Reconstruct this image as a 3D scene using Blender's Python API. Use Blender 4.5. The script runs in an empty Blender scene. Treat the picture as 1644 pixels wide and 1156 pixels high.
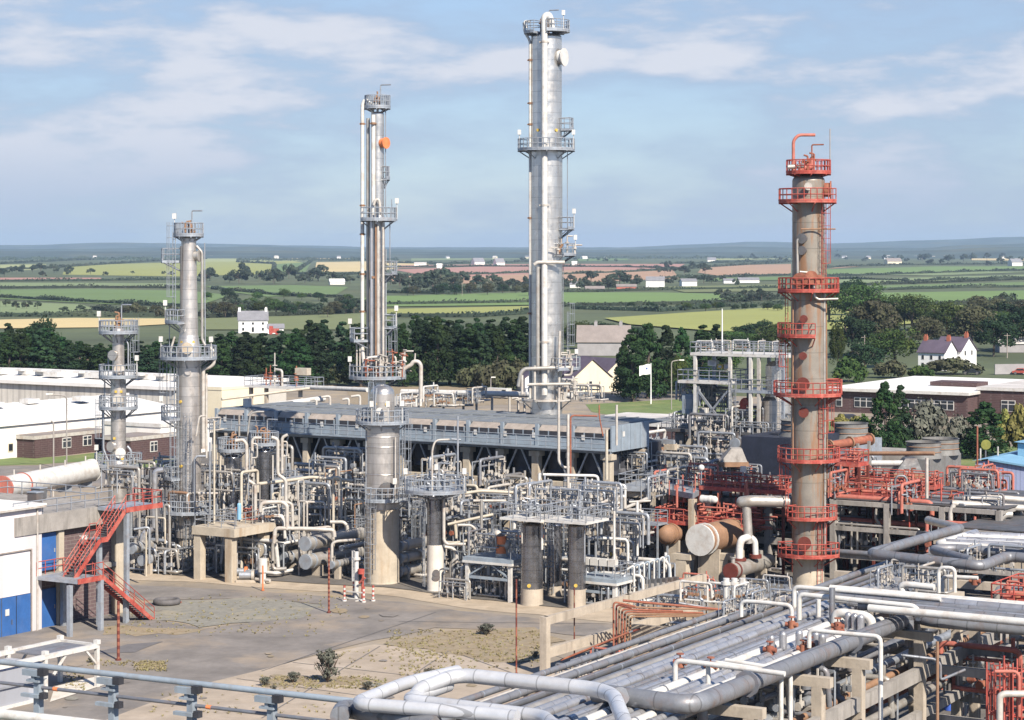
import bpy, math, random
from math import sin, cos, pi, radians, floor, hypot, atan2, sqrt
from mathutils import Vector as V
random.seed(7)
SC = bpy.context.scene; COL = SC.collection

# ---------------- camera, sky, sun, exposure ----------------
F = 3600.0; CU = 822.0; HV = 398.0; CH = 30.0      # focal length in photo pixels, optical axis, horizon row, camera height
cam = bpy.data.objects.new('camera', bpy.data.cameras.new('camera')); COL.objects.link(cam); SC.camera = cam
cam.location = (0, 0, CH); cam.rotation_euler = (pi/2, 0, 0)
cam.data.sensor_fit = 'HORIZONTAL'; cam.data.sensor_width = 36; cam.data.lens = 36*F/1644
cam.data.shift_y = -180/1644; cam.data.clip_start = 1; cam.data.clip_end = 60000
SUN_AZ = radians(28); SUN_EL = radians(39)          # the sun stands behind the camera, to its right
sd = V((sin(SUN_AZ)*cos(SUN_EL), -cos(SUN_AZ)*cos(SUN_EL), sin(SUN_EL)))
sun = bpy.data.objects.new('sun', bpy.data.lights.new('sun', 'SUN')); COL.objects.link(sun)
sun.data.energy = 5.0; sun.data.angle = radians(.53); sun.data.color = (1, .925, .81)
sun.rotation_euler = (-sd).to_track_quat('-Z', 'Y').to_euler(); sun.location = (60, -60, 120)
W = bpy.data.worlds.new('World'); SC.world = W; W.use_nodes = True
nt = W.node_tree; N = nt.nodes; L = nt.links; bg = N['Background']
sky = N.new('ShaderNodeTexSky'); sky.sky_type = 'NISHITA'; sky.sun_disc = False
sky.sun_elevation = SUN_EL; sky.sun_rotation = pi - SUN_AZ; sky.air_density = 1.0; sky.dust_density = .3; sky.ozone_density = 3.0
def wn(t, **k):
    n = N.new(t)
    for a, b in k.items(): setattr(n, a, b)
    return n
tc = wn('ShaderNodeTexCoord')
def wnoise(sc, loc, scale, det, rough=.55):
    m = wn('ShaderNodeMapping'); m.inputs['Scale'].default_value = sc; m.inputs['Location'].default_value = loc
    L.new(tc.outputs['Generated'], m.inputs['Vector'])
    n = wn('ShaderNodeTexNoise'); n.inputs['Scale'].default_value = scale; n.inputs['Detail'].default_value = det; n.inputs['Roughness'].default_value = rough
    L.new(m.outputs[0], n.inputs['Vector']); return n.outputs['Fac']
def wmath(op, a, b=None):
    m = wn('ShaderNodeMath', operation=op); m.use_clamp = False
    for i, x in enumerate((a, b)):
        if x is None: continue
        if isinstance(x, (int, float)): m.inputs[i].default_value = x
        else: L.new(x, m.inputs[i])
    return m.outputs[0]
def wramp(x, a, b):
    m = wn('ShaderNodeMapRange'); m.interpolation_type = 'SMOOTHSTEP'
    m.inputs['From Min'].default_value = a; m.inputs['From Max'].default_value = b; L.new(x, m.inputs['Value']); return m.outputs[0]
tint = wn('ShaderNodeMix', data_type='RGBA', blend_type='MULTIPLY'); tint.inputs['Factor'].default_value = 1
L.new(sky.outputs[0], tint.inputs[6]); tint.inputs[7].default_value = (.72, .78, .90, 1)
sepz = wn('ShaderNodeSeparateXYZ'); L.new(tc.outputs['Generated'], sepz.inputs[0])
n1 = wnoise((1, 1, 3.4), (3.1, .4, .25), 9, 6, .55); n2 = wnoise((1, 1, 4), (1.7, 5.2, .9), 24, 5, .6); n3 = wnoise((1, 1, 4), (8.3, 2.2, 4.9), 3.0, 3)
c = wmath('ADD', wmath('MULTIPLY', n1, .62), wmath('MULTIPLY', n2, .2)); c = wmath('ADD', c, wmath('MULTIPLY', n3, .36))
hgt = wramp(sepz.outputs[2], -.01, .085); c = wmath('ADD', c, wmath('MULTIPLY', hgt, .05))
hg2 = wramp(sepz.outputs[2], .012, .06); clr = wramp(sepz.outputs[2], .18, .105); veil = wmath('MULTIPLY', wmath('ADD', wmath('MULTIPLY', wramp(c, .42, .72), .6), .55), clr); bright = wmath('MULTIPLY', wmath('MULTIPLY', wramp(c, .585, .70), wmath('ADD', wmath('MULTIPLY', hg2, .75), .25)), clr)
m1 = wn('ShaderNodeMix', data_type='RGBA'); L.new(wmath('MULTIPLY', veil, .85), m1.inputs['Factor']); L.new(tint.outputs[2], m1.inputs[6]); m1.inputs[7].default_value = (2.7, 3.4, 4.6, 1)
m2 = wn('ShaderNodeMix', data_type='RGBA'); L.new(wmath('MULTIPLY', bright, .8), m2.inputs['Factor']); L.new(m1.outputs[2], m2.inputs[6]); m2.inputs[7].default_value = (5.2, 5.35, 5.85, 1)
L.new(m2.outputs[2], bg.inputs['Color']); bg.inputs['Strength'].default_value = .096
SC.view_settings.view_transform = 'Standard'; SC.view_settings.look = 'None'; SC.view_settings.exposure = .66; SC.view_settings.gamma = 1
SC.cycles.use_denoising = True; SC.cycles.max_bounces = 5; SC.cycles.diffuse_bounces = 1; SC.cycles.glossy_bounces = 3
SC.cycles.transparent_max_bounces = 8; SC.cycles.volume_bounces = 0; SC.cycles.caustics_reflective = False; SC.cycles.caustics_refractive = False

# ---------------- materials ----------------
MATS = {}
def mat(name, col, rough=.7, metal=0, var=.25, ns=1.5, col2=None, amt=.5, streak=False, seam=0, panel=0, bump=.15, objvar=0, brick=None, ridge=0, joint=0, spec=.5, sub=0, s2=.4, edge=(.5, .68)):
    m = bpy.data.materials.new(name); m.use_nodes = True; MATS[name] = m
    t = m.node_tree; n = t.nodes; l = t.links; b = n['Principled BSDF']
    g = n.new('ShaderNodeNewGeometry').outputs['Position']
    def noise(scale, det=5, zs=1, rough=.6):
        mp = n.new('ShaderNodeMapping'); mp.inputs['Scale'].default_value = (1, 1, zs); l.new(g, mp.inputs['Vector'])
        x = n.new('ShaderNodeTexNoise'); x.inputs['Scale'].default_value = scale; x.inputs['Detail'].default_value = det; x.inputs['Roughness'].default_value = rough
        l.new(mp.outputs[0], x.inputs['Vector']); return x.outputs['Fac']
    def mix(f, a, bb, blend='MIX'):
        x = n.new('ShaderNodeMix'); x.data_type = 'RGBA'; x.blend_type = blend
        for i, y in ((0, f), (6, a), (7, bb)):
            if isinstance(y, (int, float)): x.inputs[i].default_value = y
            elif isinstance(y, tuple): x.inputs[i].default_value = (*y[:3], 1)
            else: l.new(y, x.inputs[i])
        return x.outputs[2]
    def rng(x, a, bb, c=0, d=1):
        r = n.new('ShaderNodeMapRange'); l.new(x, r.inputs['Value'])
        for i, y in enumerate((a, bb, c, d)): r.inputs[i+1].default_value = y
        return r.outputs[0]
    def mth(op, a, bb=0):
        x = n.new('ShaderNodeMath'); x.operation = op
        for i, y in enumerate((a, bb)):
            if isinstance(y, (int, float)): x.inputs[i].default_value = y
            else: l.new(y, x.inputs[i])
        return x.outputs[0]
    c = mix(rng(noise(ns), .3, .7), tuple(x*(1-var) for x in col), tuple(min(1, x*(1+var*.6)) for x in col))
    c = mix(rng(noise(ns*7, 3), .35, .65, 0, var*.8), c, tuple(x*.55 for x in col))
    if col2: c = mix(mth('MULTIPLY', rng(noise(s2, 6, .12 if streak else 1, .65), edge[0], edge[1]), amt), c, col2)
    sp = n.new('ShaderNodeSeparateXYZ'); l.new(g, sp.inputs[0]); z = sp.outputs[2]
    if panel:                                              # courses of cladding, each a little different in tone
        fz = mth('FLOOR', mth('DIVIDE', z, panel)); wnz = n.new('ShaderNodeTexWhiteNoise'); wnz.noise_dimensions = '1D'; l.new(fz, wnz.inputs['W'])
        c = mix(rng(wnz.outputs[0], 0, 1, 0, .2), c, (.16, .15, .15))
        fr = mth('FRACT', mth('DIVIDE', z, panel)); c = mix(mth('MULTIPLY', mth('LESS_THAN', fr, seam), .4), c, tuple(x*.3 for x in col))
    if ridge:                                              # profiled sheet: ribs along x+y
        u = mth('ADD', mth('MULTIPLY', sp.outputs[0], .9), mth('MULTIPLY', sp.outputs[1], -.6))
        fr = mth('FRACT', mth('DIVIDE', u, ridge)); c = mix(mth('MULTIPLY', mth('LESS_THAN', fr, .28), .45), c, tuple(x*.55 for x in col))
    if joint:                                              # joints of pipe cladding
        u = mth('ADD', mth('MULTIPLY', sp.outputs[0], .492), mth('MULTIPLY', sp.outputs[1], .871)); u2 = mth('ADD', mth('MULTIPLY', sp.outputs[0], .871), mth('MULTIPLY', sp.outputs[1], -.492))
        fr = mth('LESS_THAN', mth('FRACT', mth('DIVIDE', u, joint)), .04); fr2 = mth('LESS_THAN', mth('FRACT', mth('DIVIDE', u2, joint)), .04); c = mix(mth('MULTIPLY', mth('MAXIMUM', fr, fr2), .7), c, tuple(x*.35 for x in col)); u = mth('ADD', u, mth('MULTIPLY', mth('FLOOR', mth('DIVIDE', u2, joint)), joint*7))
        wj = n.new('ShaderNodeTexWhiteNoise'); wj.noise_dimensions = '1D'; l.new(mth('FLOOR', mth('DIVIDE', u, joint)), wj.inputs['W']); c = mix(rng(wj.outputs[0], 0, 1, 0, .3), c, (.22, .20, .19))
    if brick:
        u = mth('ADD', mth('MULTIPLY', sp.outputs[0], .7), mth('MULTIPLY', sp.outputs[1], .7)); cb = n.new('ShaderNodeCombineXYZ'); l.new(u, cb.inputs[0]); l.new(z, cb.inputs[1])
        br = n.new('ShaderNodeTexBrick'); l.new(cb.outputs[0], br.inputs['Vector']); br.inputs['Scale'].default_value = 1
        br.inputs['Brick Width'].default_value = .9; br.inputs['Row Height'].default_value = .3; br.inputs['Mortar Size'].default_value = .03
        c = mix(mth('MULTIPLY', br.outputs['Fac'], .6), c, brick)
    if objvar:
        oi = n.new('ShaderNodeObjectInfo'); hs = n.new('ShaderNodeHueSaturation'); l.new(c, hs.inputs['Color'])
        l.new(rng(oi.outputs['Random'], 0, 1, .5-.035*objvar, .5+.02*objvar), hs.inputs['Hue']); l.new(rng(oi.outputs['Random'], 0, 1, 1-.35*objvar, 1+.4*objvar), hs.inputs['Value']); c = hs.outputs[0]
    l.new(c, b.inputs['Base Color']); b.inputs['Metallic'].default_value = metal
    l.new(rng(noise(ns*2.3, 4), .3, .7, max(.05, rough-.12), min(1, rough+.12)), b.inputs['Roughness'])
    b.inputs['Specular IOR Level'].default_value = spec
    if bump:
        bp = n.new('ShaderNodeBump'); bp.inputs['Strength'].default_value = bump; bp.inputs['Distance'].default_value = .05; l.new(noise(ns*5, 4), bp.inputs['Height']); l.new(bp.outputs[0], b.inputs['Normal'])
    return m
mat('clad', (.66, .61, .56), .40, .72, .12, .8, (.34, .26, .20), .45, True, seam=.06, panel=.9, bump=.03, s2=1.2)
mat('clad_bright', (.72, .69, .65), .36, .84, .1, .7, (.42, .33, .26), .4, True, seam=.05, panel=1.1, bump=.03, s2=1.3)
mat('clad_dark', (.33, .33, .35), .24, .88, .2, 1.0, (.30, .26, .24), .2, True, seam=.07, panel=1.0, bump=.04, s2=1.1)
mat('grey', (.35, .38, .42), .5, .25, .2, 2, (.24, .16, .11), .3, s2=1.5)
mat('galv', (.40, .42, .45), .45, .5, .18, 2, (.22, .17, .13), .25, s2=1.2)
mat('bluegrey', (.29, .34, .39), .55, .1, .15, 1, (.20, .16, .13), .35, True, s2=1.3)
mat('pale', (.52, .48, .43), .5, .1, .2, 2, (.30, .19, .12), .5, s2=1.1)
mat('white', (.62, .60, .565), .5, 0, .12, 2, (.34, .25, .18), .45, s2=1.3)
mat('alubright', (.74, .74, .75), .42, .35, .12, .8, (.46, .42, .39), .4, s2=.8, joint=1.6)
mat('roofgrey', (.19, .205, .22), .7, .05, .2, .8, (.26, .26, .26), .5, s2=.5)
mat('ringgrey', (.20, .195, .185), .75, .1, .25, .8, (.13, .11, .10), .6, True, s2=1)
mat('alu', (.58, .58, .60), .38, .6, .14, .8, (.36, .31, .28), .5, s2=.9, joint=1.3)
mat('pipegrey', (.24, .25, .275), .5, .3, .2, 1.5, (.22, .13, .09), .5, s2=1.1, joint=1.7)
mat('pipedark', (.20, .21, .24), .45, .3, .2, 1.5, (.30, .18, .12), .3, s2=.9)
mat('silver', (.47, .44, .40), .45, .5, .2, 1, (.36, .27, .19), .45, s2=.9)
mat('red', (.42, .07, .05), .7, 0, .4, 2, (.52, .20, .15), .5, s2=1.1, edge=(.46, .62))
mat('redpale', (.48, .15, .11), .65, 0, .25, 2, (.36, .14, .09), .55, s2=1.5)
mat('rust', (.30, .10, .06), .85, 0, .35, 2, (.42, .20, .11), .5, s2=1.2)
mat('rustbrown', (.30, .17, .10), .8, 0, .25, 1.5, (.20, .12, .085), .5, s2=.8)
mat('darkred', (.15, .032, .022), .75, 0, .25, 2)
mat('orange', (.75, .22, .08), .6)
mat('yellow', (.62, .42, .08), .6)
mat('columnpaint', (.29, .255, .21), .5, .2, .16, 1, (.30, .15, .07), .85, True, seam=.035, panel=2.3, bump=.1, s2=1.7, edge=(.47, .60))
mat('concrete', (.46, .39, .31), .9, 0, .18, .8, (.22, .18, .145), .6, True, bump=.4, s2=1.1)
mat('concrete_tan', (.50, .43, .335), .9, 0, .18, .8, (.30, .19, .10), .55, True, bump=.4, s2=1.0)
mat('concrete_grey', (.34, .31, .28), .9, 0, .25, .6, (.13, .115, .10), .7, True, bump=.4, s2=1.4)
mat('concrete_white', (.66, .61, .54), .85, 0, .12, .9, (.40, .32, .24), .5, True, bump=.3, s2=1.1)
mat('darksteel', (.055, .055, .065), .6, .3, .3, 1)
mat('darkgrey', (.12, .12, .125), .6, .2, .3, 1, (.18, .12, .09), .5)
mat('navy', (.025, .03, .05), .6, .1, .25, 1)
mat('glass', (.03, .035, .045), .15, 0, .3, .6)
mat('bluedoor', (.035, .12, .34), .55, 0, .2, 1, (.10, .14, .25), .4)
mat('bluesheet', (.36, .41, .60), .6, 0, .08, .3, ridge=.5)
mat('blueroof', (.22, .42, .58), .55, 0, .12, .3, (.32, .50, .62), .5, s2=.3)
mat('creampipe', (.54, .48, .385), .55, .05, .15, 1.5, (.34, .22, .14), .4, s2=1.1)
mat('whitewall', (.80, .76, .70), .75, 0, .06, .4, (.58, .50, .42), .4, True, s2=.7, bump=.1)
mat('whiterender', (.84, .82, .80), .7, 0, .05, .4)
mat('creamwall', (.72, .64, .47), .8, 0, .08, .3, (.5, .42, .30), .3, True, s2=.5)
mat('corrug', (.62, .58, .52), .75, 0, .12, .3, (.36, .33, .30), .6, True, ridge=1.5, s2=.5)
mat('greysheet', (.40, .41, .45), .6, 0, .08, .4, (.30, .28, .28), .4, True, ridge=.6, s2=.8)
mat('pinksheet', (.74, .68, .68), .6, 0, .05, .4, (.55, .48, .46), .25, True, ridge=.25, s2=.8)
mat('roofwhite', (.80, .77, .73), .8, 0, .1, .15, (.50, .46, .42), .55, s2=.12)
mat('roofpale', (.60, .56, .52), .85, 0, .2, .15, (.36, .32, .28), .6, s2=.2)
mat('brickbrown', (.085, .045, .045), .85, 0, .25, .8, brick=(.14, .11, .10))
mat('brickpurple', (.15, .10, .10), .85, 0, .3, .8, brick=(.24, .20, .18))
mat('slate', (.23, .225, .24), .7, 0, .2, .5)
mat('slatepurple', (.11, .085, .115), .7, 0, .2, .5)
mat('barnroof', (.26, .22, .20), .85, 0, .2, .3)
mat('stonegrey', (.33, .31, .31), .85, 0, .15, .5)
mat('brickred', (.45, .14, .08), .8)
mat('rubber', (.13, .12, .12), .8)
mat('trunk', (.12, .09, .07), .9, 0, .3, 2)
mat('deadwood', (.34, .29, .25), .9)
mat('leafpine', (.020, .046, .016), .85, 0, .5, .35, (.05, .085, .02), .5, objvar=1, bump=0, s2=.3, spec=.15)
mat('leafdark', (.020, .042, .020), .85, 0, .5, .3, (.045, .075, .025), .5, objvar=1, bump=0, s2=.25, spec=.15)
mat('leafbroad', (.045, .08, .022), .85, 0, .5, .3, (.11, .125, .03), .5, objvar=1, bump=0, s2=.25, spec=.15)
mat('leafbrown', (.062, .062, .027), .85, 0, .4, .3, (.05, .07, .025), .6, objvar=.8, bump=0, s2=.3)
mat('leafgrey', (.12, .125, .095), .8, 0, .4, .4, (.16, .10, .07), .4, objvar=.3, bump=0, s2=.5)
mat('leafyellow', (.22, .21, .045), .8, 0, .4, .5, (.10, .15, .04), .5, objvar=.5, bump=0, s2=.6)
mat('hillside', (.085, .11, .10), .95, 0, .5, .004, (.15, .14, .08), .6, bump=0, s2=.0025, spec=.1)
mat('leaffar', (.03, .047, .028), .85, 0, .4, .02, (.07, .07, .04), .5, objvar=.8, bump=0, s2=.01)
mat('drygrass', (.30, .25, .12), .9, 0, .35, .8, (.17, .19, .06), .6, bump=0, s2=.5)
mat('countryside', (.095, .115, .05), .95, 0, .4, .01, (.12, .12, .05), .6, bump=0, s2=.006)
mat('yard', (.30, .25, .195), .95, 0, .3, .12, (.38, .29, .18), .7, bump=.3, s2=.16, edge=(.5, .62))
mat('asphalt', (.225, .20, .18), .95, 0, .32, .3, (.34, .265, .19), .75, bump=.35, s2=.12)
mat('apron', (.46, .37, .27), .95, 0, .22, .5, (.30, .23, .16), .75, bump=.3, s2=.35)
mat('padpink', (.40, .325, .25), .95, 0, .2, .4, (.50, .42, .34), .6, bump=.3, s2=.18)
mat('gravelgreen', (.25, .235, .20), .95, 0, .25, 2, (.36, .30, .20), .6, bump=.5, s2=.3)
mat('drypatch', (.31, .24, .155), .95, 0, .25, 1.4, (.26, .23, .17), .7, bump=.5, s2=.7)
mat('paintedshade', (.14, .125, .11), .95, 0, .25, .5, (.22, .18, .14), .5, bump=.3, s2=.4)  # dark ground tone that stands in for shade
mat('darkpatch', (.15, .14, .14), .95, 0, .15, 1)
mat('lawn', (.15, .20, .06), .95, 0, .25, .6, (.30, .27, .12), .5, bump=.3, s2=.1)
mat('lampglass', (.85, .83, .75), .3)
mat('signblue', (.05, .12, .5), .6)
FC = dict(green=(.14, .205, .065), bright=(.155, .235, .065), yellowgreen=(.30, .31, .085), pale=(.34, .36, .15), straw=(.60, .47, .23), tan=(.42, .26, .16), pink=(.42, .22, .17), olive=(.17, .19, .075), dull=(.20, .25, .11))
for k, x in FC.items(): mat('field_'+k, x, .95, 0, .12, .01, tuple(y*.75 for y in x), .5, bump=0, s2=.02)

# ---------------- mesh building ----------------
def sub(a, b): return (a[0]-b[0], a[1]-b[1], a[2]-b[2])
class MB:
    def __init__(s): s.v = []; s.f = []; s.sm = []
    def add(s, vs, fs, smooth=False):
        k = len(s.v); s.v += [tuple(p) for p in vs]; s.f += [tuple(i+k for i in q) for q in fs]; s.sm += [smooth]*len(fs); return s
    def box(s, c, d, rz=0):
        ca, sa = cos(rz), sin(rz); vs = []
        for dz in (-.5, .5):
            for dx, dy in ((-.5, -.5), (.5, -.5), (.5, .5), (-.5, .5)):
                x, y = dx*d[0], dy*d[1]; vs.append((c[0]+x*ca-y*sa, c[1]+x*sa+y*ca, c[2]+dz*d[2]))
        return s.add(vs, [(3, 2, 1, 0), (4, 5, 6, 7), (0, 1, 5, 4), (1, 2, 6, 5), (2, 3, 7, 6), (3, 0, 4, 7)])
    def slab(s, pts, z0, z1):
        n = len(pts); 
        if sum(pts[i][0]*pts[(i+1) % n][1]-pts[(i+1) % n][0]*pts[i][1] for i in range(n)) < 0: pts = pts[::-1]
        vs = [(p[0], p[1], z0) for p in pts]+[(p[0], p[1], z1) for p in pts]
        return s.add(vs, [tuple(range(n))[::-1], tuple(range(n, 2*n))]+[(i, (i+1) % n, n+(i+1) % n, n+i) for i in range(n)])
    def beam(s, p, q, w, h=None):
        h = h or w; p = V(p); q = V(q); d = (q-p); 
        if d.length < 1e-6: return s
        d.normalize(); up = V((0, 0, 1)) if abs(d.z) < .9 else V((.53, .848, 0)); a = d.cross(up).normalized(); b = a.cross(d).normalized()
        vs = []
        for o in (p, q):
            for i, j in ((-1, -1), (1, -1), (1, 1), (-1, 1)): vs.append(o+a*(i*w/2)+b*(j*h/2))
        return s.add(vs, [(3, 2, 1, 0), (4, 5, 6, 7), (0, 1, 5, 4), (1, 2, 6, 5), (2, 3, 7, 6), (3, 0, 4, 7)])
    def rod(s, p, q, r, n=6, r2=None, caps=True):
        p = V(p); q = V(q); d = q-p
        if d.length < 1e-6: return s
        d.normalize(); up = V((0, 0, 1)) if abs(d.z) < .9 else V((1, 0, 0)); a = d.cross(up).normalized(); b = a.cross(d)
        r2 = r if r2 is None else r2; ring = lambda o, rr: [o+(a*cos(2*pi*i/n)+b*sin(2*pi*i/n))*rr for i in range(n)]
        A_, B_ = ring(p, r), ring(q, r2); s.add(A_+B_, [(i, n+i, n+(i+1) % n, (i+1) % n) for i in range(n)], n > 5)
        if caps: s.add(A_+B_, [tuple(range(n)), tuple(range(n, 2*n))[::-1]])
        return s
    def tube(s, pts, r, n=8, bend=None):
        pts = [V(p) for p in pts]; bend = r*2.2 if bend is None else bend; path = [pts[0]]
        for i in range(1, len(pts)-1):
            a, b, c = pts[i-1], pts[i], pts[i+1]; k = min(bend, (a-b).length*.45, (c-b).length*.45); u = (a-b).normalized()*k; w = (c-b).normalized()*k
            if u.cross(w).length < 1e-5: path.append(b); continue
            for t in (0, .25, .5, .75, 1): path.append((b+u)*(1-t)**2+b*2*t*(1-t)+(b+w)*t*t)
        path.append(pts[-1]); rings = []; prev = None
        for i, p in enumerate(path):
            d = (path[min(i+1, len(path)-1)]-path[max(i-1, 0)]).normalized()
            if prev is None: up = V((0, 0, 1)) if abs(d.z) < .9 else V((1, 0, 0)); a = d.cross(up).normalized()
            else: a = (prev-d*prev.dot(d)).normalized()
            prev = a; b = a.cross(d); rings.append([p+(a*cos(2*pi*j/n)+b*sin(2*pi*j/n))*r for j in range(n)])
        vs = [q for R_ in rings for q in R_]
        s.add(vs, [(i*n+j, (i+1)*n+j, (i+1)*n+(j+1) % n, i*n+(j+1) % n) for i in range(len(rings)-1) for j in range(n)], True)
        s.add(rings[0], [tuple(range(n))]); s.add(rings[-1], [tuple(range(n))[::-1]]); return s
    def lathe(s, c, prof, n=28):
        vs = []; 
        for r, z in prof: vs += [(c[0]+r*cos(2*pi*i/n), c[1]+r*sin(2*pi*i/n), z) for i in range(n)]
        for k in range(len(prof)-1):
            s.add(vs[k*n:(k+2)*n], [(i, (i+1) % n, n+(i+1) % n, n+i) for i in range(n)], True)
        return s
    def ball(s, c, r, n=12, m=7, sz=1):
        vs = []; fs = []
        for j in range(m+1):
            t = pi*j/m; vs += [(c[0]+r*sin(t)*cos(2*pi*i/n), c[1]+r*sin(t)*sin(2*pi*i/n), c[2]+r*sz*cos(t)) for i in range(n)]
        fs = [(j*n+i, (j+1)*n+i, (j+1)*n+(i+1) % n, j*n+(i+1) % n) for j in range(m) for i in range(n)]
        return s.add(vs, fs, True)
    def rail(s, pts, h=1.1, r=.04, post=1.6, closed=False):
        pts = [V(p) for p in pts]; 
        if closed: pts = pts+[pts[0]]
        for a, b in zip(pts, pts[1:]):
            for k in (h, h*.52): s.rod(a+V((0, 0, k)), b+V((0, 0, k)), r, 4, caps=False)
            m = max(1, round((b-a).length/post))
            for i in range(m): p = a+(b-a)*(i/m); s.rod(p, p+V((0, 0, h)), r, 4, caps=False)
        s.rod(pts[-1], pts[-1]+V((0, 0, h)), r, 4, caps=False); return s
    def mesh(s, name, m, off=(0, 0, 0)):
        me = bpy.data.meshes.new(name); me.from_pydata([sub(p, off) for p in s.v], [], s.f); me.polygons.foreach_set('use_smooth', s.sm)
        me.materials.append(MATS[m]); me.update(); return me
    def build(s, name, m, parent, label=None):
        r = parent; 
        while r.parent: r = r.parent
        o = bpy.data.objects.new(name, s.mesh(name, m, r.location)); COL.objects.link(o); o.parent = parent
        if label: o['label'] = label
        return o
def tag(o, label, cat, group=None, kind=None):
    if label: o['label'] = label
    if cat: o['category'] = cat
    if group: o['group'] = group
    if kind: o['kind'] = kind
    return o
def thing(name, label, cat, loc=(0, 0, 0), group=None):
    o = bpy.data.objects.new(name, None); COL.objects.link(o); o.location = V(loc); o.empty_display_size = .5; return tag(o, label, cat, group)
def single(name, mb, m, label, cat, group=None, kind=None, off=None):
    if off is None:
        x = [p[0] for p in mb.v]; y = [p[1] for p in mb.v]; z = [p[2] for p in mb.v]; off = ((min(x)+max(x))/2, (min(y)+max(y))/2, min(z))
    o = bpy.data.objects.new(name, mb.mesh(name, m, off)); COL.objects.link(o); o.location = off; return tag(o, label, cat, group, kind)
def struct(name, mb, m): 
    o = bpy.data.objects.new(name, mb.mesh(name, m)); COL.objects.link(o); o['kind'] = 'structure'; return o
def dup(root, loc, rz=0, sc=1, label=None):
    r = root.copy(); COL.objects.link(r); r.location = V(loc); r.rotation_euler = (0, 0, rz); r.scale = sc if isinstance(sc, tuple) else (sc, sc, sc)
    if label: r['label'] = label
    for ch in root.children:
        c_ = ch.copy(); COL.objects.link(c_); c_.parent = r
        for g_ in ch.children: d_ = g_.copy(); COL.objects.link(d_); d_.parent = c_
    return r
# photo pixel -> place: on a level of known height, or at a known distance
def P(u, v, z=0.0): d = F*(CH-z)/(v-HV); return V(((u-CU)/F*d, d, z))
def D(u, v, d): return V(((u-CU)/F*d, d, CH-(v-HV)/F*d))
def S(d): return F/d
AX = V((.848, -.53, 0)); BX = V((.53, .848, 0)); RZ = atan2(-.53, .848)     # the two directions the plant is laid out in
def G(a, b, z=0): return V((9.1, 215, z))+AX*a+BX*b
def vplane(u, v, o, dr):     # ray through a pixel meets the vertical plane through o along dr
    n = V((dr.y, -dr.x, 0)); r = V(((u-CU)/F, 1, -(v-HV)/F)); t = (o-V((0, 0, CH))).dot(n)/r.dot(n); return V((0, 0, CH))+r*t
# ---------------- ground, hills, fields ----------------
b = MB(); n_ = 14
rows = [40, 90, 200, 330, 500, 800, 1300, 2200, 3600, 6000, 9000, 14000, 20000]
for i, y in enumerate(rows): b.v += [(-.42*y*1.6-120+(.42*y*1.6+120)*2*j/n_, y, -.12) for j in range(n_+1)]
b.f = [(i*(n_+1)+j, i*(n_+1)+j+1, (i+1)*(n_+1)+j+1, (i+1)*(n_+1)+j) for i in range(len(rows)-1) for j in range(n_)]; b.sm = [True]*len(b.f)
struct('ground', b, 'countryside')
def hill(d, prof, depth, m='hillside'):
    b = MB(); us = [p[0] for p in prof]; K = 90; row = []
    for k in range(K+1):
        u = us[0]+(us[-1]-us[0])*k/K
        for (u0, v0), (u1, v1) in zip(prof, prof[1:]):
            if u0 <= u <= u1: t = (u-u0)/(u1-u0); v = v0+(v1-v0)*(t*t*(3-2*t)); break
        z = CH-(v-HV)/F*d+random.uniform(-1, 1)*d*.0001; x = (u-CU)/F*d; row.append((x, z))
    for f_, g_ in ((-1, -.0), (-.5, .55), (0, 1), (.6, .75), (1.4, 0)):
        b.v += [(x*(1+f_*depth/d), d+f_*depth, -1+(z+1)*g_) for x, z in row]
    b.f = [(r*(K+1)+k, r*(K+1)+k+1, (r+1)*(K+1)+k+1, (r+1)*(K+1)+k) for r in range(4) for k in range(K)]; b.sm = [True]*len(b.f)
    struct('hills', b, m)
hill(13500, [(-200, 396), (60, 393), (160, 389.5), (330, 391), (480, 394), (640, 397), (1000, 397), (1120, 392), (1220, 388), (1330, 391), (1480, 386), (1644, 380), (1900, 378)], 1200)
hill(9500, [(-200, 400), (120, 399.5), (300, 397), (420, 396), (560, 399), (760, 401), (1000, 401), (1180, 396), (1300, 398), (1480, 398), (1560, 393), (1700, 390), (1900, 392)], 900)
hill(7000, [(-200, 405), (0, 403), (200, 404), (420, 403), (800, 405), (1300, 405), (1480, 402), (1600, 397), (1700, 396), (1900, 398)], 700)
zf = [0.0]
def patch(name, px, m, z, jit=0, step=None, w=None):
    pts = w if w is not None else [P(u, v, 0) for u, v in px]; out = []
    for i in range(len(pts)):
        a, c_ = pts[i], pts[(i+1) % len(pts)]; k = max(1, int((c_-a).length/step)) if step else 1
        for j in range(k): p = a+(c_-a)*(j/k); out.append((p.x+random.uniform(-jit, jit), p.y+random.uniform(-jit, jit)*1.6, z))
    b = MB(); b.add(out, [tuple(range(len(out)))]); 
    o = struct(name, b, m)
    if o.data.polygons[0].normal.z < 0: o.data.flip_normals()
    return o
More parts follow.
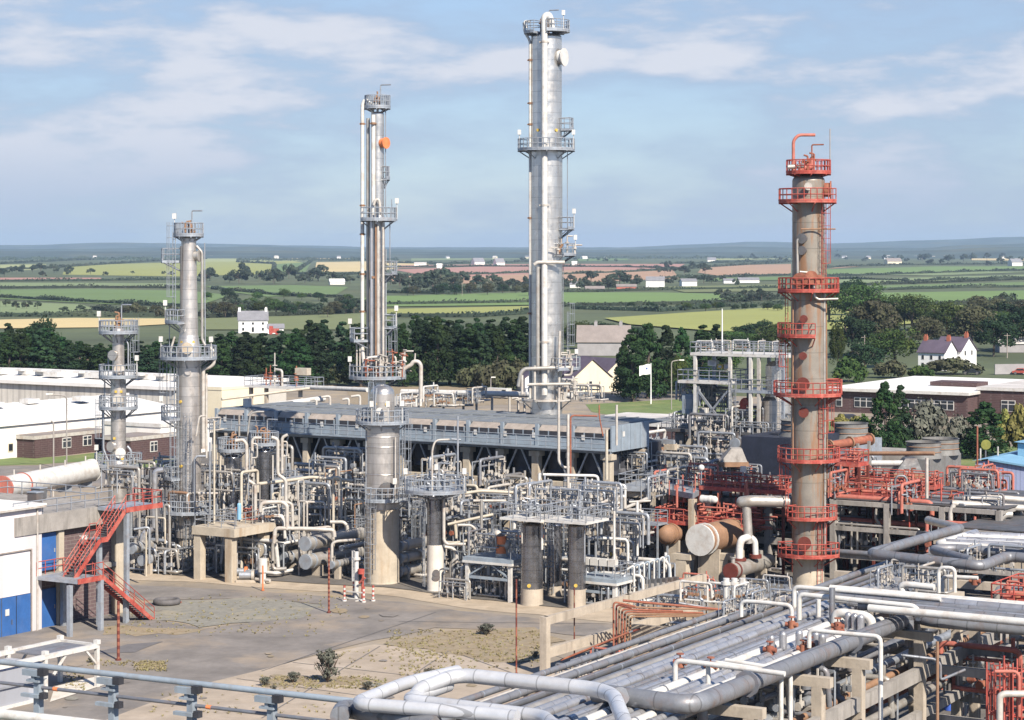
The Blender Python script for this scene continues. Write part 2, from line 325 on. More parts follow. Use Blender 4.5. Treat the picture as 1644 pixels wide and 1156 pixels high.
FL = [('pale', [(0, 406), (35, 405), (30, 411), (0, 411)]), ('dull', [(90, 411), (235, 409), (240, 414), (95, 416)]), ('pale', [(240, 417), (430, 412), (560, 414), (500, 419), (300, 421)]),
 ('yellowgreen', [(108, 426), (290, 421), (470, 419), (500, 424), (430, 440), (290, 444), (100, 441)]), ('pale', [(0, 425), (75, 424), (60, 433), (0, 435)]), ('green', [(440, 424), (500, 421), (490, 437), (440, 439)]),
 ('straw', [(508, 421), (640, 419), (690, 424), (600, 436), (505, 437)]), ('pink', [(0, 446), (160, 446), (175, 450), (0, 451)]), ('dull', [(0, 454), (290, 455), (285, 460), (0, 461)]),
 ('green', [(0, 465), (140, 464), (300, 467), (372, 474), (330, 487), (180, 489), (0, 480)]), ('dull', [(0, 484), (130, 489), (150, 496), (90, 505), (0, 506)]), ('dull', [(185, 494), (280, 495), (275, 504), (190, 503)]),
 ('straw', [(-10, 514), (120, 511), (270, 512), (270, 521), (180, 526), (-10, 528)]), ('green', [(330, 460), (470, 458), (560, 461), (540, 473), (430, 477), (360, 468)]), ('green', [(560, 480), (600, 478), (600, 484), (560, 485)]),
 ('olive', [(320, 512), (470, 508), (600, 503), (640, 507), (600, 530), (330, 530)]), ('pink', [(630, 433), (800, 427), (1000, 427), (1060, 431), (900, 440), (700, 446)]), ('tan', [(620, 441), (720, 446), (860, 440), (870, 452), (760, 456), (630, 452)]),
 ('tan', [(900, 434), (1080, 433), (1090, 447), (960, 453), (905, 450)]), ('pink', [(640, 426), (850, 424), (1100, 424), (1090, 429), (800, 426), (640, 431)]), ('tan', [(1130, 427), (1270, 424), (1270, 440), (1160, 444), (1120, 438)]),
 ('bright', [(610, 476), (850, 470), (1060, 470), (1180, 473), (1220, 478), (1060, 489), (880, 490), (620, 493)]), ('yellowgreen', [(620, 497), (760, 494), (860, 492), (850, 500), (740, 507), (620, 508)]),
 ('olive', [(1060, 461), (1250, 457), (1250, 468), (1100, 470)]), ('green', [(1140, 447), (1270, 444), (1260, 450), (1130, 452)]), ('bright', [(1325, 433), (1500, 428), (1644, 428), (1644, 433), (1500, 438), (1330, 443)]),
 ('tan', [(1340, 430), (1420, 424), (1380, 428), (1330, 432)]), ('straw', [(1555, 411), (1680, 406), (1680, 419), (1560, 418)]), ('dull', [(1320, 450), (1480, 446), (1660, 441), (1660, 447), (1460, 454), (1330, 458)]), ('green', [(1330, 461), (1660, 453), (1660, 459), (1400, 466)]),
 ('dull', [(1345, 440), (1560, 436), (1660, 437), (1500, 443)]), ('bright', [(1330, 472), (1470, 470), (1660, 467), (1660, 482), (1520, 489), (1340, 487)]),
 ('yellowgreen', [(970, 512), (1120, 502), (1290, 492), (1480, 491), (1640, 493), (1640, 505), (1480, 520), (1330, 531), (1160, 534), (1010, 522)]), ('pale', [(1000, 410), (1100, 408), (1120, 412), (1010, 414)]),
 ('pale', [(1150, 414), (1270, 411), (1270, 416), (1140, 418)]), ('dull', [(300, 406), (560, 405), (600, 409), (300, 410)]), ('dull', [(660, 413), (840, 412), (850, 416), (660, 419)]), ('green', [(920, 411), (1000, 410), (1010, 418), (930, 420)]), ('straw', [(470, 414), (560, 413), (570, 417), (460, 418)])]
for i, (k, px) in enumerate(FL): patch('field', px, 'field_'+k, .05+.012*i)

# ---------------- foliage ----------------
def leafmass(b, c, r, n, q, flat=.35):
    for _ in range(n):
        t = random.uniform(0, 2*pi); w = random.uniform(-.8, 1); k = random.uniform(.7, 1.08); s_ = sqrt(max(0, 1-w*w))
        nr = V((s_*cos(t), s_*sin(t), w)); p = V(c)+V((nr.x*r[0], nr.y*r[1], nr.z*r[2]))*k
        nn = (nr+V((random.gauss(0, flat), random.gauss(0, flat), random.gauss(0, flat)))).normalized(); a = nn.orthogonal().normalized(); a.rotate(__import__('mathutils').Quaternion(nn, random.uniform(0, 6.28))); e = nn.cross(a)
        z = q*random.uniform(.6, 1.4); b.add([p+a*z, p+e*z*.6, p-a*z, p-e*z*.6], [(0, 1, 2, 3)])
def tree_proto(kind, name, m, H, R, seed, detail=1.0):
    random.seed(seed); r = thing(name, None, None, (0, 0, -500)); T = MB(); C = MB(); q = .34/sqrt(detail)
    off = r.location
    T.tube([V((0, 0, 0)), V((.1, .1, H*.3)), V((random.uniform(-.3, .3), .1, H*.62))], H*.022, 6)
    if kind == 'pine':
        for _ in range(int(64*detail)):
            h = random.uniform(.10, 1)**.9; rr = R*(1-h)**.62*random.uniform(.5, 1.05)+.15; t = random.uniform(0, 2*pi); z = H*h
            cl = max(.5, R*(.32*(1-h)+.13)); leafmass(C, (rr*cos(t)*.8, rr*sin(t)*.8, z-.25*cl), (cl, cl, cl*.62), int(52), q)
        for k in range(7):
            t = k*2.4; T.rod((0, 0, H*(.2+.06*k)), (R*.6*cos(t), R*.6*sin(t), H*(.24+.06*k)), .06, 4)
    elif kind == 'broad':
        for _ in range(int(46*detail)):
            t = random.uniform(0, 2*pi); w = random.uniform(-.6, 1); s_ = sqrt(1-w*w); k = random.uniform(.55, 1)
            cl = R*random.uniform(.2, .36); leafmass(C, (R*.8*k*s_*cos(t), R*.8*k*s_*sin(t), H*.54+H*.42*w*k), (cl, cl, cl*.75), 70, q)
        for k in range(6):
            t = k*1.1; T.tube([(0, 0, H*(.25+.03*k)), (R*.3*cos(t), R*.3*sin(t), H*.5), (R*.6*cos(t), R*.6*sin(t), H*.72)], H*.01, 5)
    elif kind == 'bush':
        for _ in range(int(26*detail)):
            t = random.uniform(0, 2*pi); k = random.uniform(.1, 1); cl = R*random.uniform(.22, .38); leafmass(C, (R*.8*k*cos(t), R*.8*k*sin(t), H*(.35+.4*(1-k*k))*random.uniform(.7, 1.1)), (cl, cl, min(cl, H*.35)), 75, q)
    elif kind == 'thin':
        for _ in range(34):
            t = random.uniform(0, 2*pi); k = random.random(); T.rod((0, 0, 0), (R*k*cos(t), R*k*sin(t), H*random.uniform(.5, 1)), .03, 4)
            leafmass(C, (R*k*cos(t)*.8, R*k*sin(t)*.8, H*random.uniform(.25, 1)), (.25, .25, .3), 26, .12)
    T.v = [(x, y, z-500) for x, y, z in T.v]; C.v = [(x, y, z-500) for x, y, z in C.v]
    T.build('trunk' if kind not in ('bush', 'thin') else 'stem', 'trunk', r); C.build('crown' if kind not in ('bush', 'thin') else 'foliage', m, r); return r
PROTO = {}
def proto(k, *a, **kw): PROTO[k] = tree_proto(*a, **kw)
proto('pine0', 'pine', 'conifer_tree', 'leafpine', 14, 4.0, 1, detail=1.25); proto('pine1', 'pine', 'conifer_tree', 'leafpine', 13, 4.6, 2, detail=1.2); proto('pine2', 'pine', 'conifer_tree', 'leafdark', 14, 3.6, 3, detail=1.2)
proto('broad0', 'broad', 'broadleaf_tree', 'leafbroad', 13, 6.5, 4, detail=1.3); proto('broad1', 'broad', 'broadleaf_tree', 'leafdark', 12, 6, 5); proto('broad2', 'broad', 'broadleaf_tree', 'leafbrown', 11, 6, 6)
proto('far0', 'broad', 'broadleaf_tree', 'leaffar', 12, 7, 7, detail=.22); proto('far1', 'broad', 'broadleaf_tree', 'leaffar', 10, 8, 8, detail=.22)
proto('bush0', 'bush', 'shrub', 'leafbroad', 3, 3.4, 9); proto('bush1', 'bush', 'shrub', 'leafbrown', 3.2, 4, 10); proto('bush2', 'bush', 'shrub', 'leafgrey', 5, 4, 11); proto('bush3', 'bush', 'shrub', 'leafyellow', 3.5, 2.6, 12)
proto('weed', 'thin', 'weed', 'leafgrey', 2.2, 1.1, 13)
random.seed(21); used = set()
def plant(k, u, v, hpx, label, cat='tree', group=None, wpx=None, z=0):
    p = P(u, v, z); s_ = S(p.y); pr = PROTO[k]; H = {'pine0': 14, 'pine1': 13, 'pine2': 14, 'broad0': 13, 'broad1': 12, 'broad2': 11, 'far0': 12, 'far1': 10, 'bush0': 3, 'bush1': 3.2, 'bush2': 5, 'bush3': 3.5, 'weed': 2.2}[k]
    R_ = {'pine0': 4, 'pine1': 4.6, 'pine2': 3.6, 'broad0': 6.5, 'broad1': 6, 'broad2': 6, 'far0': 7, 'far1': 8, 'bush0': 3.4, 'bush1': 4, 'bush2': 4, 'bush3': 2.6, 'weed': 1.1}[k]
    sz = hpx/s_/H; sx = sz if wpx is None else wpx/s_/(2*R_); rz = random.uniform(0, 6.28)
    if k in used: o = dup(pr, p, rz, (sx, sx, sz))
    else: o = pr; used.add(k); o.location = p; o.rotation_euler = (0, 0, rz); o.scale = (sx, sx, sz)
    o['label'] = label; o['category'] = cat
    if group: o['group'] = group
    return o
def top_at(u, prof):
    for (a, x), (c_, y) in zip(prof, prof[1:]):
        if a <= u <= c_: return x+(y-x)*(u-a)/(c_-a)
# the dark conifer belt behind the plant
prof = [(-30, 522), (20, 530), (60, 518), (100, 540), (150, 545), (200, 548), (240, 552), (300, 548), (340, 540), (420, 535), (480, 530), (510, 515), (560, 511), (640, 514), (700, 505), (760, 512), (830, 503), (860, 520)]
u = -20
while u < 862:
    for row_ in (0, 1):
        uu = u+random.uniform(-6, 6)+row_*11; bv = (604, 619)[row_]+random.uniform(-3, 3)
        if 515 < uu < 570 and row_: continue
        tv = top_at(min(uu, 859), prof)+random.uniform(-7, 9)+row_*8
        side = 'left of the columns' if uu < 200 else 'left of second column' if uu < 320 else 'left of slender tower' if uu < 590 else 'left of tallest tower'
        plant(random.choice(['pine0', 'pine1', 'pine2']), uu, bv, bv-tv, 'dark conifer in belt, '+side, 'tree', 'dark conifers in the belt behind the plant', wpx=random.uniform(52, 74))
    u += random.uniform(21, 28)
plant('broad1', 66, 600, 92, 'tall dark spreading tree rising above the conifer belt at left', wpx=75); plant('pine2', 12, 600, 80, 'pointed dark tree at the left end of the belt', wpx=50)
for uu, bv, h, w, k in [(1002, 641, 92, 50, 'pine1'), (1016, 645, 118, 70, 'pine0'), (1040, 640, 120, 80, 'pine1'), (1068, 636, 112, 64, 'pine2'), (1024, 640, 70, 60, 'broad0'), (1095, 632, 105, 62, 'pine1'), (1128, 625, 104, 70, 'pine0'), (1150, 620, 98, 62, 'pine2'), (1165, 610, 70, 60, 'broad0'), (1088, 640, 72, 50, 'broad0')]:
    plant(k, uu, bv, h, 'green tree in the clump behind the flagpole', 'tree', 'trees in the clump behind the flagpole', wpx=w)
for uu, bv, h, w, k in [(800, 626, 44, 90, 'bush1'), (762, 622, 34, 60, 'bush1'), (835, 620, 40, 50, 'bush1'), (542, 618, 28, 50, 'bush1'), (575, 615, 22, 40, 'bush0')]:
    plant(k, uu, bv, h, 'brownish rounded shrub at the foot of the conifer belt', 'shrub', 'shrubs below the conifer belt', wpx=w)
for uu, bv, h, w, k, lb in [(930, 560, 48, 60, 'broad0', 'green bushy tree behind the grey barn, at its left'), (965, 552, 36, 70, 'broad1', 'dark tree behind the ridge of the grey barn'), (1010, 556, 34, 70, 'broad1', 'dark tree behind the right end of the grey barn'), (1180, 560, 30, 70, 'broad0', 'low green tree behind the steel tower'), (1240, 565, 42, 80, 'broad0', 'green tree behind the rusty column, left'), (1210, 548, 28, 60, 'broad1', 'dark round tree behind the steel tower top'),
    (1368, 575, 72, 90, 'broad1', 'large grey-green tree right of the rusty column'), (1410, 572, 92, 110, 'broad2', 'tall bare-branched broad tree right of the rusty column'), (1436, 590, 68, 95, 'broad0', 'bright green tree left of the twin-gabled white house'), (1345, 605, 90, 30, 'broad0', 'narrow green tree touching the rusty column'), (1388, 600, 50, 70, 'broad1', 'dark low tree beneath the large grey-green tree'),
    (1520, 545, 66, 80, 'broad0', 'tall dark green tree behind the twin-gabled white house'), (1560, 560, 70, 90, 'broad2', 'brown-leaved tree behind the right gable of white house'), (1595, 572, 62, 80, 'broad1', 'dark tree right of the twin-gabled white house'), (1640, 565, 72, 90, 'broad1', 'dark tree at the right edge beyond the white house'), (1490, 560, 52, 60, 'broad2', 'brownish tree left of the white house chimneys'), (1620, 530, 46, 80, 'broad1', 'distant dark tree at the right edge'),
    (1362, 612, 34, 70, 'bush0', 'dark green shrub beside the white flat roof, left'), (1430, 606, 26, 60, 'bush1', 'reddish brown shrub behind the white flat roof'), (1530, 600, 24, 90, 'bush1', 'brown hedge shrub in front of the twin-gabled house'), (1480, 606, 18, 50, 'bush0', 'low green shrub left of the twin-gabled house')]:
    plant(k, uu, bv, h, lb, 'shrub' if 'bush' in k else 'tree', wpx=w)
for uu, bv, h, w, k, lb in [(1420, 742, 128, 75, 'pine1', 'tall dark conifer in front of the flat brown building'), (1446, 738, 118, 55, 'pine2', 'slim dark conifer beside the tallest one at the brown building'), (1385, 735, 60, 60, 'bush0', 'green shrub left of the tall dark conifer'), (1490, 735, 92, 92, 'bush2', 'grey-green bushy shrub between the dark conifers'), (1540, 730, 62, 60, 'bush2', 'small grey-green shrub between the dark conifers'),
    (1582, 738, 92, 95, 'pine1', 'broad dark conifer behind the round fan stacks'), (1560, 728, 66, 60, 'pine2', 'low dark conifer left of the broad one'), (1636, 735, 84, 66, 'bush3', 'yellow-green flowering shrub at the right edge'), (1612, 716, 58, 40, 'bush3', 'yellow-green shrub beside the broad dark conifer'), (1480, 665, 26, 60, 'bush0', 'green shrub under the windows of the brown building'), (1352, 695, 30, 40, 'bush3', 'pale yellow shrub by the parked dark car'), (1376, 690, 22, 44, 'bush3', 'pale flowering shrub above the parked dark car')]:
    plant(k, uu, bv, h, lb, 'shrub' if 'bush' in k else 'tree', wpx=w)
# far trees, one by one along the field edges
R0 = random.Random(5)
FT = [(0, 120, 436, 447, 14, 11), (120, 300, 440, 448, 9, 5), (318, 560, 446, 460, 24, 14), (330, 600, 492, 507, 22, 18), (100, 260, 500, 507, 13, 9), (0, 80, 492, 505, 14, 4), (640, 860, 455, 474, 24, 22), (690, 720, 455, 470, 34, 3), (890, 1020, 452, 466, 22, 12), (1050, 1140, 432, 442, 16, 9), (1080, 1200, 450, 460, 14, 8), (1150, 1260, 482, 490, 20, 8), (1340, 1500, 414, 422, 9, 10), (1480, 1644, 414, 428, 13, 14), (1320, 1400, 455, 466, 8, 5), (560, 700, 448, 462, 15, 8), (1180, 1270, 415, 422, 8, 8), (820, 1000, 418, 421, 6, 10), (1060, 1110, 455, 459, 10, 4), (1330, 1470, 492, 505, 16, 6), (1560, 1644, 492, 512, 24, 6)]
def spot(u):
    return 'left of small grey column' if u < 160 else 'right of small grey column' if u < 290 else 'right of second column' if u < 590 else 'right of slender tower' if u < 850 else 'right of tallest tower' if u < 1270 else 'right of rusty column'
def band(v): return 'just under the hills' if v < 415 else 'beyond the farthest fields' if v < 432 else 'along the far fields' if v < 452 else 'among the middle fields' if v < 480 else 'by the nearer fields'
for (u0, u1, v0, v1, h, n) in FT:
    for i in range(n):
        uu = u0+(u1-u0)*(i+R0.random())/n; vv = R0.uniform(v0, v1); hh = h*R0.uniform(.6, 1.15)
        plant(R0.choice(['far0', 'far1']), uu, vv, hh, f'tree {band(vv)}, {spot(uu)}', 'tree', 'far trees among the fields', wpx=hh*R0.uniform(1.1, 1.9))
for (u0, u1, v0, v1, h, n, ks) in [(190, 290, 503, 510, 16, 6, ['broad2', 'bush1']), (340, 560, 498, 511, 22, 16, ['broad2', 'broad1', 'broad0']), (330, 580, 478, 492, 16, 12, ['broad1', 'broad0']), (640, 860, 470, 476, 18, 10, ['broad1', 'broad2']), (1330, 1480, 500, 560, 60, 8, ['broad1', 'broad0']), (1480, 1660, 520, 570, 50, 9, ['broad1', 'broad2', 'broad0']), (1010, 1260, 494, 500, 12, 14, ['broad1', 'broad0']), (1180, 1270, 545, 575, 34, 7, ['broad0', 'broad1']), (900, 1000, 548, 560, 34, 5, ['broad0', 'broad1']), (640, 720, 560, 600, 20, 1, ['bush0'])]:
    for i in range(n): uu = u0+(u1-u0)*(i+R0.random())/n; vv = R0.uniform(v0, v1); hh = h*R0.uniform(.7, 1.2); plant(R0.choice(ks), uu, vv, hh, f'leafy tree {band(vv)}, {spot(uu)}', 'tree', 'leafy trees between belt and fields', wpx=hh*R0.uniform(1.2, 1.8))
# hedgerows
HG = [[(0, 434), (90, 430), (240, 420), (330, 416)], [(0, 452), (160, 451), (290, 449), (330, 452)], [(0, 463), (150, 462), (290, 463)], [(0, 478), (110, 484), (230, 490), (300, 493)], [(150, 497), (260, 506), (330, 508)], [(0, 508), (130, 508), (270, 508)], [(500, 420), (470, 440), (560, 441), (600, 438)], [(340, 464), (450, 475), (560, 478)], [(600, 490), (740, 488), (860, 486)], [(610, 470), (700, 472), (860, 466)], [(620, 509), (760, 509), (860, 503)], [(620, 430), (760, 428), (1000, 429), (1100, 432), (1270, 421)], [(630, 444), (760, 441), (860, 438)], [(900, 441), (1010, 437), (1090, 433)],
 [(900, 492), (1020, 490), (1150, 487), (1250, 480)], [(920, 496), (1060, 500), (1170, 492), (1260, 489)], [(900, 470), (1010, 467), (1060, 466), (1260, 463)], [(1060, 447), (1160, 445), (1270, 442)], [(1325, 444), (1470, 440), (1644, 434)], [(1330, 459), (1480, 455), (1644, 449)], [(1330, 468), (1500, 463), (1644, 461)], [(1470, 452), (1540, 449), (1644, 447)], [(1340, 490), (1480, 490), (1644, 486)], [(1340, 448), (1450, 451), (1470, 456)], [(0, 424), (120, 418), (240, 415)], [(380, 421), (440, 424), (440, 440)], [(1060, 424), (1160, 422), (1270, 420)], [(1320, 430), (1430, 426), (1644, 424)], [(330, 510), (470, 506), (600, 500)], [(620, 422), (700, 424), (850, 421)], [(900, 460), (1010, 462)]]
for px in HG:
    b = MB(); pts = [P(u_, v_) for u_, v_ in px]; mv = sum(v_ for u_, v_ in px)/len(px); mu = sum(u_ for u_, v_ in px)/len(px)
    for a, c_ in zip(pts, pts[1:]):
        d0 = (a.y+c_.y)/2; q = max(.7, d0/F*1.5); hh = 1.5+1.1*q; ln = (c_-a).length; n = int(ln*hh/(q*q)*1.0)+10; n = min(n, 1500)
        q = max(q, sqrt(ln*hh/n)*1.15)
        b.beam(a+V((0, 0, hh*.35)), c_+V((0, 0, hh*.35)), hh*.7, hh*.7)
        for _ in range(n):
            t = random.random(); lump = .75+.5*sin(t*ln/17+mv)*sin(t*ln/41)+random.uniform(-.2, .3); p = a+(c_-a)*t+V((random.gauss(0, hh*.35), random.gauss(0, hh*.35), hh*lump*random.uniform(.2, 1)))
            nn = V((random.gauss(0, .6), random.gauss(-.4, .6), random.gauss(.4, .5))).normalized(); e = nn.orthogonal().normalized()*q; g_ = nn.cross(e)*.7; b.add([p+e, p+g_, p-e, p-g_], [(0, 1, 2, 3)])
    single('hedgerow', b, 'leaffar', f'hedgerow {band(mv)}, {spot(mu)}', 'hedge', 'hedgerows dividing the fields')
# far woods that read as one mass
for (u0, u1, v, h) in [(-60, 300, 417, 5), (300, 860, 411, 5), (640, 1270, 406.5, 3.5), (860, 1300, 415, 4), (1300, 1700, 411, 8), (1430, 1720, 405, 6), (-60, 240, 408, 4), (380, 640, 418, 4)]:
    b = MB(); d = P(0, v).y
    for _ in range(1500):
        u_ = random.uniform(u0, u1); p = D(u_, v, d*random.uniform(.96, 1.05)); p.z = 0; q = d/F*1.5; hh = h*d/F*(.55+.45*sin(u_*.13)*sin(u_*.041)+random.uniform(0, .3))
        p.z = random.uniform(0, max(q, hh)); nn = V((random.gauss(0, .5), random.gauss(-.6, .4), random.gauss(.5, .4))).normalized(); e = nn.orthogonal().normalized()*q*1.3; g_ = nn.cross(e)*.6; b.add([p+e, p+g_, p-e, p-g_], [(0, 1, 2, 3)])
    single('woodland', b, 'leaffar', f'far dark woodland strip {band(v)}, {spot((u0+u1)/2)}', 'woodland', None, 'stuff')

# ---------------- houses and other buildings beyond the plant ----------------
def fr(o, rz):
    ca, sa = cos(rz), sin(rz); return lambda x, y, z=0: V((o.x+x*ca-y*sa, o.y+x*sa+y*ca, o.z+z))
def wall_quad(b, T, x0, x1, y, z0, z1, th, face):   # a thin upright panel on a wall of a local frame
    if face == 'y': b.add([T(x0, y, z0), T(x1, y, z0), T(x1, y, z1), T(x0, y, z1), T(x0, y-th, z0), T(x1, y-th, z0), T(x1, y-th, z1), T(x0, y-th, z1)], [(4, 5, 6, 7), (0, 4, 7, 3), (1, 2, 6, 5), (3, 7, 6, 2), (0, 1, 5, 4)])
    else: b.add([T(y, x0, z0), T(y, x1, z0), T(y, x1, z1), T(y, x0, z1), T(y+th, x0, z0), T(y+th, x1, z0), T(y+th, x1, z1), T(y+th, x0, z1)], [(5, 4, 7, 6), (0, 3, 7, 4), (1, 5, 6, 2), (3, 2, 6, 7), (0, 4, 5, 1)])
def house(name, label, cat, o, rz, L_, Wd, eave, ridge, wm, rm, group=None, wins=(), chim=(), gwins=(), root=None, kname='wall', door=None):
    # ridge runs along local x; long wall y=0 faces -y, gable x=L faces +x
    T = fr(o, rz); r = root or thing(name, label, cat, o, group); b = MB()
    b.add([T(0, 0), T(L_, 0), T(L_, Wd), T(0, Wd), T(0, 0, eave), T(L_, 0, eave), T(L_, Wd, eave), T(0, Wd, eave), T(0, Wd/2, ridge), T(L_, Wd/2, ridge)], [(0, 1, 5, 4), (1, 2, 6, 9, 5), (2, 3, 7, 6), (3, 0, 4, 8, 7)])
    w = b.build('wall', wm, r); b = MB(); k = .35; t = .18; sl = (ridge-eave)/(Wd/2)
    for sgn in (0, 1):
        y0, y1 = (-k, Wd/2) if sgn == 0 else (Wd+k, Wd/2); z0 = eave-k*sl
        q = [T(-k, y0, z0), T(L_+k, y0, z0), T(L_+k, y1, ridge), T(-k, y1, ridge)]; b.add([p+V((0, 0, .03)) for p in q]+[p+V((0, 0, t)) for p in q], [(0, 1, 2, 3), (4, 5, 6, 7), (0, 1, 5, 4), (1, 2, 6, 5), (3, 0, 4, 7)])
    rf = b.build('roof', rm, r)
    for x in chim:
        c_ = MB(); cp = T(x, Wd/2, ridge+.25); c_.box(cp, (.9, .7, 1.7), rz); c_.rod(cp+V((-.2, 0, .8)), cp+V((-.2, 0, 1.25)), .14, 6); c_.rod(cp+V((.25, 0, .8)), cp+V((.25, 0, 1.25)), .14, 6); c_.build('chimney', 'brickred' if 'white house' in (label or '') or 'gabled' in (label or '') else wm, rf)
    for x, z, ww, hh in wins:
        c_ = MB(); wall_quad(c_, T, x-ww/2, x+ww/2, 0, z, z+hh, .05, 'y'); f_ = c_.build('window', 'white', r); c_ = MB(); wall_quad(c_, T, x-ww/2+.12, x+ww/2-.12, -.05, z+.12, z+hh-.12, .02, 'y'); c_.build('pane', 'glass', f_)
    for y, z, ww, hh in gwins:
        c_ = MB(); wall_quad(c_, T, y-ww/2, y+ww/2, L_, z, z+hh, .05, 'x'); f_ = c_.build('window', 'white', r); c_ = MB(); wall_quad(c_, T, y-ww/2+.12, y+ww/2-.12, L_+.05, z+.12, z+hh-.12, .02, 'x'); c_.build('pane', 'glass', f_)
    return r
# farmhouse at left, facing us
house('farmhouse', 'white farmhouse with slate roof behind the conifer belt', 'house', P(383, 535), radians(8), 10.2, 8, 4.6, 7.6, 'whiterender', 'slate', wins=[(1.6, 2.9, .9, 1), (5, 2.9, .9, 1), (8.5, 2.9, .9, 1), (1.6, .8, .9, 1.2), (8.5, .8, .9, 1.2), (5, .3, 1, 1.9)], chim=(.4, 9.7))
house('outbuilding', 'small white lean-to building right of the farmhouse', 'building', P(430, 536), radians(8), 5.5, 4, 2, 3.3, 'whiterender', 'slate')
b = MB(); p = P(440, 537); b.box(p+V((0, 0, 1.3)), (3.4, 2.2, 1.5)); b.box(p+V((-1, 0, 2.4)), (1.2, 1.9, 1)); [b.rod(p+V((x, -1.3, .6)), p+V((x, -.9, .6)), .6, 12) for x in (-1, 1.1)]
single('farm_machine', b, 'red', 'small red farm machine parked beside the white farmhouse', 'tractor')
# twin gabled white house at right
o = P(1474, 594); R1 = radians(-38)
h = house('gabled_house', 'white house with two gables and three brick chimneys', 'house', o, R1, 7.2, 6.6, 4.5, 7.2, 'whiterender', 'slatepurple', wins=[(1.3, 2.6, .8, 1.2), (3.6, 2.6, .8, 1.2), (5.9, 2.6, .8, 1.2), (1.3, .6, .8, 1.3), (5.9, .6, .8, 1.3)], chim=(.4, 6.6))
T = fr(o, R1); house(None, 'white house', None, T(.9, 6.7), R1, 7.2, 8.6, 4.6, 7.8, 'whiterender', 'slatepurple', chim=(6.6,), gwins=[(2.4, 3.4, .9, 1.3), (6, 3.4, .9, 1.3)], root=h)
# cream gabled building beside the tallest tower
o = P(921, 632); h = house('gabled_building', 'cream gabled building with purple roof behind the tallest tower', 'building', o+V((-7.6, 12, 0)), radians(-58), 14, 9.6, 3.2, 6.9, 'creamwall', 'slatepurple', gwins=[(4.4, 1.2, .9, 1.3)])
house('gabled_building', 'second cream gable with purple roof, behind the first', 'building', o+V((-1.0, 19, 0)), radians(-58), 14, 8, 3.4, 6.6, 'creamwall', 'slatepurple')
house('gabled_building', 'small white gable glimpsed left of the tallest tower foot', 'building', P(829, 629)+V((0, 6, 0)), radians(-75), 7, 4.6, 3, 4.6, 'whiterender', 'slatepurple')
house('stone_barn', 'long grey barn with brown roof behind the cream building', 'barn', P(927, 571), radians(-4), 14.5, 8, 4, 8.2, 'stonegrey', 'barnroof', chim=(5, 12))
# flat brown building with a pale roof
def prism_building(name, label, cat, pts, h, wm, rm, over=.4, fascia='white', group=None):
    r = thing(name, label, cat, pts[0], group); c0 = sum((V(p) for p in pts), V((0, 0, 0)))/len(pts); MB().slab(pts, 0, h).build('wall', wm, r)
    q = [p+(p-c0).normalized()*over for p in pts]; rf = MB().slab(q, h+.25, h+.32).build('roof', rm, r); MB().slab(q, h-.25, h+.25).build('fascia', fascia, rf); return r
A1 = P(1331, 654.5); A1.z = 0; d0 = 410; A1 = D(1331, 0, d0); A1.z = 0; K1 = A1+AX*26.5
fb = prism_building('office_block', 'low brown brick building with wide pale flat roof', 'building', [A1, K1, K1+BX*42, A1+BX*42], 4.2, 'brickbrown', 'roofwhite', over=1)
def strip_windows(root, T0, dr, nrm, spans, z0, z1, nsub):
    for (a, c_) in spans:
        f_ = MB(); f_.beam(T0+dr*a+nrm*.06+V((0, 0, (z0+z1)/2)), T0+dr*c_+nrm*.06+V((0, 0, (z0+z1)/2)), .12, z1-z0); w = f_.build('window', 'white', root); g_ = MB(); k = (c_-a)/nsub
        for i in range(nsub):
            for q0, q1 in ((z0+.12, z0+(z1-z0)*.62), (z0+(z1-z0)*.7, z1-.12)): g_.beam(T0+dr*(a+k*i+.1)+nrm*.13+V((0, 0, (q0+q1)/2)), T0+dr*(a+k*(i+1)-.1)+nrm*.13+V((0, 0, (q0+q1)/2)), .04, q1-q0)
        g_.build('pane', 'glass', w)
strip_windows(fb, A1, AX, -BX, [(1.4, 2.6)], 1.1, 2.9, 1); strip_windows(fb, A1, AX, -BX, [(5, 8.6)], 1.1, 2.9, 3); strip_windows(fb, A1, AX, -BX, [(13, 24)], 1.2, 2.9, 9)
sk = MB(); sk.slab([A1+AX*14+BX*14, A1+AX*23+BX*14, A1+AX*23+BX*20, A1+AX*14+BX*20], 4.6, 5.3); sk.build('roof_box', 'brickbrown', fb)
K2 = K1+BX*5
fb2 = prism_building('office_wing', 'taller brown brick wing at the right edge with white window', 'building', [K2+AX*.1, K2+AX*20, K2+AX*20+BX*30, K2+BX*30+AX*.1], 4.9, 'brickbrown', 'roofpale'); strip_windows(fb2, K2, AX, -BX, [(4.4, 7)], 1, 3, 2)
# garden walls and shed by the twin house
p = P(1597, 601); single('garden_wall', MB().beam(p+V((0, 0, 1.2)), p+V((9, 2, 1.2)), .3, 2.4), 'stonegrey', 'grey stone wall right of the twin-gabled white house', 'wall')
p = P(1352, 598); house('stone_shed', 'small cream shed half hidden by trees beyond the rusty column', 'shed', p, 0, 3.5, 3, 2, 2.7, 'creamwall', 'barnroof')
p = P(1605, 566); house('farm_shed', 'long grey-roofed shed among the trees at the right edge', 'shed', p, 0, 9, 6, 2.6, 4.2, 'stonegrey', 'roofpale')
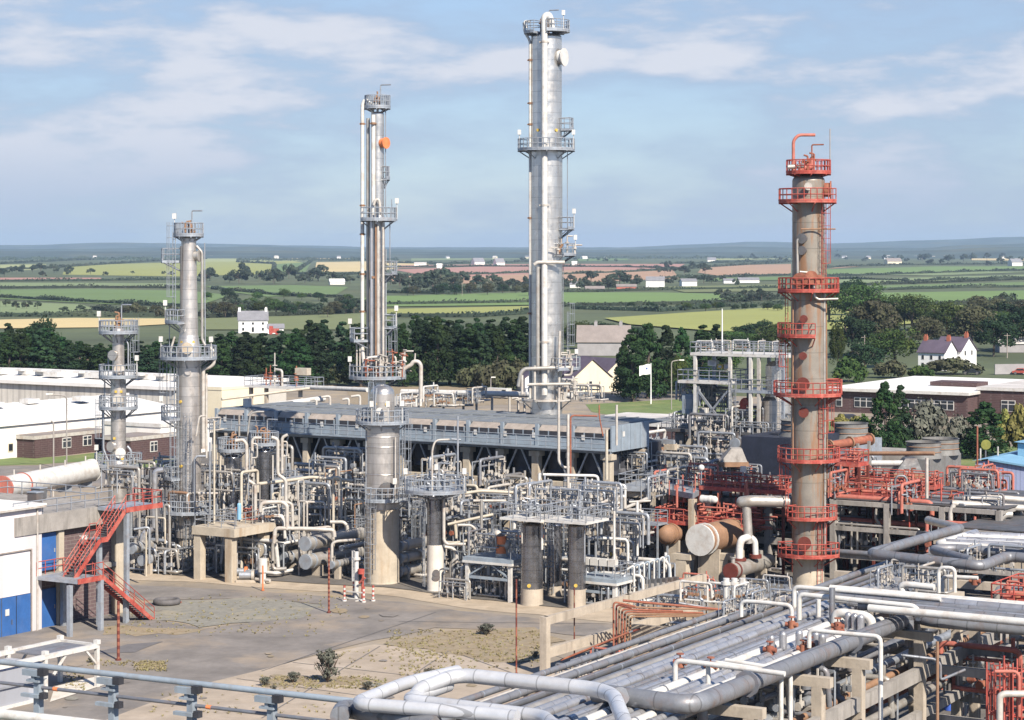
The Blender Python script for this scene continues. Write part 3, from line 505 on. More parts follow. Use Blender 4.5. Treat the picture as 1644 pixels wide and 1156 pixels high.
# farm on the far side of the valley
for i, (u, v, w, dp, e, rg, wm, rm, yaw, lb) in enumerate([(1037, 461, 14, 8, 5, 8, 'whiterender', 'slate', -6, 'pale farmhouse standing among the middle fields'), (1095, 460, 12, 8, 4, 6, 'whiterender', 'slate', 10, 'pale barn right of the pale farmhouse'), (990, 466, 14, 8, 2.6, 4.2, 'redpale', 'barnroof', 0, 'low reddish barn left of the pale farmhouse'), (1186, 454, 18, 8, 2.4, 4.4, 'whiterender', 'slate', 5, 'long white bungalow left of the rusty column'), (1162, 455, 10, 8, 2.5, 4, 'whiterender', 'slate', 0, 'small white shed beside the long bungalow'), (530, 457, 12, 9, 2.2, 4.6, 'whitewall', 'roofwhite', 12, 'white barn roof among trees left of slender tower'), (915, 462, 8, 7, 2.6, 4.4, 'whitewall', 'slate', 0, 'small pale house just right of the tallest tower'), (940, 468, 13, 6, 2, 3.6, 'stonegrey', 'barnroof', 0, 'low grey shed row right of the tallest tower'),
  (762, 425, 20, 16, 5, 12, 'whitewall', 'slate', 25, 'white gabled farmhouse on the skyline of fields'), (797, 426, 16, 14, 5, 12, 'whitewall', 'slate', 25, 'white gabled cottage right of the skyline farmhouse'), (701, 431, 8, 8, 5, 7, 'whitewall', 'whitewall', 0, 'plain white block in the tan field'), (918, 426, 9, 8, 5, 7, 'whitewall', 'whitewall', 0, 'plain white block right of the tallest tower'), (665, 427, 20, 10, 4, 6, 'whitewall', 'roofpale', 0, 'long pale farm building at the edge of the tan field'), (1136, 421, 18, 12, 5, 10, 'whitewall', 'slate', 0, 'white house beneath the blue hills, centre right'), (1425, 424, 28, 18, 5, 11, 'creamwall', 'barnroof', 10, 'domed brown barn right of the rusty column'), (1625, 427, 20, 14, 6, 12, 'whitewall', 'slate', 20, 'white far house at the right edge')]):
    house('farm_building', lb, 'building', P(u, v), radians(yaw), w, dp, e, rg, wm, rm, group='far farm buildings')
# the village under the hills
R0 = random.Random(9)
for i in range(60):
    u = R0.choice([R0.uniform(640, 850), R0.uniform(900, 1010), R0.uniform(60, 560), R0.uniform(1290, 1640)]) if i < 54 else R0.uniform(1540, 1610)
    v = R0.uniform(410, 416) if 600 < u < 1020 else R0.uniform(412, 417); w = R0.uniform(9, 15)
    house('village_house', f'tiny house {band(v)}, {spot(u)}', 'house', P(u, v), radians(R0.uniform(-35, 35)), w, 9, R0.uniform(4, 6), R0.uniform(7, 9), R0.choice(['whitewall', 'whiterender', 'creamwall']), R0.choice(['slate', 'roofpale', 'slate']), group='village houses under the hills')
# cows-sized specks are left as grass; telegraph poles in the fields
for u, v, h in [(742, 476, 22), (782, 474, 22), (1388, 580, 42), (1617, 575, 40)]:
    p = P(u, v); z = h/S(p.y); b = MB().rod(p, p+V((0, 0, z)), .16, 6, .11).beam(p+V((-.9, 0, z-.6)), p+V((.9, 0, z-.6)), .12); single('telegraph_pole', b, 'deadwood', f'wooden telegraph pole {band(v)}, {spot(u)}', 'pole', 'telegraph poles in the fields')
# flagpole, lamps, cars by the office road
def flag():
    p = D(1045, 0, 430); p.z = 0; r = thing('flagpole', 'white flagpole flying a white flag in front of green trees', 'flagpole', p); MB().rod(p, p+V((0, 0, 7.9)), .13, 8, .08).build('pole', 'whiterender', r); b = MB()
    n = 9
    for i in range(n): 
        for j in range(4): b.v.append((p.x-.1-2.1*i/(n-1), p.y+.18*sin(i*1.1), p.z+7.7-.25*(i/(n-1))**2*1.5-1.9*j/3+.05*sin(i*.9+j)))
    b.f = [(i*4+j, i*4+j+1, i*4+j+5, i*4+j+4) for i in range(n-1) for j in range(3)]; b.sm = [True]*len(b.f); f_ = b.build('flag', 'whiterender', r)
    c_ = MB(); q = V((p.x-.75, p.y-.16, p.z+6.95)); c_.box(q, (.55, .03, .12)); c_.box(q, (.12, .034, .5)); c_.build('emblem', 'signblue', f_)
flag()
def lamp(u, v, d, hz, label, arm=1.6, side=1, m='concrete_grey'):
    p = D(u, v, d); p.z = 0; r = thing('street_lamp', label, 'street lamp', p, 'street lamps'); MB().tube([p, p+V((0, 0, hz)), p+V((side*arm, 0, hz+.25))], .1, 8, bend=.5).build('post', m, r)
    MB().box(p+V((side*(arm+.3), 0, hz+.25)), (.9, .35, .18)).build('lamp_head', 'lampglass', r)
lamp(1078, 0, 415, 9, 'tall street lamp right of the white flagpole'); lamp(788, 0, 450, 3.8, 'short lamp post left of the tallest tower', .2); lamp(107, 0, 300, 10.2, 'tall lamp post in front of the white warehouse', -2.6, 1); lamp(86, 0, 275, 8.6, 'thin lamp post beside the brown brick hut', .4, -1)
def car(p, rz, m, label):
    T = fr(p, rz); r = thing('parked_car', label, 'car', p, 'parked cars'); b = MB(); pr = [(-2.1, .35), (-2.15, .75), (-1.5, .9), (-1.0, 1.4), (.5, 1.42), (1.1, .95), (2.05, .8), (2.1, .35)]
    b.v = [T(x, y, z) for y in (-.8, .8) for x, z in pr]; n = len(pr); b.f = [tuple(range(n)), tuple(range(n, 2*n))[::-1]]+[(i, n+i, n+(i+1) % n, (i+1) % n) for i in range(n)]; b.sm = [False]*len(b.f); b.build('body', m, r)
    g_ = MB(); g_.add([T(x, y, z) for y in (-.82, .82) for x, z in [(-1.35, .95), (-.9, 1.33), (.42, 1.34), (.9, .96)]], [(0, 1, 2, 3), (7, 6, 5, 4)]); g_.build('window', 'glass', r)
    for x in (-1.35, 1.35):
        for y in (-.85, .65): w = MB(); w.rod(T(x, y, .32), T(x, y+.2, .32), .32, 12); w.build('wheel', 'rubber', r)
car(D(1366, 0, 385)+V((0, 0, -CH+398/F*-385)) if False else V(((1366-CU)/F*385, 385, 0)), radians(5), 'navy', 'dark parked car half hidden left of the conifers'); MATS['carred'] = MATS['darkred']
for u, v, mm, lb in [(1560, 601, 'glass', 'dark car by the twin-gabled house wall'), (1640, 601, 'red', 'red car at the right edge beyond the pale roof'), (745, 638, 'white', 'white car beyond the pipes left of the tallest tower'), (905, 640, 'white', 'pale car by the cream gabled building')]: car(P(u, v), radians(-20), mm, lb)
for u, v, lb in [(800, 640, 'white van beyond the pipes by tallest tower'), (655, 655, 'white van parked beyond the fan bank')]:
    p = P(u, v); r = thing('parked_van', lb, 'van', p, 'parked vans'); MB().box(p+V((0, 0, 1.25)), (5, 2, 1.7), RZ).box(p+V((0, 0, .6))-AX*2.6, (.9, 1.9, .6), RZ).build('body', 'white', r)
    for s_ in (-1.6, 1.6):
        MB().rod(p+AX*s_-BX*1.1+V((0, 0, .35)), p+AX*s_-BX*.95+V((0, 0, .35)), .35, 12).build('wheel', 'rubber', r)
    MB().box(p+AX*1.9-BX*1.01+V((0, 0, 1.6)), (.9, .03, .5), RZ).build('window', 'glass', r)
# ---------------- yard ----------------
patch('yard', [(-300, 632), (560, 618), (1300, 640), (2100, 655), (3600, 900), (2600, 1600), (-1200, 1600)], 'yard', .06, 0)
patch('road', [(560, 612), (760, 606), (1000, 640), (1120, 660), (1300, 668), (1300, 655), (1120, 640), (1010, 628), (780, 600), (560, 606)], 'asphalt', .09)
patch('lawn', [(-50, 738), (90, 734), (170, 727), (290, 722), (300, 727), (190, 738), (60, 747), (-50, 750)], 'lawn', .09, .3, 3); patch('lawn', [(100, 750), (150, 744), (300, 738), (300, 752), (110, 756)], 'lawn', .09, .3, 3)
patch('road', [(-60, 751), (60, 748), (190, 739), (300, 728), (300, 735), (160, 743), (100, 751), (110, 757), (300, 754), (300, 770), (-60, 800)], 'asphalt', .088)
patch('lawn', [(560, 630), (640, 622), (760, 620), (820, 632), (830, 650), (640, 656), (560, 648)], 'drypatch', .085, .4, 4); patch('lawn', [(660, 668), (1000, 668), (1000, 690), (660, 690)], 'lawn', .09); patch('painted_shade', [(195, 918), (330, 930), (450, 936), (620, 944), (740, 962), (900, 978), (985, 972), (1060, 950), (1150, 975), (1300, 950), (1700, 1000), (1700, 765), (1000, 715), (350, 700), (195, 860)], 'paintedshade', .135, .3, 3)  # last patch: shade among the units, painted as darker ground
patch('lawn', [(940, 650), (1120, 640), (1400, 690), (1640, 720), (1640, 760), (1100, 690), (950, 662)], 'lawn', .095)
patch('apron', [(190, 930), (330, 938), (430, 946), (560, 952), (640, 960), (740, 977), (900, 992), (980, 1000), (1100, 940), (1100, 900), (700, 860), (190, 850)], 'apron', .085, .25, 2)
patch('road', [(190, 940), (330, 946), (430, 952), (560, 962), (640, 968), (740, 982), (900, 998), (1000, 1005), (960, 1025), (860, 1015), (700, 1010), (600, 1030), (470, 1062), (330, 1105), (200, 1170), (-80, 1300), (-80, 1010), (70, 1010), (180, 985), (330, 1010), (480, 990), (520, 972), (400, 962), (230, 965)], 'asphalt', .095, .18, 2.5)
patch('concrete_pad', [(330, 1100), (470, 1064), (600, 1036), (700, 1046), (860, 1074), (1000, 1080), (800, 1250), (-100, 1250), (110, 1180)], 'padpink', .105, .15, 2.5)
patch('dry_ground', [(618, 1038), (660, 1024), (740, 1012), (862, 1010), (900, 1030), (870, 1064), (780, 1066), (700, 1050)], 'drypatch', .115, .5, 1.5); patch('gravel', [(240, 965), (400, 962), (520, 972), (500, 990), (330, 1008), (190, 990)], 'gravelgreen', .107, .5, 1.5)
patch('dry_ground', [(150, 1006), (330, 1010), (300, 1020), (170, 1022)], 'drypatch', .112, .5, 1.2); patch('dry_ground', [(215, 1066), (265, 1064), (268, 1074), (220, 1078)], 'drypatch', .118, .3, 1)
for i in range(26):
    u_, v_ = R0.uniform(100, 850), R0.uniform(965, 1150); k_ = R0.uniform(3, 16); patch('ground_stain', [(u_-k_, v_), (u_-k_*.4, v_-k_*.25), (u_+k_*.7, v_-k_*.2), (u_+k_, v_+k_*.05), (u_+k_*.3, v_+k_*.25), (u_-k_*.6, v_+k_*.2)], R0.choice(['asphalt', 'gravelgreen', 'drypatch', 'yard', 'asphalt']), .126+i*.0012, .08, .7)
for a_, b_ in (((610, 1040), (420, 1156)), ((720, 1048), (560, 1156)), ((470, 1066), (860, 1110)), ((380, 1092), (800, 1150)), ((700, 985), (420, 1080)), ((1000, 1004), (640, 1000))):
    p_, q_ = P(*a_), P(*b_); n_ = (q_-p_).cross(V((0, 0, 1))).normalized()*.05; patch('ground_joint', None, 'darkpatch', .124, .0, None, w=[p_-n_, q_-n_, q_+n_, p_+n_])
patch('asphalt_patch', [(145, 1052), (205, 1037), (262, 1032), (215, 1050)], 'darkpatch', .12, .05, 2); patch('dry_ground', [(420, 1092), (520, 1086), (600, 1092), (560, 1104), (430, 1104)], 'drypatch', .122, .4, 1)
patch('manhole_patch', [(232, 971), (268, 969), (262, 975), (236, 976)], 'darkpatch', .125, .05, .6)
patch('concrete_pad', [(88, 1105), (175, 1084), (200, 1092), (80, 1130)], 'concrete_white', .128)
patch('concrete_pad', [(1000, 1080), (1100, 990), (1230, 960), (1300, 1010), (1150, 1100)], 'apron', .108)
# ---------------- process columns ----------------
def arc(c, r, a0, a1, z, n=None):
    n = n or max(3, int(abs(a1-a0)/15)); return [V((c[0]+r*cos(radians(a0+(a1-a0)*i/n)), c[1]+r*sin(radians(a0+(a1-a0)*i/n)), z)) for i in range(n+1)]
def ring(root, c, z, ri, ro, a0=0, a1=360, m='grey', rail=True, drop=1.0, th=.16, light=None, h=1.1):
    full = abs(a1-a0) >= 359; n = max(4, int(abs(a1-a0)/12)); b = MB(); I = arc(c, ri, a0, a1, 0, n); O = arc(c, ro, a0, a1, 0, n)
    for i in range(n):
        q = [I[i], O[i], O[i+1], I[i+1]]; b.add([(p.x, p.y, z-th) for p in q]+[(p.x, p.y, z) for p in q], [(3, 2, 1, 0), (4, 5, 6, 7), (1, 2, 6, 5), (3, 0, 4, 7)])
    if not full:
        for q in ((I[0], O[0]), (I[-1], O[-1])): b.add([(q[0].x, q[0].y, z-th), (q[1].x, q[1].y, z-th), (q[1].x, q[1].y, z), (q[0].x, q[0].y, z)], [(0, 1, 2, 3)])
    pf = b.build('platform', m, root)
    if rail:
        r = MB(); o = [p+V((0, 0, z)) for p in arc(c, ro-.05, a0, a1, 0, n)]; pts = o if full else [V((*I[0][:2], z))]+o+[V((*I[-1][:2], z))]; r.rail(pts, h=h, r=.045, post=1.3)
        for i in range(n): r.beam((*O[i][:2], z+.08), (*O[i+1][:2], z+.08), .03, .16)
        r.build('railing', m, pf)
    nb = max(2, int(abs(a1-a0)/45))
    for i in range(nb+(0 if full else 1)):
        t = radians(a0+(a1-a0)*i/nb); k = MB(); k.rod((c[0]+ri*cos(t), c[1]+ri*sin(t), z-drop), (c[0]+(ro-.1)*cos(t), c[1]+(ro-.1)*sin(t), z-th), .06, 4); k.rod((c[0]+ri*cos(t), c[1]+ri*sin(t), z-th-.05), (c[0]+ro*cos(t), c[1]+ro*sin(t), z-th-.05), .06, 4); k.build('bracket', m, pf)
    if light is not None:
        for a in light: t = radians(a); q = V((c[0]+ro*cos(t), c[1]+ro*sin(t), z)); l_ = MB().rod(q, q+V((0, 0, 1.7)), .04, 4).box(q+V((0, 0, 1.75)), (.35, .3, .5)); l_.build('floodlight', 'white', pf)
    return pf
def ladder(root, x, y, z0, z1, ang, m='grey', cage=True, w=.5):
    t = radians(ang); o = V((cos(t), sin(t), 0)); s_ = V((-sin(t), cos(t), 0)); p = V((x, y, 0)); b = MB()
    for k in (-1, 1): b.rod(p+s_*k*w/2+V((0, 0, z0)), p+s_*k*w/2+V((0, 0, z1)), .035, 4)
    z = z0
    while z < z1: b.rod(p-s_*w/2+V((0, 0, z)), p+s_*w/2+V((0, 0, z)), .02, 4, caps=False); z += .45
    l_ = b.build('ladder', m, root)
    if cage and z1-z0 > 4:
        c_ = MB(); z = z0+2.3; A5 = [-80, -40, 0, 40, 80]; f_ = lambda a, zz: p+(o*cos(radians(a))+s_*sin(radians(a)))*.42+o*.3+V((0, 0, zz))
        while z < z1+.9:
            ps = [p+s_*(-w/2)+V((0, 0, z))]+[f_(a, z) for a in A5]+[p+s_*(w/2)+V((0, 0, z))]
            for q, r_ in zip(ps, ps[1:]): c_.rod(q, r_, .022, 4, caps=False)
            z += 1.1
        for a in A5: c_.rod(f_(a, z0+2.3), f_(a, z1+.9), .018, 4, caps=False)
        c_.build('cage', m, l_)
def manhole(root, c, r, ang, z, rr=.5, m='clad', out=.35):
    t = radians(ang); d = V((cos(t), sin(t), 0)); p = V((c[0], c[1], z))+d*(r-.1); MB().rod(p, p+d*(out+.1), rr*.8, 14).rod(p+d*out, p+d*(out+.12), rr, 16).build('manhole', m, root)
class Col:
    def __init__(s, name, label, cat, uc, vb, dd=0):
        s.d = F*CH/(vb-HV)+dd; s.s = S(s.d); s.c = ((uc-CU)/s.s, s.d); s.uc = uc; s.root = thing(name, label, cat, (s.c[0], s.c[1], 0))
    def z(s, v): return CH-(v-HV)/s.s
    def r(s, px_): return px_/s.s
    def shell(s, prof, m, name='shell', bands=True, n=36):
        MB().lathe(s.c, [(s.r(r), s.z(v)) for v, r in prof], n).build(name, m, s.root)
    def dome(s, v, r, hv, m, name='dome'):
        R_ = s.r(r); z0 = s.z(v); h = s.r(hv); MB().lathe(s.c, [(R_*cos(t*pi/12), z0+h*sin(t*pi/12)) for t in range(7)], 32).build(name, m, s.root)
    def ped(s, v, r, m='concrete_tan', name='pedestal'):
        R_ = s.r(r); MB().lathe(s.c, [(R_*1.03, 0), (R_, .3), (R_, s.z(v)), (0, s.z(v)+.02)], 36).build(name, m, s.root)
    def ring(s, v, ri, ro, a0=0, a1=360, **k): return ring(s.root, s.c, s.z(v), s.r(ri), s.r(ro), a0, a1, **k)
    def at(s, u, ang_front=None, rr=0): # x from pixel, y on front at angle
        return (u-CU)/s.s
    def pipe(s, pts, rpx, m, yoff=0, name='riser_pipe', bend=None):   # points (u,v) on a plane yoff in front of the column axis
        b = MB().tube([((u-CU)/s.s, s.c[1]-yoff, s.z(v)) for u, v in pts], s.r(rpx), 10, bend=bend)
        return b.build(name, m, s.root)
    def clips(s, u, vs, w, m, yoff):
        b = MB()
        for v in vs: x = (u-CU)/s.s; b.box((x, s.c[1]-yoff+.25, s.z(v)), (s.r(w), .5, .12)); b.rod((x, s.c[1]-yoff, s.z(v)-.1), (x, s.c[1]-yoff, s.z(v)+.1), s.r(w*.36), 10)
        b.build('pipe_clamp', m, s.root)
    def lad(s, u, v0, v1, ang, m='grey', yoff=None, cage=True):
        x = (u-CU)/s.s; ladder(s.root, x, s.c[1]-(yoff or 0), s.z(v0), s.z(v1), ang, m, cage)
    def mh(s, v, r, ang, rr=.5, m='clad', out=.35): manhole(s.root, s.c, s.r(r), ang, s.z(v), rr, m, out)
def topgear(c, v, r, n, m, seed):     # small nozzles, valves and davit on a column head
    R_ = random.Random(seed); b = MB()
    for i in range(n):
        t = R_.uniform(0, 6.28); k = R_.uniform(.1, .8)*c.r(r); x, y = c.c[0]+k*cos(t), c.c[1]+k*sin(t); z = c.z(v); h = R_.uniform(.4, 1.6)
        b.rod((x, y, z), (x, y, z+h), .09, 6); b.rod((x, y, z+h*.6), (x, y, z+h*.6+.12), .22, 8); b.rod((x, y, z+h), (x+R_.uniform(-.5, .5), y, z+h+.1), .09, 6)
    b.build('top_nozzles', m, c.root)
    k = MB(); x = c.c[0]+.3; z = c.z(v); k.tube([(x, c.c[1], z), (x, c.c[1], z+2.3), (x+1.0, c.c[1]-.4, z+2.3)], .07, 6); k.build('davit', 'galv' if m == 'rustbrown' else m, c.root)
# 1 small left column
c = Col('grey_column', 'small grey column with four railed platforms, farthest left', 'column', 190, 905)
c.shell([(905, 16), (745, 16), (740, 15), (735, 12), (655, 12), (652, 13), (604, 12), (600, 9.5), (532, 9.5)], 'clad'); c.dome(532, 9.5, 7, 'clad')
c.ring(533, 10, 31, light=[200]); c.ring(604, 10, 31, 150, 400, light=[350]); c.ring(654, 13, 31, 150, 400); c.ring(746, 15, 38, 140, 380, light=[215])
c.lad(212, 604, 525, -30); c.lad(174, 604, 565, 200); c.lad(168, 654, 604, 200); c.lad(166, 742, 654, 200, yoff=.4); c.lad(214, 800, 746, -20); c.lad(209, 905, 746, -40)
for v, a, mm in [(592, 285, 'pale'), (570, 240, 'clad'), (641, 275, 'pale'), (726, 290, 'white'), (716, 235, 'clad'), (735, 300, 'yellow')]: c.mh(v, 10 if v < 650 else 13, a, .5 if mm != 'yellow' else .14, mm, .3)
c.pipe([(207, 715), (213, 722), (213, 860)], 2, 'galv', .9); c.pipe([(174, 640), (168, 650), (168, 720), (176, 740)], 1.6, 'galv', .6); c.pipe([(203, 545), (207, 552), (207, 596)], 1.3, 'galv', .4); topgear(c, 528, 9, 5, 'rustbrown', 1)
k = MB(); [k.box((c.c[0]+c.r(12.2)*cos(radians(a)), c.c[1]+c.r(12.2)*sin(radians(a)), c.z(v)), (.22, .22, .22)) for v, a in ((628, 262), (628, 302), (703, 250))]; k.build('marker_plate', 'yellow', c.root)
# 2 second column
c = Col('grey_column', 'tall stepped grey column with yellow manhole, second from the left', 'column', 303, 915)
c.shell([(850, 20), (575, 20), (566, 20), (538, 15), (512, 14.5), (395, 12), (383, 12)], 'clad'); c.dome(383, 12, 6, 'clad_bright'); c.ped(850, 17, 'concrete_tan')
c.shell([(862, 20.6), (842, 20.6)], 'concrete_grey', 'skirt')
c.ring(377, 10, 24, 100, 380, light=[170], drop=.6); c.ring(418, 13, 44, 165, 205); c.ring(516, 14, 38, 150, 250, light=[200]); c.ring(574, 18, 45, light=[200, 330]); c.ring(670, 20, 44, 150, 235, light=[180]); c.ring(820, 20, 46, 130, 400); c.ring(766, 20, 40, 140, 235)
c.lad(281, 516, 372, 215, yoff=.5); c.lad(272, 574, 516, 190); c.lad(286, 850, 574, 235, yoff=1.0); c.lad(268, 670, 574, 190); c.lad(306, 915, 676, 265, yoff=1.35, m='galv')
c.pipe([(316, 395), (325, 405), (325, 545), (332, 558), (333, 565)], 2.2, 'silver', .2); c.pipe([(329, 390), (330, 560)], 1.0, 'galv', .2); c.pipe([(333, 556), (344, 562), (344, 584), (336, 590), (327, 592), (327, 720)], 3.2, 'pale', .3); c.pipe([(332, 600), (332, 735)], 1.8, 'pale', .2)
c.pipe([(292, 395), (292, 512)], 1.6, 'darkgrey', .55); c.pipe([(282, 540), (276, 560), (276, 570)], 1.8, 'pale', .6)
c.mh(558, 16.5, 272, .55, 'concrete_tan', .5); c.mh(411, 12, 345, .55, 'silver', .4); c.mh(549, 15, 235, .14, 'yellow', .1); c.mh(549, 15, 305, .14, 'yellow', .1); c.mh(644, 20, 238, .14, 'yellow', .08); c.mh(747, 20, 242, .14, 'yellow', .08); c.mh(596, 19, 275, .3, 'clad', .2); topgear(c, 378, 12, 6, 'rustbrown', 2)
c.pipe([(310, 850), (316, 838), (316, 735), (320, 730), (334, 730)], 2, 'galv', 1.5); c.pipe([(296, 910), (296, 880), (290, 872), (280, 872)], 2, 'galv', 1.4)
c.pipe([(266, 752), (253, 754), (252, 764), (252, 845)], 4.6, 'alu', 1.3, bend=.5); c.pipe([(250, 846), (243, 850), (234, 853), (232, 866)], 4.4, 'alu', 1.3, bend=.5)
# 3 slender tower behind, with its bundle of pipes
c = Col('slender_tower', 'slender silver tower wrapped in vertical pipes, left of centre', 'column', 606, 902)
c.shell([(902, 14), (620, 14), (600, 12), (350, 12), (346, 10.5), (183, 10.5)], 'clad_bright'); c.dome(183, 10.5, 4, 'clad_bright')
c.ring(605, 14, 46, 130, 400, light=[200, 340]); c.ring(352, 11, 32, 215, 390, light=[350]); c.ring(172, 8, 21, drop=.5); c.ring(286, 11, 20, 320, 400); c.ring(438, 12, 32, 320, 395); c.ring(545, 12, 44, 160, 215, light=[180]); c.ring(524, 12, 31, 330, 385, light=[350])
c.pipe([(596, 176), (594, 164), (586, 160), (582, 168), (582, 560), (586, 600)], 3.1, 'white', .2, bend=.5); c.pipe([(599, 182), (598, 168), (606, 166)], 2.6, 'white', .3); c.pipe([(591, 190), (591, 600)], 3, 'silver', .1); c.pipe([(597.5, 345), (597.5, 600)], 2.5, 'alu', 1.0)
c.pipe([(601, 330), (603, 322), (609, 320), (611, 330), (611, 345)], 2.4, 'pale', 1.1); c.pipe([(608, 352), (608, 602)], 1.7, 'pale', 1.2); c.pipe([(604.5, 360), (604.5, 602)], 1.3, 'rustbrown', 1.15); c.pipe([(614, 356), (616, 370), (616, 600)], 2, 'pale', .9); c.pipe([(620, 400), (620, 600)], 1.2, 'galv', .4); c.pipe([(573, 540), (573, 600)], 1.4, 'pale', .2); c.pipe([(578, 545), (578, 600)], 1.4, 'pale', .2); c.pipe([(600, 185), (600, 345)], 3.6, 'white', .75)
c.clips(582, [199, 330, 376, 440, 500], 9, 'rustbrown', .2); c.clips(600, [199, 352, 445], 10, 'rustbrown', 1.0)
c.mh(230, 10.5, 322, .55, 'orange', .5); c.lad(619, 345, 176, 0, cage=False, m='galv'); c.lad(626, 436, 352, 0, cage=False, m='galv'); c.lad(626, 605, 524, 340); c.lad(629, 352, 320, 0); topgear(c, 175, 9, 6, 'rustbrown', 3)
c.pipe([(587, 600), (586, 584), (592, 573), (600, 572), (618, 571)], 1.7, 'white', 1.6); 
R0 = random.Random(4)
b = MB(); b2 = MB()
for i in range(46):
    u = R0.uniform(586, 652); v = 604; x = (u-CU)/c.s; y = c.c[1]-R0.uniform(-1.2, 2.1); z = c.z(604); h = R0.uniform(.5, 2.4); t_ = b if i % 3 else b2
    t_.rod((x, y, z), (x, y, z+h), .07, 5); t_.rod((x, y, z+h*.55), (x, y, z+h*.55+.14), .2, 8); t_.rod((x, y, z+h), (x+R0.uniform(-.9, .9), y+R0.uniform(-.4, .4), z+h), .07, 5); t_.rod((x, y, z+h+.1), (x, y, z+h+.16), .22, 8)
b.build('valve_pipework', 'pale', c.root); b2.build('valve_pipework', 'rust', c.root)
c.pipe([(640, 606), (648, 592), (660, 586), (664, 580), (672, 580), (676, 586), (676, 640)], 3.4, 'pale', .4, bend=.8); c.pipe([(622, 600), (622, 575), (628, 568), (636, 572), (638, 600)], 1.8, 'pale', 1.1); c.pipe([(630, 560), (632, 590)], 1.2, 'rust', .6); c.pipe([(666, 580), (667, 567)], 1.3, 'pale', .4)
# 4 the tall front vessel with concrete base
c = Col('broad_vessel', 'broad silver vessel on a tall pale concrete base', 'vessel', 614, 937)
c.ped(815, 27, 'concrete_tan'); c.shell([(816, 27.4), (686, 27.2), (680, 26), (677, 19.5), (632, 19.5)], 'clad'); c.dome(632, 19.5, 15, 'clad_bright')
c.ring(677, 19, 43, light=[250, 320, 285]); c.ring(800, 27, 44, 235, 372, light=[300]); c.lad(597, 677, 612, 245, yoff=1.4); c.lad(648, 800, 677, 340, yoff=.6); c.lad(645, 800, 700, 330, yoff=1.1, cage=False); c.lad(600, 910, 800, 262, yoff=1.75, m='galv'); c.lad(592, 940, 812, 262, yoff=1.75, m='galv', cage=False)
c.pipe([(606, 622), (604, 640), (604, 676)], 1.6, 'galv', 1.3); c.pipe([(636, 700), (636, 796)], 1.2, 'pale', 1.35); c.pipe([(588.5, 690), (588.5, 800)], 1.2, 'galv', .6)
c.mh(786, 27, 286, .85, 'darkgrey', .4); c.mh(658, 19.5, 262, .3, 'white', .3); c.mh(648, 19.5, 292, .14, 'yellow', .08); c.mh(648, 19.5, 238, .14, 'yellow', .08); 
k = MB(); [k.lathe(c.c, [(c.r(27.6), c.z(v)-.06), (c.r(28), c.z(v)), (c.r(27.6), c.z(v)+.06)], 36) for v in (700, 716, 760, 815)]; k.build('band', 'clad', c.root)
# 5 tallest tower
c = Col('tallest_tower', 'tallest silver tower with platforms, right of the centre', 'column', 877, 860)
c.shell([(860, 26), (600, 25.5), (560, 26), (242, 26), (238, 25), (60, 25)], 'clad_bright'); c.dome(60, 25, 7, 'clad_bright')
c.ring(240, 25, 46, light=[200, 340]); c.ring(50, 12, 38, 270, 400, drop=.5, light=[315]); c.ring(52, 10, 36, 150, 235, drop=.5); c.ring(366, 26, 45, 320, 385, light=[350]); c.ring(408, 26, 48, 305, 385, light=[345]); c.ring(590, 26, 55, 290, 385, light=[330]); c.ring(207, 26, 44, 330, 380)
k = MB(); tx = (873-CU)/c.s; Z = c.z
c.pipe([(886, 52), (884, 34), (880, 26), (873, 30), (873.5, 60), (873.5, 330), (873.5, 632)], 5.2, 'white', 1.95, bend=1.2); c.pipe([(845, 46), (841, 35), (852, 35)], 1.9, 'white', .6); c.pipe([(841, 37), (842, 52), (851, 66), (851, 640)], 2.2, 'white', .4, bend=.4); c.pipe([(863, 428), (863, 600)], 3.4, 'silver', 1.9); c.pipe([(857, 425), (862, 421), (906, 421)], 3, 'pale', 2.2); c.pipe([(896, 412), (898, 400), (903, 392)], 2.2, 'rustbrown', 1.2)
c.clips(873.5, [70, 330, 548], 16, 'pale', 1.95); c.clips(851, [97, 166, 200, 350, 503], 9, 'rustbrown', .4); c.clips(863, [572, 430], 9, 'galv', 1.9)
c.mh(93, 25, 333, .95, 'white', .5); c.mh(210, 25, 238, .16, 'yellow', .08); c.mh(210, 25, 308, .16, 'yellow', .08); c.lad(911, 405, 240, 0, m='galv', cage=False); c.lad(906, 236, 190, 0); c.lad(912, 590, 500, 340); c.lad(903, 600, 420, 340, m='galv', cage=False); topgear(c, 52, 20, 10, 'rustbrown', 5)
c.pipe([(832, 618), (836, 596), (842, 590), (905, 588), (915, 588)], 3.2, 'silver', 2.6, bend=.5); c.pipe([(838, 630), (838, 600)], 2.2, 'pale', 2.7); c.pipe([(897, 640), (897, 560), (898, 530)], 2.1, 'pale', 2.2); c.pipe([(858, 640), (858, 585)], 2.2, 'pale', 2.4); c.pipe([(846, 615), (915, 614)], 2.4, 'pale', 2.5); c.pipe([(905, 600), (916, 600), (918, 585)], 2, 'pale', 2.6)
b = MB(); R0 = random.Random(8)
for i in range(26):
    u = R0.uniform(893, 925); v = R0.choice([590, 640, 408]) if i < 22 else 640; x = (u-CU)/c.s; y = c.c[1]-R0.uniform(.5, 2.6); z = c.z(v); h = R0.uniform(.5, 2.2); b.rod((x, y, z), (x, y, z+h), .08, 5); b.rod((x, y, z+h*.6), (x, y, z+h*.6+.15), .22, 8); b.rod((x, y, z+h), (x+R0.uniform(-.8, .8), y, z+h), .08, 5)
b.build('valve_pipework', 'pale', c.root)
for v in (640,): c.ring(v, 26, 42, 200, 340, m='pale' if v == 640 else 'grey', rail=False)
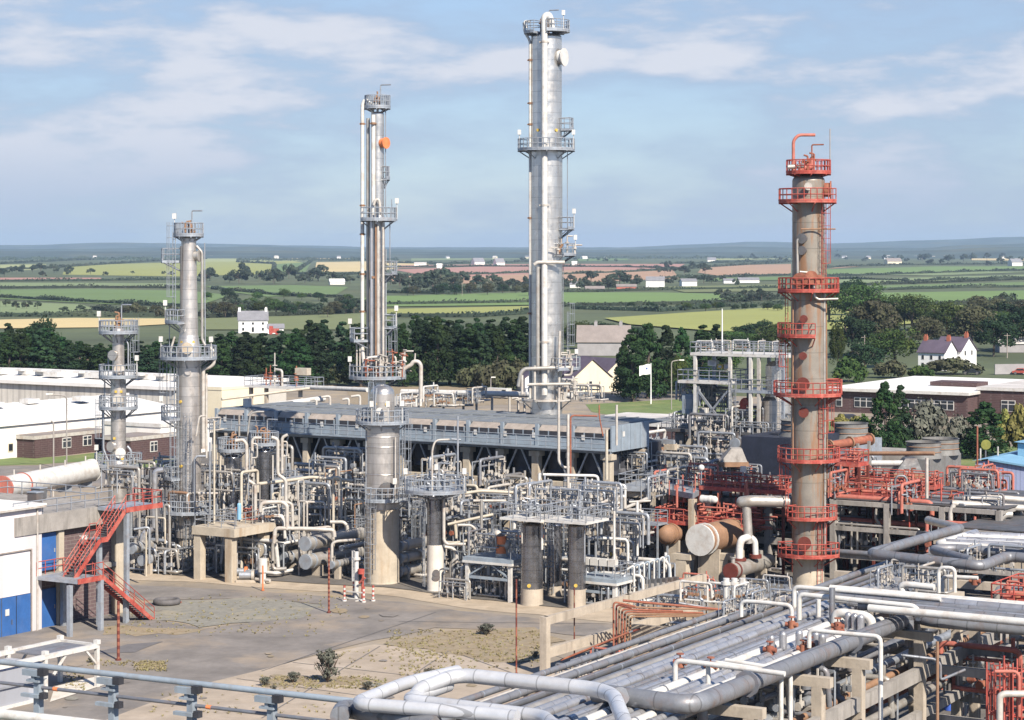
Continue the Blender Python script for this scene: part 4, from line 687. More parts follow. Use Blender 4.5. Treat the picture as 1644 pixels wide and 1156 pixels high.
# 6 rust-streaked column with red platforms
c = Col('rusty_column', 'rust-streaked beige column with bright red platforms and ladders', 'column', 1298, 940)
c.ped(893, 25, 'concrete_tan'); c.shell([(894, 26), (744, 27.5), (740, 28), (470, 28), (466, 26), (290, 26)], 'columnpaint'); c.dome(290, 26, 12, 'columnpaint')
c.root.children[-1]
c.ring(277, 8, 36, m='red', drop=.6); c.ring(323, 24, 48, 165, 330, m='red', light=None); c.ring(466, 26, 49, m='red'); c.ring(538, 27, 50, 165, 275, m='red'); c.ring(632, 28, 56, 150, 330, m='red'); c.ring(629, 28, 54, 330, 375, m='red'); c.ring(737, 28, 50, 130, 390, m='red'); c.ring(829, 27, 46, 215, 345, m='red'); c.ring(888, 26, 53, 195, 330, m='red')
c.lad(1319, 464, 325, 300, 'red', yoff=1.4); c.lad(1262, 536, 466, 200, 'red', yoff=.4); c.lad(1262, 630, 538, 200, 'red', yoff=.4); c.lad(1315, 735, 633, 300, 'red', yoff=1.3); c.lad(1325, 735, 633, 330, 'red', yoff=.6); c.lad(1313, 936, 829, 300, 'red', yoff=1.3); c.lad(1262, 826, 745, 200, 'red', yoff=.6); c.lad(1322, 829, 740, 330, 'rustbrown', yoff=.8)
c.pipe([(1273, 276), (1273, 226), (1281, 217), (1308, 217)], 2.6, 'redpale', .3, bend=.5); c.pipe([(1332, 262), (1332, 207)], .8, 'deadwood', .2, name='lightning_rod')
c.pipe([(1262, 269), (1288, 267)], 4, 'silver', 1.2); c.pipe([(1284, 290), (1284, 270), (1303, 268), (1303, 255)], 5, 'redpale', .2); c.pipe([(1277, 440), (1276, 384), (1290, 380)], 2, 'silver', 1.6); c.pipe([(1301, 464), (1301, 438), (1280, 436)], 2, 'silver', 1.7); c.pipe([(1302, 452), (1302, 474), (1308, 480), (1340, 479)], 2, 'silver', 2.1); c.pipe([(1282, 368), (1337, 368)], 1.2, 'rustbrown', 1.7)
c.pipe([(1321, 470), (1322, 900)], 2.2, 'silver', .9); c.pipe([(1325, 480), (1327, 760)], 1.3, 'rustbrown', .5); c.pipe([(1271, 480), (1271, 735)], 1.3, 'rustbrown', .9)
for v, a, rr, mm in [(305, 350, .8, 'rust'), (300, 262, .35, 'pale'), (383, 245, .45, 'darkgrey'), (402, 245, .4, 'darkgrey'), (511, 250, .35, 'darkred'), (570, 248, .35, 'darkred'), (615, 248, .62, 'darkred'), (660, 250, .45, 'darkred'), (868, 252, .6, 'darkred')]: c.mh(v, 27, a, rr, mm, .5)
c.mh(450, 27, 245, .7, 'rust', 1); c.mh(445, 27, 268, .6, 'rust', 1); c.mh(448, 27, 285, .4, 'rust', 1); topgear(c, 274, 20, 8, 'rust', 9)
# inlet elbow pipe from rusty column down to the exchanger
r = thing('large_pipe', 'fat beige overhead pipe bending from rusty column to red exchanger', 'pipe', D(1240, 805, 200)); dl = 199
b = MB().tube([D(1288, 806, 200), D(1205, 804, dl-.3), D(1191, 806, dl)], .5, 16, bend=.4).ball(D(1191, 806, dl), .5, 16, 10).tube([D(1198, 806, dl), D(1202, 872, dl)], .4, 14); b.build('duct', 'silver', r); MB().tube([D(1203, 862, dl), D(1190, 866, dl-1), D(1187, 880, dl-1), D(1187, 898, dl-1)], .33, 12, bend=.7).build('elbow', 'white', r); MB().tube([D(1204, 862, dl), D(1212, 868, dl), D(1213, 892, dl)], .28, 10).build('elbow', 'white', r)
MB().rod(D(1187, 896, dl-1), D(1187, 900, dl-1), .62, 14).build('flange', 'darkred', r); MB().rod(D(1213, 890, dl), D(1213, 896, dl), .55, 14).build('flange', 'darkred', r); MB().rod(D(1280, 806, 200), D(1286, 806, 200), .62, 14).build('flange', 'darkred', r)
# ---------------- helpers for steelwork and pipes ----------------
def pipe(pts, r, m, label, name='process_pipe', cat='pipe', group=None, n=8, bend=None, flanges=None, fm=None):
    b = MB().tube(pts, r, n, bend=bend)
    if flanges:
        root = thing(name, label, cat, (pts[0].x, pts[0].y, min(p.z for p in pts)), group); b.build('run', m, root)
        for t in flanges:
            i = min(int(t), len(pts)-2); a = pts[i]; d_ = pts[i+1]-a; p = a+d_*(t-i); u_ = d_.normalized()*.07
            MB().rod(p-u_, p+u_, r*1.45, 10).build('flange', fm or m, root)
        return root
    return single(name, b, m, label, cat, group)
def dpipe(d, px_, r, m, label, **k):  # r in pixels at distance d
    return pipe([D(u, v, d if not w else w[0]) for u, v, *w in px_], r/S(d), m, label, **k)
def frame(name, label, O, na, sa, nb, sb, levels, m, pw=.5, bw=.45, cat='structure frame', root=None, skip=()):
    r = root or thing(name, label, cat, O); top = levels[-1]
    for i in range(na+1):
        for j in range(nb+1):
            if (i, j) in skip: continue
            p = O+AX*(i*sa)+BX*(j*sb); MB().box(p+V((0, 0, top/2)), (pw, pw, top), RZ).build('post', m, r)
    for z in levels:
        for j in range(nb+1): MB().beam(O+BX*(j*sb)+AX*(pw/2*0)+V((0, 0, z-bw/2-.004*j)), O+BX*(j*sb)+AX*(na*sa)+V((0, 0, z-bw/2-.004*j)), pw*.8, bw).build('beam', m, r)
        if nb:
            for i in range(na+1): MB().beam(O+AX*(i*sa)+V((0, 0, z-bw/2-.03)), O+AX*(i*sa)+BX*(nb*sb)+V((0, 0, z-bw/2-.03)), pw*.7, bw*.9).build('beam', m, r)
    return r
def deck(name, label, pts, z, m, rm=None, th=.2, legs=None, cat='platform', root=None, rail=True, closed=True, group=None, h=1.1):
    r = root or thing(name, label, cat, (pts[0].x, pts[0].y, 0 if legs else z-th), group); pf = MB().slab([(p.x, p.y) for p in pts], z-th, z).build('deck', m, r)
    if rail: MB().rail([V((p.x, p.y, z)) for p in pts], r=.045, post=1.4, closed=closed, h=h).build('railing', rm or m, pf)
    if legs:
        for p in pts: MB().beam(V((p.x, p.y, 0)), V((p.x, p.y, z-th)), legs).build('leg', m, r)
    return r
def rect(O, a, b_): return [O, O+AX*a, O+AX*a+BX*b_, O+BX*b_]
# ---------------- fan cooler bank ----------------
ZD = 10.7; NB = 12; BW = 48.3/NB; DP = 13.5
bank = thing('cooler_structure', 'long concrete frame carrying the blue-grey bank of fan coolers', 'structure frame', G(-24, 7))
for i in range(NB+1):
    a = -48.3+i*BW
    for j, bb in enumerate((.3, DP/2, DP-.3)):
        b = MB(); p = G(a, bb); w = .75 if i % 2 == 0 else .62; b.box(p+V((0, 0, (ZD-.5+6.9)/2)), (w, w, ZD-7.4), RZ); b.box(p+V((0, 0, ZD-.8)), (w*1.6, w*1.4, .5), RZ)
        b.build('post', 'concrete_tan', bank)
        if i % 2 == 0: MB().box(p+V((0, 0, 3.15)), (.62, .62, 6.3), RZ).build('post', 'concrete', bank)
        if j == 0 and i < NB:
            k = MB(); k.beam(G(a+.25, bb, 7.2), G(a+BW*.45, bb, ZD-.3), .16); k.beam(G(a+BW-.25, bb, 7.2), G(a+BW*.55, bb, ZD-.3), .16); k.build('brace', 'galv', bank)
for bb in (.3, DP/2, DP-.3):
    for z, w, h in ((6.85, .7, .85), (4.7, .5, .55), (2.6, .5, .5)): MB().beam(G(-48.6, bb, z), G(.3, bb, z), w, h).build('beam', 'concrete_tan', bank)
    MB().beam(G(-48.6, bb, ZD-.27), G(.3, bb, ZD-.27), .4, .42).build('beam', 'grey', bank)
w_ = MB().slab([G(-48.6, -1.1)[:2], G(.6, -1.1)[:2], G(.6, -.05)[:2], G(-48.6, -.05)[:2]], ZD-.12, ZD); wk = w_.build('walkway', 'bluegrey', bank); MB().rail([G(-48.6, -1.05, ZD), G(.55, -1.05, ZD)], r=.04, post=1.7).build('railing', 'grey', wk)
def fan_bay():
    O = G(-48.3, 0); r = thing('fan_cooler', 'blue-grey fan cooler bay with ribbed roof and louvred front', 'fan cooler', O, 'fan cooler bays in the long bank'); X = lambda a, b_, z: O+AX*a+BX*b_+V((0, 0, z)); w = BW-.06
    f = MB(); f.beam(X(.03, .06, ZD+.47), X(w, .06, ZD+.47), .1, .9); f.beam(X(.15, .04, ZD+.02+.87), X(.17, .04, ZD+.02+.87), .16, .05)
    for k in range(4): f.beam(X(.35+k*1.12, .0, ZD+1.2), X(.35+k*1.12+.14, .0, ZD+1.2), .12, .56)
    f.box(X(.18, .02, ZD+1.05), (.34, .2, 2.1), RZ); f.build('front_panel', 'bluegrey', r)
    g = MB(); [g.beam(X(.5+q_*1.12, -.03, ZD+1.2), X(1.45+q_*1.12, -.03, ZD+1.2), .06, .5) for q_ in range(3)]; g.build('opening', 'darksteel', r)
    u_ = MB(); u_.add([X(.34, -.02, ZD+1.47), X(w, -.02, ZD+1.47), X(w, .75, ZD+2.0), X(.34, .75, ZD+2.0), X(.34, .2, ZD+1.25), X(w, .2, ZD+1.25)], [(0, 1, 2, 3), (0, 4, 5, 1)]); u_.build('sloping_panel', 'deadwood', r)
    t = MB(); t.slab([X(.02, .72, 0)[:2], X(w, .72, 0)[:2], X(w, DP, 0)[:2], X(.02, DP, 0)[:2]], ZD+1.85, ZD+2.02)
    for k in (0, 2): t.beam(X(.1+k*(w-.2)/3, .8, ZD+2.06), X(.1+k*(w-.2)/3, DP, ZD+2.06), .07, .1)
    t.beam(X(.05, 7.2, ZD+2.08), X(w-.03, 7.2, ZD+2.08), .1, .08)
    t.build('roof', 'roofgrey', r)
    s_ = MB(); s_.beam(X(.06, .15, ZD+1), X(.06, DP, ZD+1), .06, 1.9); s_.build('side_panel', 'bluegrey', r)
    for k in (2.4, 6.3, 11.0):
        c_ = X(BW/2, k, 0); q = MB().lathe((c_.x, c_.y), [(1.85, ZD-2.7), (1.7, ZD-2.3), (1.8, ZD-.1), (0, ZD-.1)], 20); d_ = q.build('fan_ring', 'darksteel', r); e = MB(); 
        for t_ in range(4): an = t_*pi/2+.4; e.beam(V((c_.x, c_.y, ZD-2.0)), V((c_.x+1.5*cos(an), c_.y+1.5*sin(an), ZD-2.0)), .35, .06)
        e.rod((c_.x, c_.y, ZD-3.4), (c_.x, c_.y, ZD-.9), .25, 8); e.build('fan', 'grey', d_)
    return r
fb0 = fan_bay()
for i in range(1, NB): dup(fb0, G(-48.3+i*BW, 0))
hb = thing('header_box', 'blue panelled box closing right end of the fan bank', 'panel box', G(.3, 0)); b = MB()
for k in range(4): b.beam(G(.35, .2+k*1.9, ZD+.95), G(.35, 2.0+k*1.9, ZD+.95), .14, 2.5)
b.build('panel', 'bluegrey', hb); MB().box(G(.46, 2.5, ZD+1.3), (.05, .4, .5), RZ).build('notice', 'white', hb)
for a in (-46.9, -38, -29.5, -21, -8.2, -2.6, -34, -15, -11.5):
    single('notice_board', MB().box(G(a, -.06, ZD+1.0), (.34, .06, .5), RZ), 'white', 'white notice on the front of the fan bank', 'notice', 'white notices along the fan bank')
# pipes running the length of the bank inside its frame
R0 = random.Random(12); Z_ = [(5.15, 'between the concrete beams'), (3.05, 'on the low beams'), (5.15, 'between the concrete beams'), (3.05, 'on the low beams')]
for i in range(34):
    z, w = Z_[i % 4]; bb = (-.1, .9, 2.2, 3.5, 5.2, 7.6, 9.5, 11.5)[i//4 % 8]+R0.uniform(-.2, .2); a0 = R0.uniform(-48, -36); a1 = R0.uniform(-12, 0); r_ = R0.choice([.1, .14, .2, .26]); mm = R0.choice(['pale', 'pale', 'galv', 'silver', 'rustbrown', 'pipegrey'])
    z += r_; pipe([G(a0, bb, z-1.6), G(a0, bb, z), G(a1, bb, z), G(a1, bb, z-1.2)], r_, mm, f"long {('pale' if mm=='pale' else 'brown' if 'rust' in mm else 'grey')} pipe {w} of the fan bank", name='header_pipe', group='long header pipes under the fan bank')
# white header pipes behind and above the bank
for i, (u0, v0, u1, v1, r_, m_, d0, d1, lb) in enumerate([(645, 629, 918, 635, 4.6, 'white', 250, 240, 'thick white pipe running level behind the fan bank, right'), (500, 622, 590, 626, 3.6, 'white', 262, 254, 'white pipe running level behind the fan bank, left'), (356, 641, 515, 621, 2.2, 'creampipe', 268, 276, 'thin cream pipe sloping up behind the fan bank'), (399, 656, 520, 640, 4.8, 'white', 252, 262, 'fat white pipe above the left end of fan bank'), (690, 652, 760, 650, 2.2, 'pale', 247, 246, 'thin white pipe above the fan bank roof')]):
    single('process_pipe', MB().rod(D(u0, v0, d0), D(u1, v1, d1), r_/S((d0+d1)/2), 12), m_, lb, 'pipe')
for i, u in enumerate([508, 530, 560, 578, 660, 672, 684, 712, 744, 765, 790, 818, 832, 842, 873, 894, 900]):
    d = 247; v0 = 632+R0.uniform(0, 12); dpipe(d, [(u-R0.choice([10, 14]), v0+2), (u, v0), (u, 672)], 2, 'pale', 'small white pipe bend dropping behind the fan bank', group='white pipe bends behind the fan bank')
dpipe(244, [(397, 640), (397, 668)], 7, 'white', 'upright white duct end standing over left fan bank', n=12)
# valve deck beyond the bank, left
O = D(392, 618, 290); O.z = CH-220/S(290); r = deck('valve_platform', 'raised valve platform against the dark conifers', [O, O+AX*9.8, O+AX*9.8+BX*4, O+BX*4], O.z, 'white', 'galv', th=.3); r.location.z = O.z-.3
for p in [O+AX*3.5, O+AX*9, O+AX*1.0]: MB().beam(V((p.x, p.y+1, 0)), V((p.x, p.y+1, O.z-.3)), .4).build('leg', 'concrete', r)
b = MB(); b2 = MB()
for k, a in enumerate((2.5, 3.2, 3.9, 4.8, 7.4)):
    q = O+AX*a+BX*1.4; h = (2.2, 2.6, 4.2, 1.6, 2.6)[k]; MB().rod(q, q+V((0, 0, h)), .09, 6).rod(q+V((0, 0, .7)), q+V((0, 0, 1.3)), .32, 8).rod(q+V((0, 0, h*.6)), q+V((0, 0, h*.6+.1)), .35, 10).build('valve', 'rust' if k != 2 else 'pale', r)
k = MB().tube([O+AX*5.4+BX*1, O+AX*5.4+BX*1+V((0, 0, 2)), O+AX*4.4+BX*1+V((0, 0, 2.1))], .16, 8); k.build('pipe_run', 'pale', r); MB().box(O+AX*8.3+BX*1.6+V((0, 0, 1.9)), (1.9, .9, .9), RZ).build('cabinet', 'creampipe', r)
# pale flat-roofed building behind the bank, right
o = D(925, 672, 338); o.z = 0; pb = prism_building('flat_roof_building', 'long low building with weathered white flat roof behind fan bank', 'building', [o, o+AX*17, o+AX*17+BX*16, o+BX*16], 3.9, 'brickbrown', 'roofpale')
o = D(1000, 745, 262); o.z = 0; prism_building('low_shed', 'low pale shed seen between the fan bank and steel tower', 'shed', [o, o+AX*9, o+AX*9+BX*9, o+BX*9], 2.6, 'whitewall', 'roofpale', over=.2)
# ---------------- vessels in front ----------------
def vessel(name, label, u, vb, r, v0, v1, m, pedm='concrete', ped_r=None, dd=0, n=24, dome=5):
    c = Col(name, label, 'vessel', u, vb, dd); c.ped(v1, ped_r or r, pedm); c.shell([(v1+.5, r), (v0+dome, r)], m, n=28); c.dome(v0+dome, r, dome, m); return c
c = vessel('tank_vessel', 'dark vessel standing on a white concrete pedestal with an opening', 699, 950, 13.5, 797, 874, 'clad_dark', 'concrete_white'); c.ring(787, 8, 50, light=[200, 340, 90], drop=.8); c.mh(925, 13.5, 277, .34, 'darkgrey', .02); c.mh(918, 13.5, 277, .3, 'darkgrey', .05); c.lad(681, 940, 790, 200, yoff=.6, cage=False); topgear(c, 786, 20, 8, 'galv', 11); c.ring(797, 13, 18, rail=False, m='clad_dark')
c.pipe([(694, 786), (694, 722), (699, 706), (722, 705)], 1.6, 'pale', .3, bend=.6)
c.pipe([(713, 800), (713, 866), (718, 872), (748, 872)], 2.6, 'pale', .7, bend=.4)
c = vessel('tank_vessel', 'dark shiny vessel beneath square white platform, at the right', 854, 972, 18, 838, 944, 'clad_dark'); O = V((c.c[0], c.c[1], 0))-AX*2.0-BX*1.9; deck(None, None, rect(O, 4, 3.8), c.z(829), 'white', 'galv', root=c.root, h=1.2); c.mh(938, 18, 255, .16, 'yellow', .04); topgear(c, 829, 16, 14, 'galv', 12); c.pipe([(870, 838), (870, 880)], 2, 'white', .9); c.pipe([(838, 835), (838, 870)], 1.2, 'pale', .9)
c = vessel('tank_vessel', 'second dark vessel beneath a white platform, beside the first', 926, 977, 14.5, 840, 945, 'clad_dark'); O = V((c.c[0], c.c[1], 0))-AX*2.0-BX*1.9; deck(None, None, rect(O, 4, 3.8), c.z(833), 'white', 'galv', root=c.root, h=1.2); topgear(c, 833, 16, 14, 'galv', 13); c.mh(938, 14.5, 262, .15, 'yellow', .04); c.pipe([(938, 850), (938, 900)], 1.3, 'galv', .8)
c = vessel('tank_vessel', 'darkest vessel standing in shade between the two platform vessels', 890, 958, 12, 838, 940, 'clad_dark'); topgear(c, 838, 12, 8, 'galv', 14); c.lad(884, 950, 838, 240, yoff=.7)
c = vessel('tank_vessel', 'short dark vessel with yellow plate behind the white posts', 982, 948, 13, 828, 925, 'clad_dark'); c.mh(888, 13, 260, .16, 'yellow', .04); topgear(c, 826, 14, 10, 'white', 15)
c = vessel('tank_vessel', 'dark blue-black tank on concrete table, the left twin', 373, 912, 13.5, 729, 834, 'clad_dark'); c.ring(722, 8, 24); topgear(c, 722, 16, 10, 'rustbrown', 16); c.pipe([(388, 740), (388, 832)], 1.6, 'pale', .6); c.pipe([(356, 730), (356, 838)], 1.3, 'creampipe', 1); c.lad(352, 835, 722, 200)
c = vessel('tank_vessel', 'dark blue-black tank on concrete table, the right twin', 424, 905, 13.5, 719, 828, 'clad_dark'); c.ring(712, 8, 24); topgear(c, 712, 16, 8, 'rustbrown', 17); c.pipe([(439, 730), (439, 828)], 1.6, 'pale', .6); c.pipe([(398, 712), (398, 690), (402, 664), (412, 661), (424, 661)], 1.6, 'orange' if 0 else 'silver', 0, bend=.6)
# concrete table for the twin tanks
O = D(313, 930, 202.5); O.z = 0; t = thing('concrete_table', 'concrete table with thick legs under the twin dark tanks', 'plinth', O); zt = CH-(843-HV)/S(203)
MB().slab([p[:2] for p in rect(O-AX*.2-BX*.2, 4.9, 6)], zt-.75, zt).build('slab', 'concrete_tan', t)
for a, b_ in ((.3, .3), (3.9, .3), (.3, 5), (3.9, 5)): MB().box(O+AX*a+BX*b_+V((0, 0, (zt-.75)/2)), (.75, .75, zt-.75), RZ).build('leg', 'concrete_tan', t)
MB().rail([O+AX*4.6+V((0, 0, zt)), O+V((0, 0, zt)), O+BX*5.7+V((0, 0, zt))], r=.04).build('railing', 'galv', t)
WO = D(379, 845, 203)-AX*3; WO.z = 0; r = deck('valve_platform', 'white-edged platform right of the concrete table', rect(WO, 3, 9.5), zt-.1, 'pale', 'galv', th=.4); 
for a, b_ in ((2.8, .2), (2.8, 4.7), (2.8, 9.2), (.2, 9.2)): MB().beam(WO+AX*a+BX*b_, WO+AX*a+BX*b_+V((0, 0, zt-.5)), .26).build('leg', 'pale', r)
r['label'] = 'white-edged steel platform right of the concrete table'
p = WO+AX*1.6+BX*4.5; rd = thing('rusty_drum', 'small rusty drum lying on the white-edged platform', 'drum', p+V((0, 0, zt-.1))); MB().rod(p+V((-1.1, 0, zt+.5)), p+V((1.1, .4, zt+.5)), .42, 14).build('drum_shell', 'rust', rd); MB().box(p+V((-.6, 0, zt+.05)), (.2, .9, .3)).build('saddle', 'rust', rd); MB().box(p+V((.6, .2, zt+.05)), (.2, .9, .3)).build('saddle', 'rust', rd)
# ---------------- shell-and-tube exchangers ----------------
def exch(label, u, v, d, rpx, Lm, m='silver', name='heat_exchanger', hm='grey', group=None, dirv=BX, legs=True, nozz=True, zg=0):
    p = D(u, v, d); R_ = rpx/S(d); r = thing(name, label, 'exchanger', (p.x, p.y, zg if legs else p.z-R_), group); q = p+dirv*Lm; b = MB().rod(p, q, R_*.93, 20)
    b.ball(q, R_*.93, 14, 8); b.build('drum_shell', m, r); h = MB().rod(p-dirv*.12, p+dirv*.1, R_, 20).rod(p+dirv*.75, p+dirv*.95, R_*1.02, 20); h.build('channel_cover', hm, r)
    if nozz: MB().rod(p+dirv*.45, p+dirv*.45+V((0, 0, R_*1.7)), R_*.28, 8).rod(p+dirv*.45+V((0, 0, R_*1.55)), p+dirv*.45+V((0, 0, R_*1.7)), R_*.42, 10).build('nozzle', m, r); MB().rod(p+dirv*(Lm*.8), p+dirv*(Lm*.8)+V((0, 0, R_*1.6)), R_*.28, 8).build('nozzle', m, r)
    if legs:
        for t_ in (.22, .8): z0 = p.z-R_*.7; MB().box(p+dirv*(Lm*t_)+V((0, 0, (zg-p.z)+(z0-zg)/2)), (R_*1.5, .35, z0-zg), RZ).build('saddle', 'concrete', r)
    return r
GR = 'heat exchangers stacked in front of the fan bank'
exch('grey exchanger drum, upper left of the stacked four', 455, 869, 207, 10, 6.2, group=GR, legs=False); exch('long grey exchanger drum, upper right of the stacked four', 490, 873, 203, 12, 8.5, group=GR, legs=False)
exch('grey exchanger drum, lower left of the stacked four', 455, 896, 207, 10.5, 6.2, group=GR); exch('long grey exchanger drum, lower right of the stacked four', 491, 902, 203, 12.3, 8, group=GR)
exch('slim grey exchanger beside the four stacked drums', 532, 907, 201.5, 6.5, 4.4, group=GR); exch('small grey drum above the slim exchanger', 549, 880, 203, 4.5, 4, group=GR, legs=False)
for i, v in enumerate((877, 897, 918)): exch(('top','middle','bottom')[i]+' drum of the three beside the broad vessel', 641, v, 201, 8.8, 4.6, group='three drums beside the broad vessel', legs=(i == 2))
exch('grey exchanger drum at the foot of red stair, upper', 212, 880, 206, 9.5, 4.6, group='exchangers by the red stair', legs=False); exch('grey exchanger drum at the foot of red stair, lower', 228, 900, 205, 8.5, 4, group='exchangers by the red stair')
exch('red-ended beige exchanger below the white-ended tank', 1173, 917, 196, 13, 7.6, 'silver', hm='darkred', name='heat_exchanger'); r = exch('large horizontal tank with round white end and rusty body', 1124, 867, 199, 25.5, 8.2, 'rustbrown', name='horizontal_tank', hm='white', nozz=False); r['category'] = 'tank'
k = MB(); p = D(1124, 867, 199)-BX*.13
k.lathe((0, 0), [(0, 0)], 4) if 0 else None
r = exch('small brown round-ended tank left of the white-ended tank', 1070, 858, 206, 16.5, 5.4, 'rustbrown', name='horizontal_tank', hm='rustbrown', nozz=False); r['category'] = 'tank'; p = D(1070, 858, 206); MB().ball(p, 16.3/S(206), 18, 12).build('end_cap', 'rustbrown', r)
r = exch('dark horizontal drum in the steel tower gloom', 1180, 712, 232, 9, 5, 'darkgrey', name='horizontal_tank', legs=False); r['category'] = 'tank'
for u, w in ((1084, 1.0), (1150, 1.25)):   # concrete piers
    q = D(u, 958, 199); q.z = 0; q = q+BX*1.5; single('tank_pier', MB().box(q+V((0, 0, 1.2)), (w, .9, 2.4), RZ).box(q+V((0, 0, 2.45)), (w*1.9, 1.0, .5), RZ), 'concrete_tan', 'concrete pier under the '+('brown tank' if u < 1100 else 'white-ended tank'), 'pier')
# ---------------- steel tables with white legs ----------------
def table(label, u, v, w, dp, d, ztop_v, m='white', dm='bluegrey', brace=True):
    O = D(u, v, d); O.z = 0; z = CH-(ztop_v-HV)/S(d); r = thing('steel_table', label, 'platform', O); df = MB().slab([p[:2] for p in rect(O-AX*.3-BX*.3, w+.6, dp+.6)], z-.35, z).build('deck', dm, r); MB().rail([O+AX*w+V((0, 0, z)), O+AX*w+BX*dp+V((0, 0, z)), O+BX*dp+V((0, 0, z))], r=.04, post=1.2).build('railing', 'galv', df)
    MB().slab([p[:2] for p in rect(O-AX*.34-BX*.34, w+.68, dp+.68)], z-.5, z-.3).build('edge_beam', m, df)
    for a in (0, w):
        for b_ in (0, dp): MB().beam(O+AX*a+BX*b_, O+AX*a+BX*b_+V((0, 0, z-.35)), .32).build('leg', m, r)
    if brace:
        for b_ in (0, dp): k = MB(); k.beam(O+BX*b_+V((0, 0, z*.55)), O+AX*w*.5+BX*b_+V((0, 0, z-.4)), .13).beam(O+AX*w+BX*b_+V((0, 0, z*.55)), O+AX*w*.5+BX*b_+V((0, 0, z-.4)), .13).beam(O+BX*b_+V((0, 0, z*.53)), O+AX*w+BX*b_+V((0, 0, z*.53)), .22); k.build('brace', 'bluegrey', r)
    return r, O, z
t1, O1, z1 = table('blue-grey steel table on white legs beside pedestal vessel', 751, 967, 4.3, 3.4, 191.5, 893)
t2, O2, z2 = table('steel table on white legs in front of the dark vessels', 929, 976, 3.5, 3, 188, 925)
for k in range(4): p = O2+AX*(.4+k*.85)+BX*.6; r = thing('junction_box', 'white box in the row on the front steel table', 'box', p+V((0, 0, z2)), 'white boxes on the steel table'); MB().box(p+V((0, 0, z2+1.25)), (.72, .5, .6), RZ).build('case', 'white', r); MB().rod(p+V((0, 0, z2)), p+V((0, 0, z2+1)), .05, 5).build('stem', 'galv', r)
p = O1+AX*2.6+BX*1.2+V((0, 0, z1)); r = thing('valve_actuator', 'orange and white valve actuator on the blue-grey table', 'valve', p); MB().rod(p+V((0, 0, .2)), p+V((0, 0, .9)), .42, 12).rod(p+V((0, 0, 1.1)), p+V((0, 0, 1.75)), .45, 12).build('body', 'orange', r); MB().ball(p+V((.35, .2, 1)), .5, 12, 8).ball(p+V((-.3, .3, 1.9)), .35, 10, 7).rod(p, p+V((0, 0, .3)), .5, 10).build('casing', 'pale', r)
